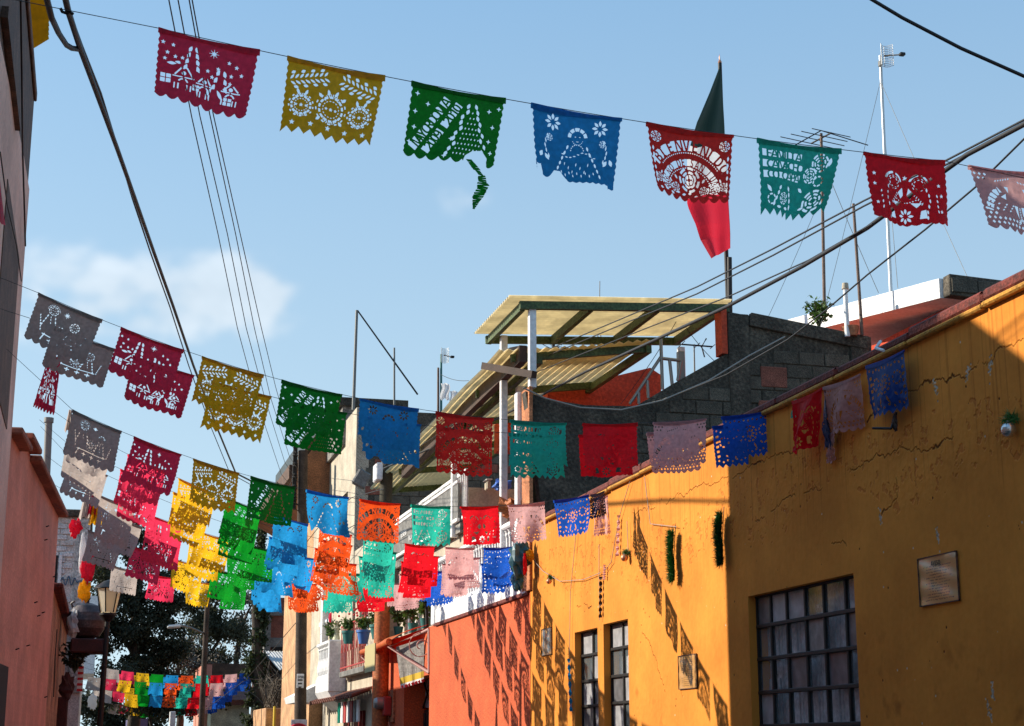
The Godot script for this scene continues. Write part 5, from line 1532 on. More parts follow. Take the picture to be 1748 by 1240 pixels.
func roof_terrace() -> void:
	# block wall that closes the terrace towards the yellow house
	var t := thing("block_wall", "dark unrendered grey block wall rising in steps behind the yellow house", "wall", Vector3(8, 4, -20.9))
	var zz := -20.8
	var outline := []
	for p in [Vector3(5.527, 6.299, -20.8), Vector3(5.843, 6.201, -20.8), Vector3(6.388, 6.147, -20.8), Vector3(7.112, 6.168, -20.8), Vector3(7.681, 6.525, -20.8), Vector3(8.488, 7.006, -20.8), Vector3(8.509, 7.629, -20.8), Vector3(10.762, 7.39, -20.8)]: outline.append(Vector2(p.x, p.y))
	outline += [Vector2(10.76, 4.1), Vector2(5.84, 4.1)]
	var g := Geo.new()
	g.prism(outline, Transform3D(Basis.IDENTITY, Vector3(0, 0, zz)), 0.2)
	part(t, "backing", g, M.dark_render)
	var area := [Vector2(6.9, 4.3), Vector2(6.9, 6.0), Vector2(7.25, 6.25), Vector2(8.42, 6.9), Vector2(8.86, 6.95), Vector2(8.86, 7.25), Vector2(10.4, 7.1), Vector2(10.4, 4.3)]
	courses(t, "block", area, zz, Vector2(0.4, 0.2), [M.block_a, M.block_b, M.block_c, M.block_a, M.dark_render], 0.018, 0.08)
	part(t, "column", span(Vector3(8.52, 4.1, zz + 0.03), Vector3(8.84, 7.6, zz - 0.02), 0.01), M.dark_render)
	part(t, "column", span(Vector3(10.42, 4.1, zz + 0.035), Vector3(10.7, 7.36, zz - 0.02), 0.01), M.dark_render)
	part(t, "patch", span(Vector3(8.95, 5.9, zz + 0.03), Vector3(9.35, 6.35, zz - 0.02), 0.01), M.brick_red)
	part(t, "patch", span(Vector3(9.0, 6.55, zz + 0.028), Vector3(9.4, 6.85, zz - 0.02), 0.01), M.brick_red)
	g = Geo.new()
	g.beam(Vector3(8.86, 7.53, zz + 0.0), Vector3(10.7, 7.29, zz + 0.0), 0.10, 0.2, 0.01)
	part(t, "ring_beam", g, M.dark_render)
	g = Geo.new()
	g.box(Vector3(8.46, 7.34, -20.9), Vector3(0.08, 0.68, 0.26))
	part(t, "painted_end", g, M.red_wall)
	# upper corrugated roof on its frame
	t = thing("upper_sheet_roof", "upper translucent corrugated roof on green frame and white posts", "roof", Vector3(7, 7.7, -22))
	var h := 7.58
	part(t, "sheet", corrugated(Vector3(5.28, h + 0.04, -20.75), Vector3(3.3, 0.17, 0), Vector3(0, 0, -2.15), 0.11, 0.03), M.roof_sheet)
	for i in 4:
		g = Geo.new()
		var x := 5.5 + i * 0.99
		g.beam(Vector3(x, h - 0.07 + 0.055 * i, -20.85), Vector3(x, h - 0.07 + 0.055 * i, -22.85), 0.07, 0.12)
		part(t, "rafter", g, M.green_beam)
	for z in [-20.82, -22.83]:
		g = Geo.new()
		g.beam(Vector3(5.45, h - 0.065, z), Vector3(8.55, h + 0.10, z), 0.08, 0.11)
		part(t, "edge_beam", g, M.green_beam)
	for p in [[Vector3(5.64, 6.36, -20.86), h - 0.1], [Vector3(5.62, 3.6, -22.4), h - 0.1], [Vector3(8.555, 7.052, -22.8), h]]:
		part(t, "post", span(p[0] + Vector3(-0.05, 0, -0.05), Vector3(p[0].x + 0.05, p[1], p[0].z + 0.05), 0.008), M.white)
	# lower corrugated roof over the terrace
	t = thing("lower_sheet_roof", "lower translucent corrugated roof running back over the terrace", "roof", Vector3(7, 7, -27))
	h = 6.95
	part(t, "sheet", sheet4(Vector3(5.28, 6.98, -21.3), Vector3(7.6, 7.28, -21.3), Vector3(7.0, 6.95, -33), Vector3(5.4, 6.78, -33), 0.13, 0.035), M.roof_sheet)
	for i in 6:
		var z := -21.5 - i * 2.28
		g = Geo.new()
		var far := i * 2.28 / 11.7
		g.beam(Vector3(5.5 + 0.1 * far, 6.92 - 0.2 * far, z), Vector3(7.56 - 0.6 * far, 7.19 - 0.33 * far, z), 0.07, 0.11)
		part(t, "rafter", g, M.green_beam)
	for x in [[5.9, 5.9, 6.90, 6.74], [7.54, 6.94, 7.16, 6.84]]:
		g = Geo.new()
		g.beam(Vector3(x[0], x[2], -21.4), Vector3(x[1], x[3], -33.0), 0.08, 0.11)
		part(t, "purlin", g, M.green_beam)
	g = Geo.new()
	g.beam(Vector3(5.62, 6.944, -21.274), Vector3(5.62, 6.711, -30.285), 0.11, 0.24)
	part(t, "long_beam", g, M.brown_beam)
	g = Geo.new()
	g.beam(Vector3(5.175, 6.857, -21.789), Vector3(5.624, 6.512, -20.697), 0.09, 0.10)
	part(t, "cross_beam", g, M.brown_beam)
	part(t, "post", span(Vector3(6, 5.707, -27.445) + Vector3(-0.06, -0.6, -0.06), Vector3(6.000 + 0.06, h - 0.1, -27.445 + 0.06), 0.008), M.white)
	part(t, "post", span(Vector3(5.95, 3.6, -23.0), Vector3(6.07, h - 0.1, -22.88), 0.008), M.white)
	for p in [Vector3(8.097, 6.809, -21.6)]:
		part(t, "post", span(Vector3(p.x - 0.05, 5.5, p.z - 0.05), Vector3(p.x + 0.05, 7.2, p.z + 0.05), 0.008), M.steel)
	# red walls of the stair and the far room
	g = Geo.new()
	var rp := []
	for p in [Vector3(6.742, 7.022, -24), Vector3(8.468, 7.523, -24), Vector3(8.645, 7.416, -24), Vector3(8.648, 6.643, -24), Vector3(6.74, 6.549, -24)]: rp.append(Vector2(p.x, p.y))
	g.prism(rp, Transform3D(Basis.IDENTITY, Vector3(0, 0, -24)), 1.2)
	solo("stair_wall", g, M.red_wall, "red painted stair wall behind the dark block wall", "wall")
	solo("inner_wall", span(Vector3(6.58, 6.529, -26.5), Vector3(7.497, 7.38, -26.5) + Vector3(0, 0, -0.4)), M.red_wall, "red painted room wall under the lower corrugated roof", "wall")
	t = thing("stair_rail", "pale steel stair rail climbing beside the red wall", "railing", Vector3(7.726, 7.159, -21.5))
	for q in [[Vector3(7.263, 6.351, -21.5), Vector3(7.751, 7.073, -21.5)], [Vector3(7.75, 7.056, -21.5), Vector3(8.066, 7.039, -21.5)], [Vector3(7.758, 7.372, -21.5), Vector3(7.767, 6.594, -21.5)], [Vector3(7.885, 7.046, -21.5), Vector3(7.921, 6.646, -21.5)], [Vector3(7.537, 6.712, -21.5), Vector3(7.549, 6.453, -21.5)], [Vector3(7.399, 6.531, -21.5), Vector3(7.405, 6.359, -21.5)], [Vector3(8.066, 7.039, -21.5), Vector3(8.004, 6.738, -21.5)]]:
		g = Geo.new()
		g.tube(q, 0.025, 6)
		part(t, "bar", g, M.steel)
	# terrace rail with the banner of a clinic
	t = thing("terrace_railing", "white steel railing along the upper terrace edge", "railing", Vector3(6.05, 5.3, -30))
	var ra := Vector3(6.05, 5.32, -33.3); var rb := Vector3(6.05, 5.32, -26.7)
	for yy in [0.08, 0.86]:
		g = Geo.new()
		g.beam(ra + Vector3(0, yy, 0), rb + Vector3(0, yy, 0), 0.06, 0.07, 0.01)
		part(t, "rail", g, M.white)
	for i in 48:
		g = Geo.new()
		var p := ra.lerp(rb, i / 47.0)
		g.beam(p + Vector3(0, 0.1, 0), p + Vector3(0, 0.84, 0), 0.03, 0.03)
		part(t, "upright", g, M.white)
	t = thing("clinic_sign", "grey hanging sign with white capitals on the upper terrace railing", "sign", Vector3(5.95, 5.3, -30))
	var sa := Vector3(5.96, 5.40, -33.2); var sb := Vector3(5.99, 6.0, -27.0)
	part(t, "panel", span(sa, sb), M.sign_grey)
	part(t, "top_strip", span(Vector3(5.94, 6.0, -33.2), Vector3(6.0, 6.06, -27.0), 0.01), M.white)
	part(t, "bottom_strip", span(Vector3(5.94, 5.33, -33.2), Vector3(6.0, 5.40, -27.0), 0.01), M.white)
	for q in [["PEDIATRI", -28.2, 5.66, 0.12], ["SANGUIN", -28.2, 5.48, 0.12], ["GENERA", -32.0, 5.74, 0.12], ["NCIA TRANS", -31.0, 5.58, 0.12]]:
		part(t, "lettering", letters(q[0], Vector3(5.945, q[2], q[1]), q[3], Vector3(0, 0, 1)), M.white)
	# tarpaulin, bulb lamp, aloe on the terrace
	solo("blue_tarpaulin", crumple(Vector3(5.893, 5.438, -23.543), Vector3(0.16, 0.10, 0.2), 12), M.tarp, "rumpled blue tarpaulin beside the terrace column", "tarpaulin")
	t = thing("terrace_lamp", "white cased lamp on top of the pale terrace wall", "lamp", Vector3(6.389, 5.885, -26.6))
	part(t, "case", span(Vector3(6.361, 5.838, -26.7), Vector3(6.426, 5.972, -26.5), 0.01), M.cream_wall)
	part(t, "cap", span(Vector3(6.341, 6.008, -26.75), Vector3(6.445, 5.995, -26.45), 0.01), M.white)
	t = thing("spiky_plant", "spiky green plant standing on the balustraded terrace", "plant", Vector3(5.686, 4.534, -23.286))
	g = Geo.new()
	var sp := Vector3(5.691, 4.449, -23.306)
	for i in 46:
		var a := rng.randf() * TAU
		var tip := sp + Vector3(cos(a) * 0.25, rng.randf_range(0.3, 0.62), sin(a) * 0.25)
		var sd := Vector3(-sin(a), 0, cos(a)) * 0.022
		g.tri(sp - sd, sp + sd, tip)
	part(t, "leaves", g, M.leaf_pot).set_meta("kind", "stuff")
	solo("palm_column", span(Vector3(5.86, 3.6, -21.9), Vector3(6.0, 6.3, -21.75), 0.02), M.leaf_dark, "dark ivy covered stake behind the corner pier", "stake")
	solo("chimney_cone", crumple(Vector3(5.665, 4.877, -22.147), Vector3(0.22, 0.16, 0.2), 30), M.orange_pole, "rough orange mound on the terrace wall by the pier", "mound")

func far_right_houses() -> void:
	# grey block and white rendered house of three storeys
	var t := thing("tall_corner_house", "tall house with white street front and grey block end wall", "house", Vector3(5.6, 0, -40))
	var g := Geo.new()
	var wins := [[-41.2, -39.6, 4.6, 6.6], [-38.9, -37.4, 5.2, 7.4]]
	pierced(g, 5.6, -43.4, -36.3, 3.0, 9.2, wins, 0.3)
	part(t, "street_front", g, M.cream_wall)
	part(t, "end_wall", span(Vector3(5.62, 0, -36.5), Vector3(11, 9.15, -36.3)), M.dark_render)
	courses(t, "block", [Vector2(5.72, 5.9), Vector2(10.8, 5.9), Vector2(10.8, 8.9), Vector2(5.72, 8.9)], -36.3, Vector2(0.42, 0.21), [M.block_a, M.block_c, M.block_c, M.brick_red, M.block_b], 0.02, 0.05)
	part(t, "core", span(Vector3(5.95, 0, -43.3), Vector3(11, 9.0, -36.6)), M.concrete)
	part(t, "roof_room", span(Vector3(5.509, 8.606, -38), Vector3(7.068, 9.755, -38) + Vector3(0, 0, -3)), M.concrete)
	part(t, "roof_room_slab", span(Vector3(5.427, 9.562, -37.9), Vector3(7.107, 9.766, -37.9) + Vector3(0, 0, -3.2)), M.dark_render)
	for w in wins:
		var wp := part(t, "window", span(Vector3(5.75, w[2], w[0]), Vector3(5.78, w[3], w[1])), M.glass_dark)
		var o := inst("sill", span(Vector3(5.52, w[2] - 0.12, w[0] - 0.1), Vector3(5.72, w[2] - 0.01, w[1] + 0.1), 0.01).mesh(), M.white)
		wp.add_child(o, true)
	# the tan house beyond with wooden eaves
	t = thing("tan_house", "tan house beyond with brown wooden eaves and tall dark openings", "house", Vector3(5.6, 0, -46))
	g = Geo.new()
	pierced(g, 5.6, -50, -43.42, 0.0, 7.6, [[-46.6, -45.3, 3.6, 6.6]], 0.4)
	part(t, "street_front", g, M.peach)
	part(t, "core", span(Vector3(6.02, 0, -50), Vector3(11, 7.6, -43.5)), M.peach)
	part(t, "recess", span(Vector3(5.9, 3.6, -46.6), Vector3(6.0, 6.6, -45.3)), M.dark)
	g = Geo.new()
	g.prism([Vector2(4.6, 8.2), Vector2(5.6, 9.6), Vector2(11, 9.6), Vector2(11, 7.6), Vector2(5.6, 7.62)], Transform3D(Basis.IDENTITY, Vector3(0, 0, -40.6)), 9.5)
	part(t, "eaves", g, M.soffit)
	part(t, "eaves_fascia", span(Vector3(4.55, 8.15, -50), Vector3(4.68, 8.5, -40.5)), M.brown_wood)
	part(t, "roof_edge", span(Vector3(5.2, 9.3, -50), Vector3(6.6, 9.75, -40.5)), mat("blue_roof", lin(0.03, 0.05, 0.06), 0.7))
	# first floor with the iron balcony, and the white balcony
	t = thing("balcony_house", "pale house with red framed windows, iron balcony and shop below", "house", Vector3(5.6, 0, -36))
	g = Geo.new()
	var bw := [[-37.2, -36.0, 3.3, 5.4], [-35.4, -34.2, 3.3, 5.4], [-37.4, -36.5, 0.2, 2.2], [-35.9, -34.3, 0.2, 2.3]]
	pierced(g, 5.62, -40.4, -33.42, 0.0, 5.85, bw, 0.3)
	part(t, "street_front", g, M.cream_wall)
	part(t, "core", span(Vector3(5.94, 0, -40.3), Vector3(11, 5.8, -33.6)), M.cream_wall)
	for i in bw.size():
		var w = bw[i]
		var wt := part(t, "window" if i < 2 else "shop_window", span(Vector3(5.8, w[2], w[0]), Vector3(5.82, w[3], w[1])), M.glass_pale if i < 2 else M.glass_dark)
		for k in 4:
			var zc := lerpf(w[0], w[1], k / 3.0)
			var o := inst("frame_bar", span(Vector3(5.72, w[2], zc - 0.06), Vector3(5.79, w[3], zc + 0.06), 0.01).mesh(), M.red_paint if k % 3 == 0 or i > 1 else M.white)
			wt.add_child(o, true)
	g = Geo.new()
	for i in 40:
		var z := -40.2 + i * 0.17
		g.box(Vector3(5.42, 2.62 + 0.04 * (i % 2), z), Vector3(0.5, 0.05, 0.15), 0.01, Basis(Vector3.BACK, 0.35))
	part(t, "tile_hood", g, M.tile)
	var awn := ["paper_6", "white", "red_paint", "white", "red_paint", "gray_house", "white"]
	for i in 7: part(t, "goods_panel", span(Vector3(5.45, 2.05, -37.2 + i * 0.45), Vector3(5.48, 2.5, -36.88 + i * 0.45)), M[awn[i]])
	part(t, "balcony_floor", span(Vector3(5.42, 3.05, -36.9), Vector3(5.63, 3.17, -33.5), 0.01), M.gray_house)
	t = thing("iron_balcony_rail", "dark red wrought iron balcony railing carrying flower pots", "railing", Vector3(5.45, 3.17, -35.5))
	for i in 17:
		g = Geo.new()
		var z := -36.85 + i * 0.21
		g.tube([Vector3(5.45, 3.17, z), Vector3(5.45, 3.6, z + 0.01), Vector3(5.45, 4.18, z)], 0.010, 4)
		if i % 2 == 0:
			var ring := []
			for k in 9: ring.append(Vector3(5.45, 3.68 + 0.09 * sin(TAU * k / 8), z + 0.06 + 0.05 * cos(TAU * k / 8)))
			g.tube(ring, 0.010, 4)
		part(t, "upright", g, M.red_paint)
	for y in [3.25, 4.18]:
		g = Geo.new()
		g.beam(Vector3(5.45, y, -36.9), Vector3(5.45, y, -33.45), 0.03, 0.03)
		part(t, "rail", g, M.red_paint)
	for q in [[Vector3(5.36, 3.735, -35.262), M.teal_pot, "teal flower pot with red blooms on the iron balcony"], [Vector3(5.36, 3.614, -33.191), M.blue_pot, "blue flower pot of yellow green leaves on the iron balcony"], [Vector3(5.36, 3.609, -31.555), M.teal_pot, "teal flower pot half behind the orange pole"]]:
		var pt := thing("flower_pot", q[2], "flower pot", q[0], "flower pots on the iron balcony")
		g = Geo.new()
		g.lathe([Vector2(0.0, -0.02), Vector2(0.09, -0.02), Vector2(0.135, 0.21), Vector2(0.15, 0.21), Vector2(0.15, 0.26), Vector2(0.12, 0.26), Vector2(0, 0.24)], q[0], 14)
		part(pt, "pot", g, q[1])
		plant(pt, q[0] + Vector3(0, 0.24, 0), 0.30, 22, 0.10, M.leaf_pot)
		g = Geo.new()
		for i in 7:
			var c: Vector3 = q[0] + Vector3(rng.randf_range(-0.2, 0.2), rng.randf_range(0.5, 0.75), rng.randf_range(-0.2, 0.2))
			g.box(c, Vector3(0.05, 0.05, 0.05), 0.02, Basis(Vector3(1, 1, 0).normalized(), i))
		part(pt, "bloom", g, M.flower_red)
	# white balcony with balusters
	t = thing("white_balcony", "white balustraded balcony on the far pale house front", "balcony", Vector3(5.35, 3.0, -39))
	var za := -39.220; var zb := -37.221
	var yb := 2.762; var yt := 3.915
	balustrade(t, Vector3(5.28, yb, za), Vector3(5.28, yb, zb), 0.32, yt - yb, 8, M.white, 0.07)
	part(t, "end_panel", span(Vector3(5.2, yb - 0.02, zb), Vector3(5.62, yt, zb + 0.12), 0.02), M.white)
	g = Geo.new()
	g.prism([Vector2(5.2, yb), Vector2(5.61, yb), Vector2(5.61, yb - 0.4), Vector2(5.3, yb - 0.16)], Transform3D(Basis.IDENTITY, Vector3(0, 0, zb + 0.1)), zb - za + 0.15)
	part(t, "slab", g, M.white)
	part(t, "side_pilaster", span(Vector3(5.45, 2.9, -40.5), Vector3(5.63, 5.85, -40.2), 0.01), M.white)
	# things on the white balcony
	var wp2 := Vector3(5.3, 4.432, -37.376)
	t = thing("wreath", "dark flower shaped wreath hanging over the white balcony", "wreath", wp2)
	g = Geo.new()
	for i in 18:
		var a := TAU * i / 18
		g.tri(wp2 + Vector3(0, cos(a - 0.2), sin(a - 0.2)) * 0.13, wp2 + Vector3(0, cos(a + 0.2), sin(a + 0.2)) * 0.13, wp2 + Vector3(-0.03, cos(a), sin(a)) * 0.27)
	part(t, "petals", g, M.leaf_cypress)
	g = Geo.new()
	g.lathe([Vector2(0.12, 0), Vector2(0.10, 0.04), Vector2(0, 0.06)], Vector3.ZERO, 12)
	var core := part(t, "centre", g, M["paper_1"])
	core.position = Vector3(-0.03, 0, 0)
	core.rotation = Vector3(0, 0, PI / 2)
	t = thing("balcony_plant", "small potted shrub standing on the white balcony corner", "plant", Vector3(5.3, 3.903, -37.47))
	plant(t, Vector3(5.3, 3.903, -37.47), 0.5, 20, 0.11, M.leaf_pot)
	t = thing("figurine", "small tan stone figurine beside the balcony shrub", "figurine", Vector3(5.3, 3.864, -36.81))
	g = Geo.new()
	g.lathe([Vector2(0.07, 0), Vector2(0.08, 0.1), Vector2(0.055, 0.22), Vector2(0.07, 0.32), Vector2(0.03, 0.38), Vector2(0.045, 0.43), Vector2(0.035, 0.48), Vector2(0, 0.5)], Vector3(5.4, 3.868, -37.312), 10)
	part(t, "body", g, M.cream)
	# small tiled hood and the cream panel under the balcony
	g = Geo.new()
	g.prism([Vector2(4.9, 2.75), Vector2(5.6, 3.1), Vector2(5.6, 2.6), Vector2(4.95, 2.6)], Transform3D(Basis.IDENTITY, Vector3(0, 0, -40.9)), 2.2)
	solo("moulded_hood", g, M.white, "white moulded door hood beyond the balcony", "hood")
	solo("olive_sheet_screen", span(Vector3(4.95, 2.884, -30.439), Vector3(4.95, 3.383, -29.321) + Vector3(0.02, 0, 0)), M.olive_sheet, "olive plastic sheet hung below the iron balcony", "sheet")
	# brown pole with paper notices
	t = thing("brown_pole", "dark brown utility pole with a copies sign, ladder of insulators on top", "utility pole", Vector3(4.6, 0, -38))
	var bp := Vector3(4.998, 2.015, -40); var bt := Vector3(4.824, 8.78, -40)
	g = Geo.new()
	g.tube([Vector3(bp.x, 0.13, bp.z), bt], 0.155, 14, 0.12)
	part(t, "shaft", g, M.tar_pole)
	for i in 5:
		g = Geo.new()
		var p: Vector3 = bt - Vector3(0, 0.1 + i * 0.28, 0)
		g.lathe([Vector2(0.03, -0.07), Vector2(0.075, -0.05), Vector2(0.045, 0), Vector2(0.075, 0.02), Vector2(0.03, 0.07)], p + Vector3(-0.2, 0, 0.1), 8)
		part(t, "insulator", g, M.dark)
	part(t, "cross_arm", span(bt + Vector3(-0.25, -1.5, 0.02), bt + Vector3(-0.15, 0.1, 0.12)), M.dark)
	var cs := thing("copies_sign", "small white sign lettered in black strapped to the brown pole", "sign", Vector3(4.9, 3.077, -39.7))
	part(cs, "board", span(Vector3(4.812, 2.911, -39.75), Vector3(4.983, 3.246, -39.72), 0.004), M.white)
	for i in 4:
		var c := Vector3(4.891, 3.188, -39.71) - Vector3(0, 0.085 * i, 0)
		if i == 0: part(cs, "lettering", letters("COPIAS", c - Vector3(0, 0.02, 0), 0.06, Vector3.RIGHT, 0.7), M.ink)
		else: part(cs, "printed_line", span(c + Vector3(-0.07 + 0.01 * i, -0.02, -0.004), c + Vector3(0.07 - 0.012 * i, 0.012, 0.002)), M.ink)
	var rs := thing("no_parking_sign", "white road sign with a red ring, its top edge showing", "road sign", Vector3(4.531, 1.983, -37))
	part(rs, "plate", span(Vector3(4.379, 1.409, -37), Vector3(4.74, 2.125, -37.02), 0.004), M.white)
	g = Geo.new()
	var ring := []
	var rc := Vector3(4.555, 1.766, -36.98)
	for k in 25: ring.append(rc + Vector3(cos(TAU * k / 24) * 0.25, sin(TAU * k / 24) * 0.25, 0))
	g.tube(ring, 0.03, 4)
	part(rs, "red_ring", g, M.flower_red)
	part(rs, "post", lathe_pole(Vector3(rc.x, 0.13, -37.06), Vector3(rc.x, rc.y, -37.06), 0.03), M.steel)

func street_end() -> void:
	# brick house with a sheet awning
	var t := thing("brick_house", "small brick house with grey concrete bands and zinc awning", "house", Vector3(6.435, 5.035, -58))
	var a := Vector3(5.921, 3.807, -58); var b := Vector3(7.427, 6.665, -58)
	part(t, "wall", span(Vector3(a.x, 0, -63), Vector3(b.x + 2, b.y, -58)), M.brick_red)
	for q in [[1043, 1052], [1088, 1104]]: part(t, "concrete_band", span(Vector3(a.x - 0.06, 6.022, -63) + Vector3(0, (1052 - q[1]) * 0.0213, 0), Vector3(b.x + 2.05, 6.208 + (1043 - q[0]) * 0.0213, -57.94), 0.01), M.gray_house)
	part(t, "corner_strip", span(Vector3(a.x - 0.1, 0, -58.3), Vector3(a.x + 0.12, b.y, -57.9), 0.01), M.gray_house)
	part(t, "awning_sheet", corrugated(Vector3(5.744, 4.758, -57.6), Vector3(6.098, 4.031, -55.6) - Vector3(5.744, 4.758, -57.6), Vector3(1.6, 0, 0), 0.1, 0.04), M.zinc)
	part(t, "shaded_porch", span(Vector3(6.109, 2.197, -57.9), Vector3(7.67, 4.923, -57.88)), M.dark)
	t = thing("peach_wall_house", "low peach garden wall with dry creeper on top", "wall", Vector3(5.617, 2.463, -50))
	part(t, "wall", span(Vector3(5.346, 0, -56), Vector3(6.579, 2.695, -52), 0.02), M.peach)
	part(t, "gate_post", span(Vector3(5.568, 1.067, -51.9), Vector3(5.635, 2.742, -51.7), 0.02), M.fringe_gold)
	t = thing("dry_creeper", "tangle of dry brown creeper above the peach wall", "creeper", Vector3(6.071, 2.871, -52.5))
	var g := Geo.new()
	for i in 160:
		var p := Vector3(6.073, 2.731, -52.8) + Vector3(rng.randf_range(-0.7, 0.7), 0, rng.randf_range(-0.4, 0.4))
		g.tube([p, p + Vector3(rng.randfn() * 0.2, rng.randf_range(0.3, 0.9), rng.randfn() * 0.2), p + Vector3(rng.randfn() * 0.4, rng.randf_range(0.5, 1.5), rng.randfn() * 0.3)], 0.016, 3, 0.006)
	part(t, "twigs", g, M.leaf_dry).set_meta("kind", "stuff")
	# cream house with tiled roof
	t = thing("cream_house", "small cream house with red tiled roof at the street's end", "house", Vector3(5.17, 2.696, -64))
	part(t, "wall", span(Vector3(4.504, 0, -70), Vector3(5.951, 3.136, -64)), M.cream)
	g = Geo.new()
	var rl := Vector3(4.294, 3.126, -63.8); var rr := Vector3(6.066, 3.314, -63.8)
	for i in 26:
		var x := lerpf(rl.x, rr.x, i / 26.0)
		g.tube([Vector3(x, rl.y + 0.05, -63.7), Vector3(x + 0.1, rl.y + 1.0, -66.4)], 0.075, 6)
	part(t, "tile_rows", g, M.tile)
	part(t, "tile_bed", span(Vector3(rl.x, rl.y - 0.08, -66.4), Vector3(rr.x, rl.y + 0.02, -63.72)), M.tile)
	solo("pink_house", span(Vector3(4.268, 0.929, -66), Vector3(4.608, 4.663, -66) + Vector3(0, 0, -5)), M.terracotta, "narrow pink house beside the cream one at street's end", "house")
	solo("dark_roofed_shed", span(Vector3(4.526, 4.4, -68), Vector3(6.607, 4.802, -68) + Vector3(0, 0, -3)), M.brown_wood, "long dark roof between the trees and the cypress", "roof")
	solo("white_house", span(Vector3(-0.811, 4.101, -62), Vector3(0.065, 6.93, -62) + Vector3(0, 0, -6)), M.white, "plain white house end seen behind the lamp post", "house")
	solo("violet_house", span(Vector3(1.604, 0.876, -72), Vector3(2.411, 2.622, -72) + Vector3(0, 0, -6)), plain("violet", lin(0.09, 0.08, 0.17), 0.9), "low violet wall glimpsed under the far paper banners", "wall")
	solo("white_gate_post", span(Vector3(2.774, 0.993, -60), Vector3(2.978, 2.721, -60) + Vector3(0, 0, -0.4), 0.02), M.white, "white gate post under the far paper banners", "post")
	# lamp pole leaning over the street
	t = thing("far_lamp_pole", "leaning wooden pole with a flat street light head on an arm", "street lamp", Vector3(3.557, 3.823, -54))
	g = Geo.new()
	var fp := Vector3(3.48, 2.151, -54); var ft := Vector3(3.535, 6.952, -54)
	g.tube([Vector3(fp.x, 0, fp.z), ft], 0.11, 10, 0.08)
	part(t, "shaft", g, M.tar_pole)
	g = Geo.new()
	g.tube([Vector3(3.464, 5.101, -54), Vector3(2.967, 5.214, -53), Vector3(2.455, 5.247, -52)], 0.035, 6)
	part(t, "arm", g, M.pole_steel)
	g = Geo.new()
	g.box(Vector3(2.404, 5.173, -52), Vector3(0.42, 0.10, 0.3), 0.04, Basis(Vector3.BACK, 0.08))
	part(t, "light_head", g, M.zinc)
	# trees
	tree("tall_tree", "tall dark drooping tree left of the far lamp", Vector3(1.625, 0.936, -66), 9.8, [[Vector3(-0.3, 7.0, 0), Vector3(1.7, 1.6, 1.6)], [Vector3(0.9, 5.6, 0.3), Vector3(1.5, 1.4, 1.4)], [Vector3(-1.3, 5.4, 0.2), Vector3(1.2, 1.6, 1.3)], [Vector3(-0.4, 8.6, 0), Vector3(1.3, 1.2, 1.2)], [Vector3(0.6, 3.9, 0), Vector3(1.4, 0.8, 1.2)], [Vector3(1.3, 7.1, 0), Vector3(0.8, 0.9, 0.9)], [Vector3(0.1, 4.8, 0.2), Vector3(1.8, 1.1, 1.4)], [Vector3(1.2, 4.4, 0), Vector3(1.1, 0.9, 1.0)], [Vector3(0.2, 3.2, 0.0), Vector3(1.9, 0.9, 1.2)], [Vector3(-1.5, 7.4, 0), Vector3(1.2, 1.3, 1.2)]], 1700, 0.14, M.leaf_dark)
	tree("olive_tree", "loose olive leaved tree behind the far lamp pole", Vector3(4.912, 0.848, -74), 8.6, [[Vector3(-0.4, 6.5, 0), Vector3(1.6, 1.2, 1.4)], [Vector3(0.9, 5.6, 0.3), Vector3(1.4, 1.3, 1.3)], [Vector3(-1.0, 4.9, 0), Vector3(1.2, 1.0, 1.1)], [Vector3(0.6, 7.4, 0), Vector3(1.2, 0.9, 1.1)], [Vector3(0.3, 4.3, 0), Vector3(1.5, 0.8, 1.1)]], 1700, 0.14, M.leaf_olive)
	tree("bare_tree", "bare twiggy grey tree before the olive leaved one", Vector3(3.57, 0.891, -70), 6.6, [[Vector3(0, 4.6, 0), Vector3(1.6, 1.0, 1.4)], [Vector3(0.9, 3.9, 0), Vector3(1.3, 0.9, 1.2)], [Vector3(-1.0, 3.8, 0), Vector3(1.2, 0.9, 1.0)]], 420, 0.13, M.leaf_dry)
	tree("twiggy_tree", "brown twiggy tree crowding the tall cypress", Vector3(6.485, 0.824, -76), 8.2, [[Vector3(0, 6.0, 0), Vector3(1.5, 1.4, 1.3)], [Vector3(0.9, 4.6, 0), Vector3(1.2, 1.2, 1.2)], [Vector3(-0.9, 4.6, 0), Vector3(1.2, 1.2, 1.2)], [Vector3(0.6, 7.2, 0), Vector3(1.1, 0.9, 1.1)]], 420, 0.16, M.leaf_dry)
	var cy := []
	for i in 9: cy.append([Vector3(0.05 * sin(i * 2.0), 1.2 + i * 0.85, 0), Vector3(0.52 - 0.035 * absf(i - 3), 0.75, 0.5)])
	tree("cypress_tree", "slim dark cypress rising beside the brick house", Vector3(5.498, 1.016, -57), 9.2, cy, 2600, 0.13, M.leaf_cypress)
	tree("low_tree", "low dark tree mass filling the street end behind the banners", Vector3(2.393, 0.814, -78), 5.4, [[Vector3(-1.8, 2.6, 0), Vector3(1.9, 1.7, 1.4)], [Vector3(0.3, 3.4, 0), Vector3(2.0, 1.6, 1.4)], [Vector3(2.4, 2.9, 0), Vector3(1.9, 1.7, 1.4)], [Vector3(-0.4, 1.6, 0.3), Vector3(2.2, 1.2, 1.2)]], 900, 0.17, M.leaf_dark)
	tree("low_shrub", "low dark shrub under the lowest far banners", Vector3(2.205, 1.183, -62), 2.6, [[Vector3(0, 1.9, 0), Vector3(1.9, 1.1, 1.0)], [Vector3(1.6, 2.2, 0), Vector3(1.5, 1.0, 1.0)], [Vector3(-1.2, 2.6, 0), Vector3(1.3, 1.0, 1.0)]], 1400, 0.15, M.leaf_dark, "shrub")
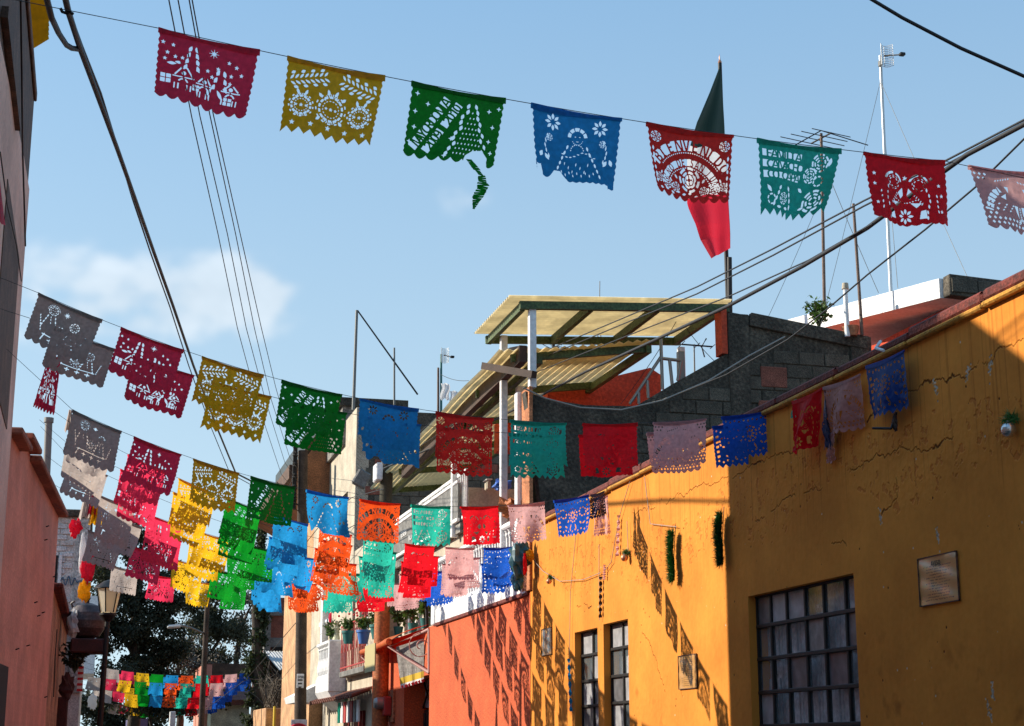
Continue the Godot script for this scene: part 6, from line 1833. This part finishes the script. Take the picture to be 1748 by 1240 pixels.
	for q in [[Vector3(-9, 0, -80), 9.0], [Vector3(13, 0, -84), 8.0]]:
		tree("side_tree", "rounded tree beyond the houses, outside the left edge" if q[0].x < 0 else "rounded tree beyond the brick house, hidden by the pole", q[0], q[1], [[Vector3(0, q[1] * 0.7, 0), Vector3(2.4, 2.0, 2.2)]], 300, 0.25, M.leaf_olive)

func mast(called: String, label: String, foot: Vector3, top: Vector3, r: float, m: Material) -> Node3D:
	var t := thing(called, label, "antenna mast", foot, "poles and antennas on the roofs")
	part(t, "pole", lathe_tube(foot, top, r), m)
	return t

func lathe_tube(a: Vector3, b: Vector3, r: float) -> Geo:
	var g := Geo.new()
	g.tube([a, b], r, 8, r * 0.85)
	return g

func grid_dish(t: Node3D, c: Vector3, w: float, h: float) -> void:
	var g := Geo.new()
	for i in 13:
		var y := h * (i / 12.0 - 0.5)
		g.tube([c + Vector3(-w * 0.5, y, 0.10), c + Vector3(-w * 0.25, y, 0.02), c + Vector3(0, y, 0), c + Vector3(w * 0.25, y, 0.02), c + Vector3(w * 0.5, y, 0.10)], 0.007, 3)
	for k in [-0.5, 0.0, 0.5]: g.tube([c + Vector3(k * w, -h * 0.5, absf(k) * 0.2), c + Vector3(k * w, h * 0.5, absf(k) * 0.2)], 0.006, 3)
	part(t, "wire_grid", g, M.zinc)
	g = Geo.new()
	g.tube([c + Vector3(0, 0.02, 0), c + Vector3(0.12, -0.1, 0.35)], 0.012, 5)
	g.box(c + Vector3(0.12, -0.1, 0.36), Vector3(0.09, 0.05, 0.08), 0.01)
	part(t, "feed_arm", g, M.iron)

func yagi(t: Node3D, c: Vector3, dir: Vector3, l: float, n: int, spread: float) -> void:
	var g := Geo.new()
	g.tube([c - dir * l * 0.5, c + dir * l * 0.5], 0.014, 5)
	part(t, "boom", g, M.iron)
	var sd := dir.cross(Vector3.UP).normalized()
	for i in n:
		var p := c + dir * l * (float(i) / (n - 1) - 0.5)
		var s := spread * (1.0 - 0.5 * i / n)
		g = Geo.new()
		g.tube([p - sd * s, p + sd * s], 0.008, 4)
		part(t, "element", g, M.iron)

func rooftop_things() -> void:
	# white slab roofed room beyond the yellow house
	var t := thing("white_slab_room", "red rooftop room under a thick white slab roof with block parapet", "house", Vector3(12, 8, -22))
	var g := Geo.new()
	var za := -25.0; var zb := -19.2
	g.prism([Vector2(-za, 8.66), Vector2(-zb, 7.85), Vector2(-zb, 7.57), Vector2(-za, 8.36)], Transform3D(Basis(Vector3(0, 0, -1), Vector3.UP, Vector3.RIGHT), Vector3(16, 0, 0)), 4.99)
	part(t, "slab", g, M.white)
	part(t, "wall", span(Vector3(11.6, 3.8, za), Vector3(16, 7.7, zb - 0.6)), M.red_wall)
	g = Geo.new()
	g.beam(Vector3(11.06, 7.72, zb + 0.1), Vector3(16, 7.5, zb + 0.1), 0.18, 0.30, 0.01)
	part(t, "block_edge", g, M.dark_render)
	for i in 12:
		g = Geo.new()
		g.box(Vector3(11.28 + i * 0.4, 7.71 - i * 0.018, zb + 0.2), Vector3(0.385, 0.2, 0.03), 0.006)
		part(t, "block", g, [M.block_b, M.block_a][i % 2])
	# flag
	t = thing("flag_pole", "dark steel flagpole standing on the block wall", "flagpole", Vector3(9.891, 8.581, -24))
	part(t, "pole", lathe_tube(Vector3(9.854, 7.485, -24), Vector3(9.844, 12.975, -24), 0.042), M.iron)
	g = Geo.new()
	g.lathe([Vector2(0.02, 0), Vector2(0.035, 0.04), Vector2(0.012, 0.09), Vector2(0.0, 0.2)], Vector3(9.844, 12.953, -24), 8)
	part(t, "finial", g, M.copper_ball)
	part(t, "thick_foot", lathe_tube(Vector3(9.834, 7.473, -23.95), Vector3(9.885, 9.477, -23.95), 0.05), M.iron)
	t = thing("national_flag", "limp green, white and red flag hanging down its pole", "flag", Vector3(9.847, 12.737, -24))
	# three cloth bands hanging in folds; each given by left and right edge pixels turned to points
	var left := [Vector3(9.866, 12.977, -24), Vector3(9.44, 12.157, -23.6), Vector3(9.107, 11.524, -23.4), Vector3(8.9, 10.905, -23.3), Vector3(8.909, 10.482, -23.3), Vector3(8.978, 10.16, -23.4), Vector3(9.132, 9.852, -23.4), Vector3(9.244, 9.593, -23.5), Vector3(9.377, 9.284, -23.5)]
	var right := [Vector3(9.871, 12.956, -24), Vector3(9.858, 12.342, -23.95), Vector3(9.872, 11.812, -23.95), Vector3(9.875, 11.232, -23.95), Vector3(9.892, 10.795, -23.95), Vector3(9.901, 10.422, -23.95), Vector3(9.911, 10.093, -23.95), Vector3(9.914, 9.888, -23.95), Vector3(9.906, 9.641, -23.95)]
	for s in [[0.0, 2.5, "green_band", M.green_cloth], [2.5, 4.5, "white_band", M.white_cloth], [4.5, 8.0, "red_band", M.red_cloth]]:
		g = Geo.new()
		var nu := 14; var nv := 14
		var f := func(u: float, v: float) -> Vector3:
			var slant := (u - 1.0) * (0.75 if v > 1.0 else 0.0) * -0.6
			var w := clampf(v + slant * (0.4 if v < 7.0 else 0.0), 0.0, 7.999)
			var i := int(w); var fr := w - i
			var p: Vector3 = left[i].lerp(left[i + 1], fr).lerp(right[i].lerp(right[i + 1], fr), u)
			return p + Vector3(0, 0, 0.11 * sin(u * 9.0 + v * 0.8) * (1.0 - u) * minf(1.0, v * 0.6))
		for i in nu:
			for j in nv:
				var v0 := lerpf(s[0], s[1], float(j) / nv); var v1 := lerpf(s[0], s[1], float(j + 1) / nv)
				g.quad(f.call(float(i) / nu, v1), f.call(float(i + 1) / nu, v1), f.call(float(i + 1) / nu, v0), f.call(float(i) / nu, v0))
		part(t, s[2], g, s[3])
	# antennas
	t = mast("antenna_mast", "tallest zinc mast with a wire grid dish", Vector3(11.764, 8.276, -22), Vector3(11.816, 12.467, -22), 0.030, M.zinc)
	grid_dish(t, Vector3(11.834, 12.405, -21.9), 0.21, 0.36)
	part(t, "receiver_box", span(Vector3(11.736, 12.232, -21.95), Vector3(11.773, 12.336, -21.85), 0.01), M.pole_steel)
	t = mast("antenna_mast", "rusty mast with a long rod aerial behind the teal banner", Vector3(10.714, 8.022, -22.2), Vector3(10.803, 11.099, -22.2), 0.028, M.rusty_pole)
	yagi(t, Vector3(10.799, 11.019, -22.2), Vector3(0.25, 0.02, 1).normalized(), 0.5, 4, 0.62)
	g = Geo.new()
	g.tube([Vector3(10.213, 10.775, -22.2), Vector3(10.805, 11.15, -22.2), Vector3(11.615, 10.978, -22.2)], 0.010, 4)
	part(t, "bowed_rod", g, M.iron)
	mast("roof_pole", "plain thin rusty pole between the two tall masts", Vector3(10.572, 7.388, -20.7), Vector3(10.54, 9.394, -20.7), 0.026, M.rusty_pole)
	t = thing("white_vent_pipe", "white capped vent pipe standing on the block wall", "pipe", Vector3(10.343, 7.435, -20.7))
	part(t, "pipe", lathe_tube(Vector3(10.338, 7.347, -20.7), Vector3(10.339, 8.08, -20.7), 0.04), M.white)
	part(t, "cap", lathe_tube(Vector3(10.34, 8.063, -20.7), Vector3(10.343, 8.152, -20.7), 0.055), M.cream_wall)
	g = Geo.new()
	g.lathe([Vector2(0, 0), Vector2(0.09, 0), Vector2(0.13, 0.14), Vector2(0, 0.14)], Vector3(10.419, 7.373, -20.75), 12)
	solo("roof_flower_pot", g, M.rust, "clay flower pot on the block wall beside the white pipe", "flower pot")
	t = thing("rooftop_shrub", "spindly green shrub growing on the block wall top", "plant", Vector3(10.035, 7.535, -21))
	plant(t, Vector3(10.035, 7.535, -21), 0.42, 26, 0.09, M.leaf_pot)
	mast("roof_pole", "tall dark pole on the grey corner house roof", Vector3(5.621, 9.276, -37), Vector3(5.65, 11.715, -37), 0.04, M.pole_steel)
	mast("roof_pole", "slanted thin pole leaning from the tall dark one", Vector3(7.164, 9.727, -37), Vector3(5.664, 11.716, -37), 0.022, M.iron)
	mast("roof_pole", "short upright pole crossed by the slanted one", Vector3(6.602, 9.327, -37), Vector3(6.576, 10.846, -37), 0.026, M.pole_steel)
	mast("roof_pole", "short pipe beside the small grid dish", Vector3(7.462, 9.032, -36), Vector3(7.45, 10.179, -36), 0.03, M.rusty_pole)
	t = mast("antenna_mast", "distant teal pole with small wire grid dish", Vector3(7.536, 8.619, -36), Vector3(7.517, 10.509, -36), 0.03, M.teal_pot)
	grid_dish(t, Vector3(7.566, 10.446, -35.9), 0.18, 0.34)
	t = mast("antenna_mast", "stubby aerial with many rods above the lower roof", Vector3(8.553, 9.102, -30), Vector3(8.555, 9.463, -30), 0.035, M.iron)
	yagi(t, Vector3(8.555, 9.439, -30), Vector3(0.6, 0.03, 0.5).normalized(), 0.6, 5, 0.5)
	yagi(t, Vector3(8.554, 9.258, -30), Vector3(0.2, 0, 1).normalized(), 0.5, 4, 0.3)
	t = mast("antenna_mast", "star shaped aerial right of the stair rail", Vector3(8.845, 7.159, -23), Vector3(8.85, 7.696, -23), 0.014, M.pole_steel)
	yagi(t, Vector3(8.899, 7.68, -23), Vector3(1, -0.04, 0.1).normalized(), 0.5, 3, 0.2)
	g = Geo.new()
	g.tube([Vector3(9.059, 7.804, -23), Vector3(8.976, 7.666, -23), Vector3(9.02, 7.498, -23)], 0.012, 4)
	part(t, "crossed_rod", g, M.iron)
	t = thing("lattice_tower", "distant slim lattice tower rising past the corrugated roofs", "tower", Vector3(19.011, 14.555, -60))
	g = Geo.new()
	var lf := Vector3(18.941, 14.79, -60); var rt := Vector3(19.112, 14.799, -60); var hi := 17.936
	for p in [lf, rt]: g.tube([Vector3(p.x, 2, p.z), Vector3(lerpf(p.x, (lf.x + rt.x) * 0.5, 0.25), hi, p.z)], 0.022, 4)
	for i in 14:
		var y0 := lerpf(lf.y - 1, hi, i / 14.0); var y1 := lerpf(lf.y - 1, hi, (i + 1) / 14.0)
		g.tube([Vector3(lf.x if i % 2 else rt.x, y0, -60), Vector3(rt.x if i % 2 else lf.x, y1, -60)], 0.012, 3)
	part(t, "lattice", g, M.pole_steel)
	part(t, "spike", lathe_tube(Vector3((lf.x + rt.x) * 0.5, hi - 0.3, -60), Vector3(19.081, 19.905, -60), 0.02), M.pole_steel)
	for q in [[Vector3(7.199, 9.353, -34), "white shirt drying on a line by the grid dish"], [Vector3(7.399, 9.192, -34), "white cloth drying beside the white shirt"]]:
		g = Geo.new()
		var c: Vector3 = q[0]
		for i in 8:
			for j in 6:
				var p := []
				for e in [[i, j + 1], [i + 1, j + 1], [i + 1, j], [i, j]]: p.append(c + Vector3(e[0] * 0.025 - 0.1 + 0.02 * sin(e[1] * 1.0), -e[1] * 0.06 - 0.02 * sin(e[0] * 1.2), 0.04 * sin(e[0] * 1.3 + e[1] * 0.5)))
				g.quad(p[0], p[1], p[2], p[3])
		solo("laundry", g, M.white_cloth, q[1], "laundry", "laundry on the roofs")
	wire("clothes_line", [Vector3(7.104, 9.547, -34), Vector3(7.502, 9.218, -33)], 0.006, M.cable, "clothes line under the small grid dish", "wire", "", 0.05)
	t = thing("water_tank", "dark round water tank top behind the white post", "water tank", Vector3(8.941, 10.057, -34))
	g = Geo.new()
	g.lathe([Vector2(0.38, -1.0), Vector2(0.38, 0.1), Vector2(0.33, 0.2), Vector2(0.1, 0.27), Vector2(0, 0.28)], Vector3(8.941, 10.03, -34), 16)
	part(t, "drum", g, M.dark)
	for q in [[Vector3(11.789, 12.005, -22), Vector3(10.006, 7.508, -20.9), "left guy wire of the tallest mast"], [Vector3(11.8, 12.006, -22), Vector3(11.657, 7.944, -19.5), "right guy wire of the tallest mast"], [Vector3(11.794, 11.904, -22), Vector3(11.891, 8.551, -22), "steep guy wire close beside the tallest mast"], [Vector3(10.793, 10.682, -22.2), Vector3(11.554, 8.451, -22), "right guy wire of the rusty mast"], [Vector3(10.774, 10.09, -22.2), Vector3(9.181, 7.586, -20.9), "left guy wire of the rusty mast"]]:
		wire("guy_wire", [q[0], q[1]], 0.005, M.pole_steel, q[2], "wire", "guy wires of the roof masts", 0.03, 4)
	for q in [[Vector3(7.13, 6.344, -21.5), Vector3(8.243, 7.853, -22), "bare pennant cord slanting up to the upper roof's corner"], [Vector3(8.126, 7.582, -21.5), Vector3(8.477, 6.805, -20.9), "bare pennant cord slanting down to the block wall"]]:
		wire("pennant_cord", cord([q[0], q[1]], 0.004, 0.05), 0.005, M.cable, q[2], "cord", "pennant cords on the roofs")

func banners() -> void:
	var near := "on the topmost string across the sky"
	var lw := -0.9
	row(near, Vector3(0.133, 5.016, -7.5), Vector3(4.441, 4.761, -7.6), Vector3(lw, 5.12, -7.5), Vector3(9.6, 4.23, -7.7), [1, 2, 10, 4, 5, 6, 7], 250, 0.50, 0.07, {"h": 0.42, "stiff": 0.25, "each": {
		0: {"sl": 0.0, "sr": -0.10, "h": 0.40}, 1: {"sl": -0.03, "sr": -0.12, "h": 0.40}, 2: {"sl": -0.06, "sr": -0.10, "h": 0.40, "swing": 0.1}, 3: {"sl": 0.06, "sr": -0.10}, 4: {"sl": 0.05, "sr": -0.10, "mat": M.paper_scarlet}, 5: {"sl": 0.06, "sr": -0.36, "h": 0.43, "amp": 0.03}, 6: {"sl": 0.0, "sr": -0.03}}})
	banner(8, 250, Vector3(4.597, 4.755, -7.62), Vector3(5.104, 4.756, -7.62), "pale pink paper banner on the topmost string, cut by the frame", {"h": 0.43, "stiff": 0.1, "swing": -0.35, "amp": 0.03, "ph": 0.3, "sl": 0.04})
	# the torn strip that dangles from the green one
	var g := Geo.new()
	var pth := [Vector3(1.702, 4.488, -7.52), Vector3(1.765, 4.398, -7.5), Vector3(1.774, 4.343, -7.5), Vector3(1.751, 4.289, -7.53), Vector3(1.724, 4.217, -7.5)]
	var wd := [0.014, 0.018, 0.034, 0.026, 0.006]
	for i in 4:
		for k in 6:
			var a: Vector3 = pth[i].lerp(pth[i + 1], k / 6.0); var b: Vector3 = pth[i].lerp(pth[i + 1], (k + 1) / 6.0)
			var w0: float = lerpf(wd[i], wd[i + 1], k / 6.0) * rng.randf_range(0.9, 1.1); var w1: float = lerpf(wd[i], wd[i + 1], (k + 1) / 6.0) * rng.randf_range(0.9, 1.1)
			var s := Vector3(1, 0, 0.5 * sin(i * 2.0 + k)).normalized()
			g.quad(b - s * w1, b + s * w1, a + s * w0, a - s * w0)
	solo("torn_strip", g, M.paper_3, "torn green strip dangling below the ripped banner", "paper strip")
	bundle(Vector3(-0.707, 4.831, -9.364), Vector3(-0.658, 4.548, -9.421), "yellow and crimson paper edge at the frame's left side", [2, 1])
	var ten := [0, 1, 2, 3, 4, 5, 6, 7, 8, 9]
	row("on the front string of the second row", Vector3(-0.577, 5.017, -12.6), Vector3(5.668, 4.456, -12.85), Vector3(-0.9, 5.13, -12.6), Vector3(5.6, 4.391, -11.762), ten, 150, 0.50, 0.47, {"h": 0.40, "stiff": 0.75, "each": {5: {"stiff": 0.3, "mat": M.paper_scarlet}, 6: {"stiff": 0.2}, 7: {"stiff": 0.2}, 8: {"stiff": 0.2}, 9: {"stiff": 0.2}}})
	row("on the rear string of the second row", Vector3(-0.465, 4.862, -13), Vector3(5.76, 4.464, -13.3), Vector3(-0.9, 4.98, -13.0), Vector3(5.6, 4.384, -12.034), ten, 110, 0.50, 0.44, {"h": 0.40, "stiff": 0.7, "each": {0: {"h": 0.36}, 5: {"stiff": 0.3, "mat": M.paper_scarlet}, 6: {"stiff": 0.2}, 7: {"stiff": 0.2}, 8: {"stiff": 0.2}, 9: {"stiff": 0.2}}})
	banner(1, 80, Vector3(-0.5, 4.72, -13.37), Vector3(-0.395, 4.678, -13.353), "crimson paper folded lengthwise below the grey banners", {"h": 0.50, "stiff": 0.1, "sl": -0.9, "sr": -0.1, "amp": 0.02, "crumple": 0.03})
	row("on the third string, half in shade", Vector3(-0.309, 4.52, -14.7), Vector3(5.12, 4.234, -16.6), Vector3(-0.9, 5.0, -14.5), Vector3(5.6, 4.455, -16.126), ten, 80, 0.47, 0.42, {"h": 0.42, "stiff": 0.55})
	bundle(Vector3(-0.421, 5.64, -20.339), Vector3(-0.392, 5.392, -20.392), "small white paper scrap bunched at the third string's left end", [0])
	row("on the first crowded sunlit string", Vector3(-0.344, 5.069, -18.4), Vector3(5.457, 4.22, -21.3), Vector3(-0.75, 5.3, -18.2), Vector3(5.6, 4.271, -21.09), ten, 60, 0.50, 0.42, {"h": 0.44, "stiff": 0.6})
	row("on the second crowded sunlit string", Vector3(-0.407, 4.89, -19.4), Vector3(5.644, 4.112, -22.2), Vector3(-0.75, 5.2, -19.2), Vector3(5.6, 4.086, -21.216), ten, 60, 0.50, 0.42, {"h": 0.44, "stiff": 0.55})
	row("on the third crowded sunlit string", Vector3(-0.049, 4.569, -20.2), Vector3(5.315, 4.168, -23.3), Vector3(-0.7, 5.0, -20.0), Vector3(5.58, 3.9, -23.3), ten.slice(0, 9), 60, 0.52, 0.31, {"h": 0.46, "stiff": 0.5, "each": {0: {"h": 0.55}, 1: {"h": 0.6}}})
	row("on the fourth crowded sunlit string", Vector3(-0.161, 4.334, -21.8), Vector3(5.332, 4.131, -24.6), Vector3(-0.62, 4.65, -21.6), Vector3(5.58, 3.95, -24.6), ten, 60, 0.49, 0.37, {"h": 0.42, "stiff": 0.4})
	row("on the string just behind the first crowded one", Vector3(-0.449, 4.991, -19), Vector3(5.695, 4.153, -21.8), Vector3(-0.75, 5.2, -18.8), Vector3(5.6, 4.175, -21.153), ten, 60, 0.50, 0.42, {"h": 0.43, "stiff": 0.5})
	row("on the string just behind the third crowded one", Vector3(0.085, 4.43, -20.9), Vector3(5.246, 4.186, -24), Vector3(-0.7, 4.8, -20.7), Vector3(5.58, 3.92, -24.0), ten, 60, 0.50, 0.33, {"h": 0.43, "stiff": 0.5})
	row("on the lowest crowded sunlit string", Vector3(0.184, 4.156, -24.5), Vector3(5.627, 4.372, -27), Vector3(-0.55, 4.2, -24.3), Vector3(5.58, 4.0, -27), ten, 60, 0.43, 0.28, {"h": 0.38, "stiff": 0.2})
	bundle(Vector3(-0.138, 5.42, -25.094), Vector3(-0.283, 4.943, -25.248), "grey, crimson and yellow papers pushed together at a string's end", [0, 1, 2])
	var far := [["on the uppermost far string by the trees", Vector3(0.449, 4.087, -57), Vector3(5.348, 4.003, -57), ten], ["on the second far string by the trees", Vector3(0.371, 3.992, -58.5), Vector3(5.394, 3.82, -58.5), ten], ["on the third far string by the trees", Vector3(-0.128, 3.77, -56), Vector3(4.794, 3.625, -56), ten],
		["on the fourth far string by the trees", Vector3(0.078, 3.703, -60), Vector3(4.981, 3.456, -60), ten], ["on the fifth far string by the trees", Vector3(0.281, 3.437, -58), Vector3(4.538, 3.231, -58), ten], ["on the lowest far string by the trees", Vector3(0.621, 3.062, -62), Vector3(4.599, 3.171, -62), ten]]
	for f in far:
		var each := {}
		for i in 10: each[i] = {"h": rng.randf_range(0.34, 0.46), "sl": rng.randf_range(-0.25, 0.1), "sr": rng.randf_range(-0.15, 0.2), "swing": rng.randf_range(-0.4, 0.3), "stiff": rng.randf_range(0.0, 0.6)}
		row(f[0], f[1], f[2], f[1] + Vector3(-1.0, 0.25, 0), f[2] + Vector3(0.8, 0.15, 0), f[3], 20, 0.43, rng.randf_range(0.05, 0.22), {"each": each})

func cables() -> void:
	var grp := "overhead cables"
	wire("thick_cable", [Vector3(-0.93, 6.6, -2.0), Vector3(-0.396, 5.653, -8.235), Vector3(-0.362, 5.846, -9.24), Vector3(-0.31, 6.051, -10.238), Vector3(-0.211, 6.242, -11.439), Vector3(-0.048, 6.492, -13.245), Vector3(0.15, 6.714, -15.262), Vector3(0.396, 6.958, -17.686), Vector3(0.755, 7.144, -20.731), Vector3(1.276, 7.429, -25.302), Vector3(2.216, 7.856, -32.913), Vector3(2.933, 7.658, -37.021), Vector3(4.733, 7.41, -40)], 0.020, M.cable, "thick black cable sloping across the left sky", "cable", grp)
	wire("thick_cable", [Vector3(-0.93, 6.5, -2.2), Vector3(-0.478, 5.592, -8.271), Vector3(-0.443, 5.68, -8.983), Vector3(-0.42, 5.809, -9.476), Vector3(-0.391, 5.916, -9.867), Vector3(-0.36, 5.978, -10.056), Vector3(-0.314, 6.055, -10.238)], 0.019, M.cable, "black cable curling in to join the thick one at upper left", "cable", grp)
	wire("thin_cable", [Vector3(-0.93, 6.66, -2.0), Vector3(-0.382, 5.7, -8.326), Vector3(-0.359, 5.852, -9.238), Vector3(-0.3, 6.07, -10.23), Vector3(-0.185, 6.32, -11.625), Vector3(-0.06, 6.54, -13.237), Vector3(0.116, 6.741, -15.264), Vector3(0.358, 6.958, -17.695), Vector3(0.711, 7.144, -20.742), Vector3(1.204, 7.429, -25.32), Vector3(2.073, 7.915, -32.935), Vector3(2.802, 7.658, -37.055), Vector3(4.737, 7.263, -40)], 0.009, M.cable, "thinner black wire running close along the thick left cable", "cable", grp)
	var np := thing("near_pole", "wooden utility pole near the camera carrying the right hand cables", "utility pole", Vector3(4.9, 0.13, 1.5))
	part(np, "shaft", lathe_tube(Vector3(4.9, 0.13, 1.5), Vector3(4.9, 7.7, 1.5), 0.14), M.tar_pole)
	var knot := Geo.new()
	knot.tube([Vector3(-0.406, 5.828, -9.15), Vector3(-0.395, 5.808, -9.152), Vector3(-0.374, 5.801, -9.148), Vector3(-0.355, 5.808, -9.141), Vector3(-0.331, 5.795, -9.138)], 0.010, 5)
	solo("cable_clamp", knot, M.iron, "small iron clamp on the cables at upper left", "clamp")
	for q in [[Vector3(0.245, 7.086, -11.328), Vector3(0.586, 7.136, -13.986), Vector3(1.083, 7.149, -17.462), Vector3(1.653, 7.135, -21.563), Vector3(2.526, 7.355, -27.651), Vector3(3.845, 7.468, -35.772), Vector3(4.876, 7.702, -40.755), "leftmost of four thin wires in the left sky"], [Vector3(0.312, 7.086, -11.31), Vector3(0.657, 7.146, -13.965), Vector3(1.185, 7.149, -17.436), Vector3(1.77, 7.135, -21.533), Vector3(2.638, 7.454, -27.598), Vector3(3.907, 7.724, -35.694), Vector3(4.874, 7.993, -40.685), "second of four thin wires in the left sky"],
		[Vector3(0.393, 7.086, -11.29), Vector3(0.744, 7.157, -13.941), Vector3(1.274, 7.149, -17.414), Vector3(1.878, 7.135, -21.506), Vector3(2.737, 7.454, -27.573), Vector3(4.001, 7.851, -35.639), Vector3(4.857, 8.283, -40.618), "third of four thin wires in the left sky"], [Vector3(0.414, 7.086, -11.284), Vector3(0.775, 7.157, -13.933), Vector3(1.324, 7.149, -17.401), Vector3(1.971, 7.135, -21.482), Vector3(2.805, 7.653, -27.507), Vector3(4.036, 8.106, -35.567), Vector3(4.84, 8.574, -40.552), "rightmost of four thin wires in the left sky"]]:
		wire("thin_wire", [Vector3(1.6, 8.6, 3.0) + Vector3(q[0].x, 0, 0)] + q.slice(0, 7), 0.0055, M.cable, q[7], "wire", grp)
	wire("thick_cable", [Vector3(4.9, 7.2, 1.5), Vector3(5.37, 5.301, -7.903), Vector3(5.416, 5.346, -8.304), Vector3(5.437, 5.411, -9.026), Vector3(5.447, 5.397, -9.769), Vector3(5.5, 5.405, -10.602), Vector3(5.539, 5.47, -11.849), Vector3(5.634, 5.629, -13.696), Vector3(5.834, 5.952, -16.324), Vector3(6.018, 6.326, -19.58), Vector3(5.941, 6.621, -24.832), Vector3(5.218, 6.763, -30.288)], 0.018, M.cable, "thick black cable sloping down from right towards the orange pole", "cable", grp)
	wire("thin_cable", [Vector3(4.9, 7.4, 1.5), Vector3(5.592, 5.473, -8.228), Vector3(5.577, 5.487, -8.547), Vector3(5.643, 5.616, -9.665), Vector3(5.735, 5.805, -11.081), Vector3(5.847, 6.032, -13.118), Vector3(5.96, 6.299, -15.358), Vector3(6.118, 6.738, -18.393), Vector3(6.02, 7.196, -22.55), Vector3(5.692, 7.256, -26.863), Vector3(5.247, 6.885, -30.463)], 0.008, M.cable, "upper of two parallel wires crossing the right roofs", "cable", grp)
	wire("thin_cable", [Vector3(4.9, 7.3, 1.5), Vector3(5.594, 5.448, -8.234), Vector3(5.579, 5.462, -8.552), Vector3(5.645, 5.587, -9.672), Vector3(5.738, 5.764, -11.09), Vector3(5.851, 5.974, -13.132), Vector3(5.964, 6.227, -15.375), Vector3(6.122, 6.668, -18.409), Vector3(6.025, 7.111, -22.569), Vector3(5.695, 7.206, -26.875), Vector3(5.249, 6.841, -30.473)], 0.008, M.cable, "lower of two parallel wires crossing the right roofs", "cable", grp)
	wire("thin_cable", [Vector3(4.9, 7.1, 1.5), Vector3(6.155, 5.81, -9.062), Vector3(6.126, 5.733, -9.407), Vector3(6.175, 5.64, -10.159), Vector3(6.222, 5.583, -11.01), Vector3(6.335, 5.569, -12.258), Vector3(6.521, 5.586, -13.479), Vector3(6.718, 5.635, -14.796), Vector3(6.907, 5.753, -16.946), Vector3(7.014, 5.923, -18.787)], 0.008, M.cable, "single wire descending steeply past the masts", "cable", grp)
	wire("thin_cable", [Vector3(5.45, 5.376, -10.41), Vector3(5.583, 5.518, -11.826), Vector3(5.703, 5.769, -13.856), Vector3(5.894, 6.216, -16.88), Vector3(5.823, 6.735, -21.652), Vector3(5.237, 6.758, -30.391)], 0.007, M.cable, "wire just above the thick cable over the roofs", "cable", grp)
	wire("thick_cable", [Vector3(-1.5, 8.3, -8.5), Vector3(4.788, 6.621, -9.215), Vector3(5.109, 6.434, -9.178), Vector3(5.509, 6.231, -9.125), Vector3(5.939, 6.044, -9.06), Vector3(6.145, 5.966, -9.026), Vector3(7.5, 4.3, -6.6)], 0.013, M.cable, "lone black cable across the upper right corner", "cable", grp)
	wire("pale_cable", [Vector3(5.468, 6.323, -20.7), Vector3(5.773, 6.193, -20.7), Vector3(6.273, 6.088, -20.7), Vector3(6.864, 6.085, -20.7), Vector3(7.466, 6.249, -20.7), Vector3(8.17, 6.573, -20.7), Vector3(8.803, 6.975, -20.7), Vector3(9.355, 7.285, -20.7)], 0.013, M.pale_cable, "pale cable sagging across the dark block wall", "cable", grp)
	wire("thin_cable", [Vector3(5.241, 6.379, -30.376), Vector3(5.099, 6.66, -33.526), Vector3(5.05, 6.714, -36.709), Vector3(4.937, 6.419, -39.992)], 0.009, M.cable, "upper wire linking orange pole and brown pole", "cable", grp)
	wire("thin_cable", [Vector3(5.264, 5.994, -30.464), Vector3(5.166, 6.127, -34.7), Vector3(5.041, 5.909, -37.968), Vector3(4.947, 5.285, -40.267)], 0.009, M.cable, "lower wire linking orange pole and brown pole", "cable", grp)
	wire("thin_cable", [Vector3(4.876, 4.577, -40.458), Vector3(4.958, 4.208, -46.893), Vector3(4.833, 3.627, -53.432), Vector3(3.671, 2.652, -56.09)], 0.010, M.cable, "wire dropping from the brown pole to the far lamp pole", "cable", grp)
	for i in 5:
		wire("loose_wire", [Vector3(4.709, 8.489, -40.075) + Vector3(0, -0.3 * i, 0), Vector3(4.419, 7.553, -39.848) + Vector3(-0.06 * i, 0.1 * i, 0), Vector3(4.562, 6.561, -40.054) + Vector3(0.05 * i, 0, 0), Vector3(4.793, 5.994, -40.133)], 0.006, M.cable, ["outermost loose wire by the pole's insulators", "second loose wire by the pole's insulators", "third loose wire by the pole's insulators", "fourth loose wire by the pole's insulators", "innermost loose wire by the pole's insulators"][i], "wire", "loose wires at the brown pole")
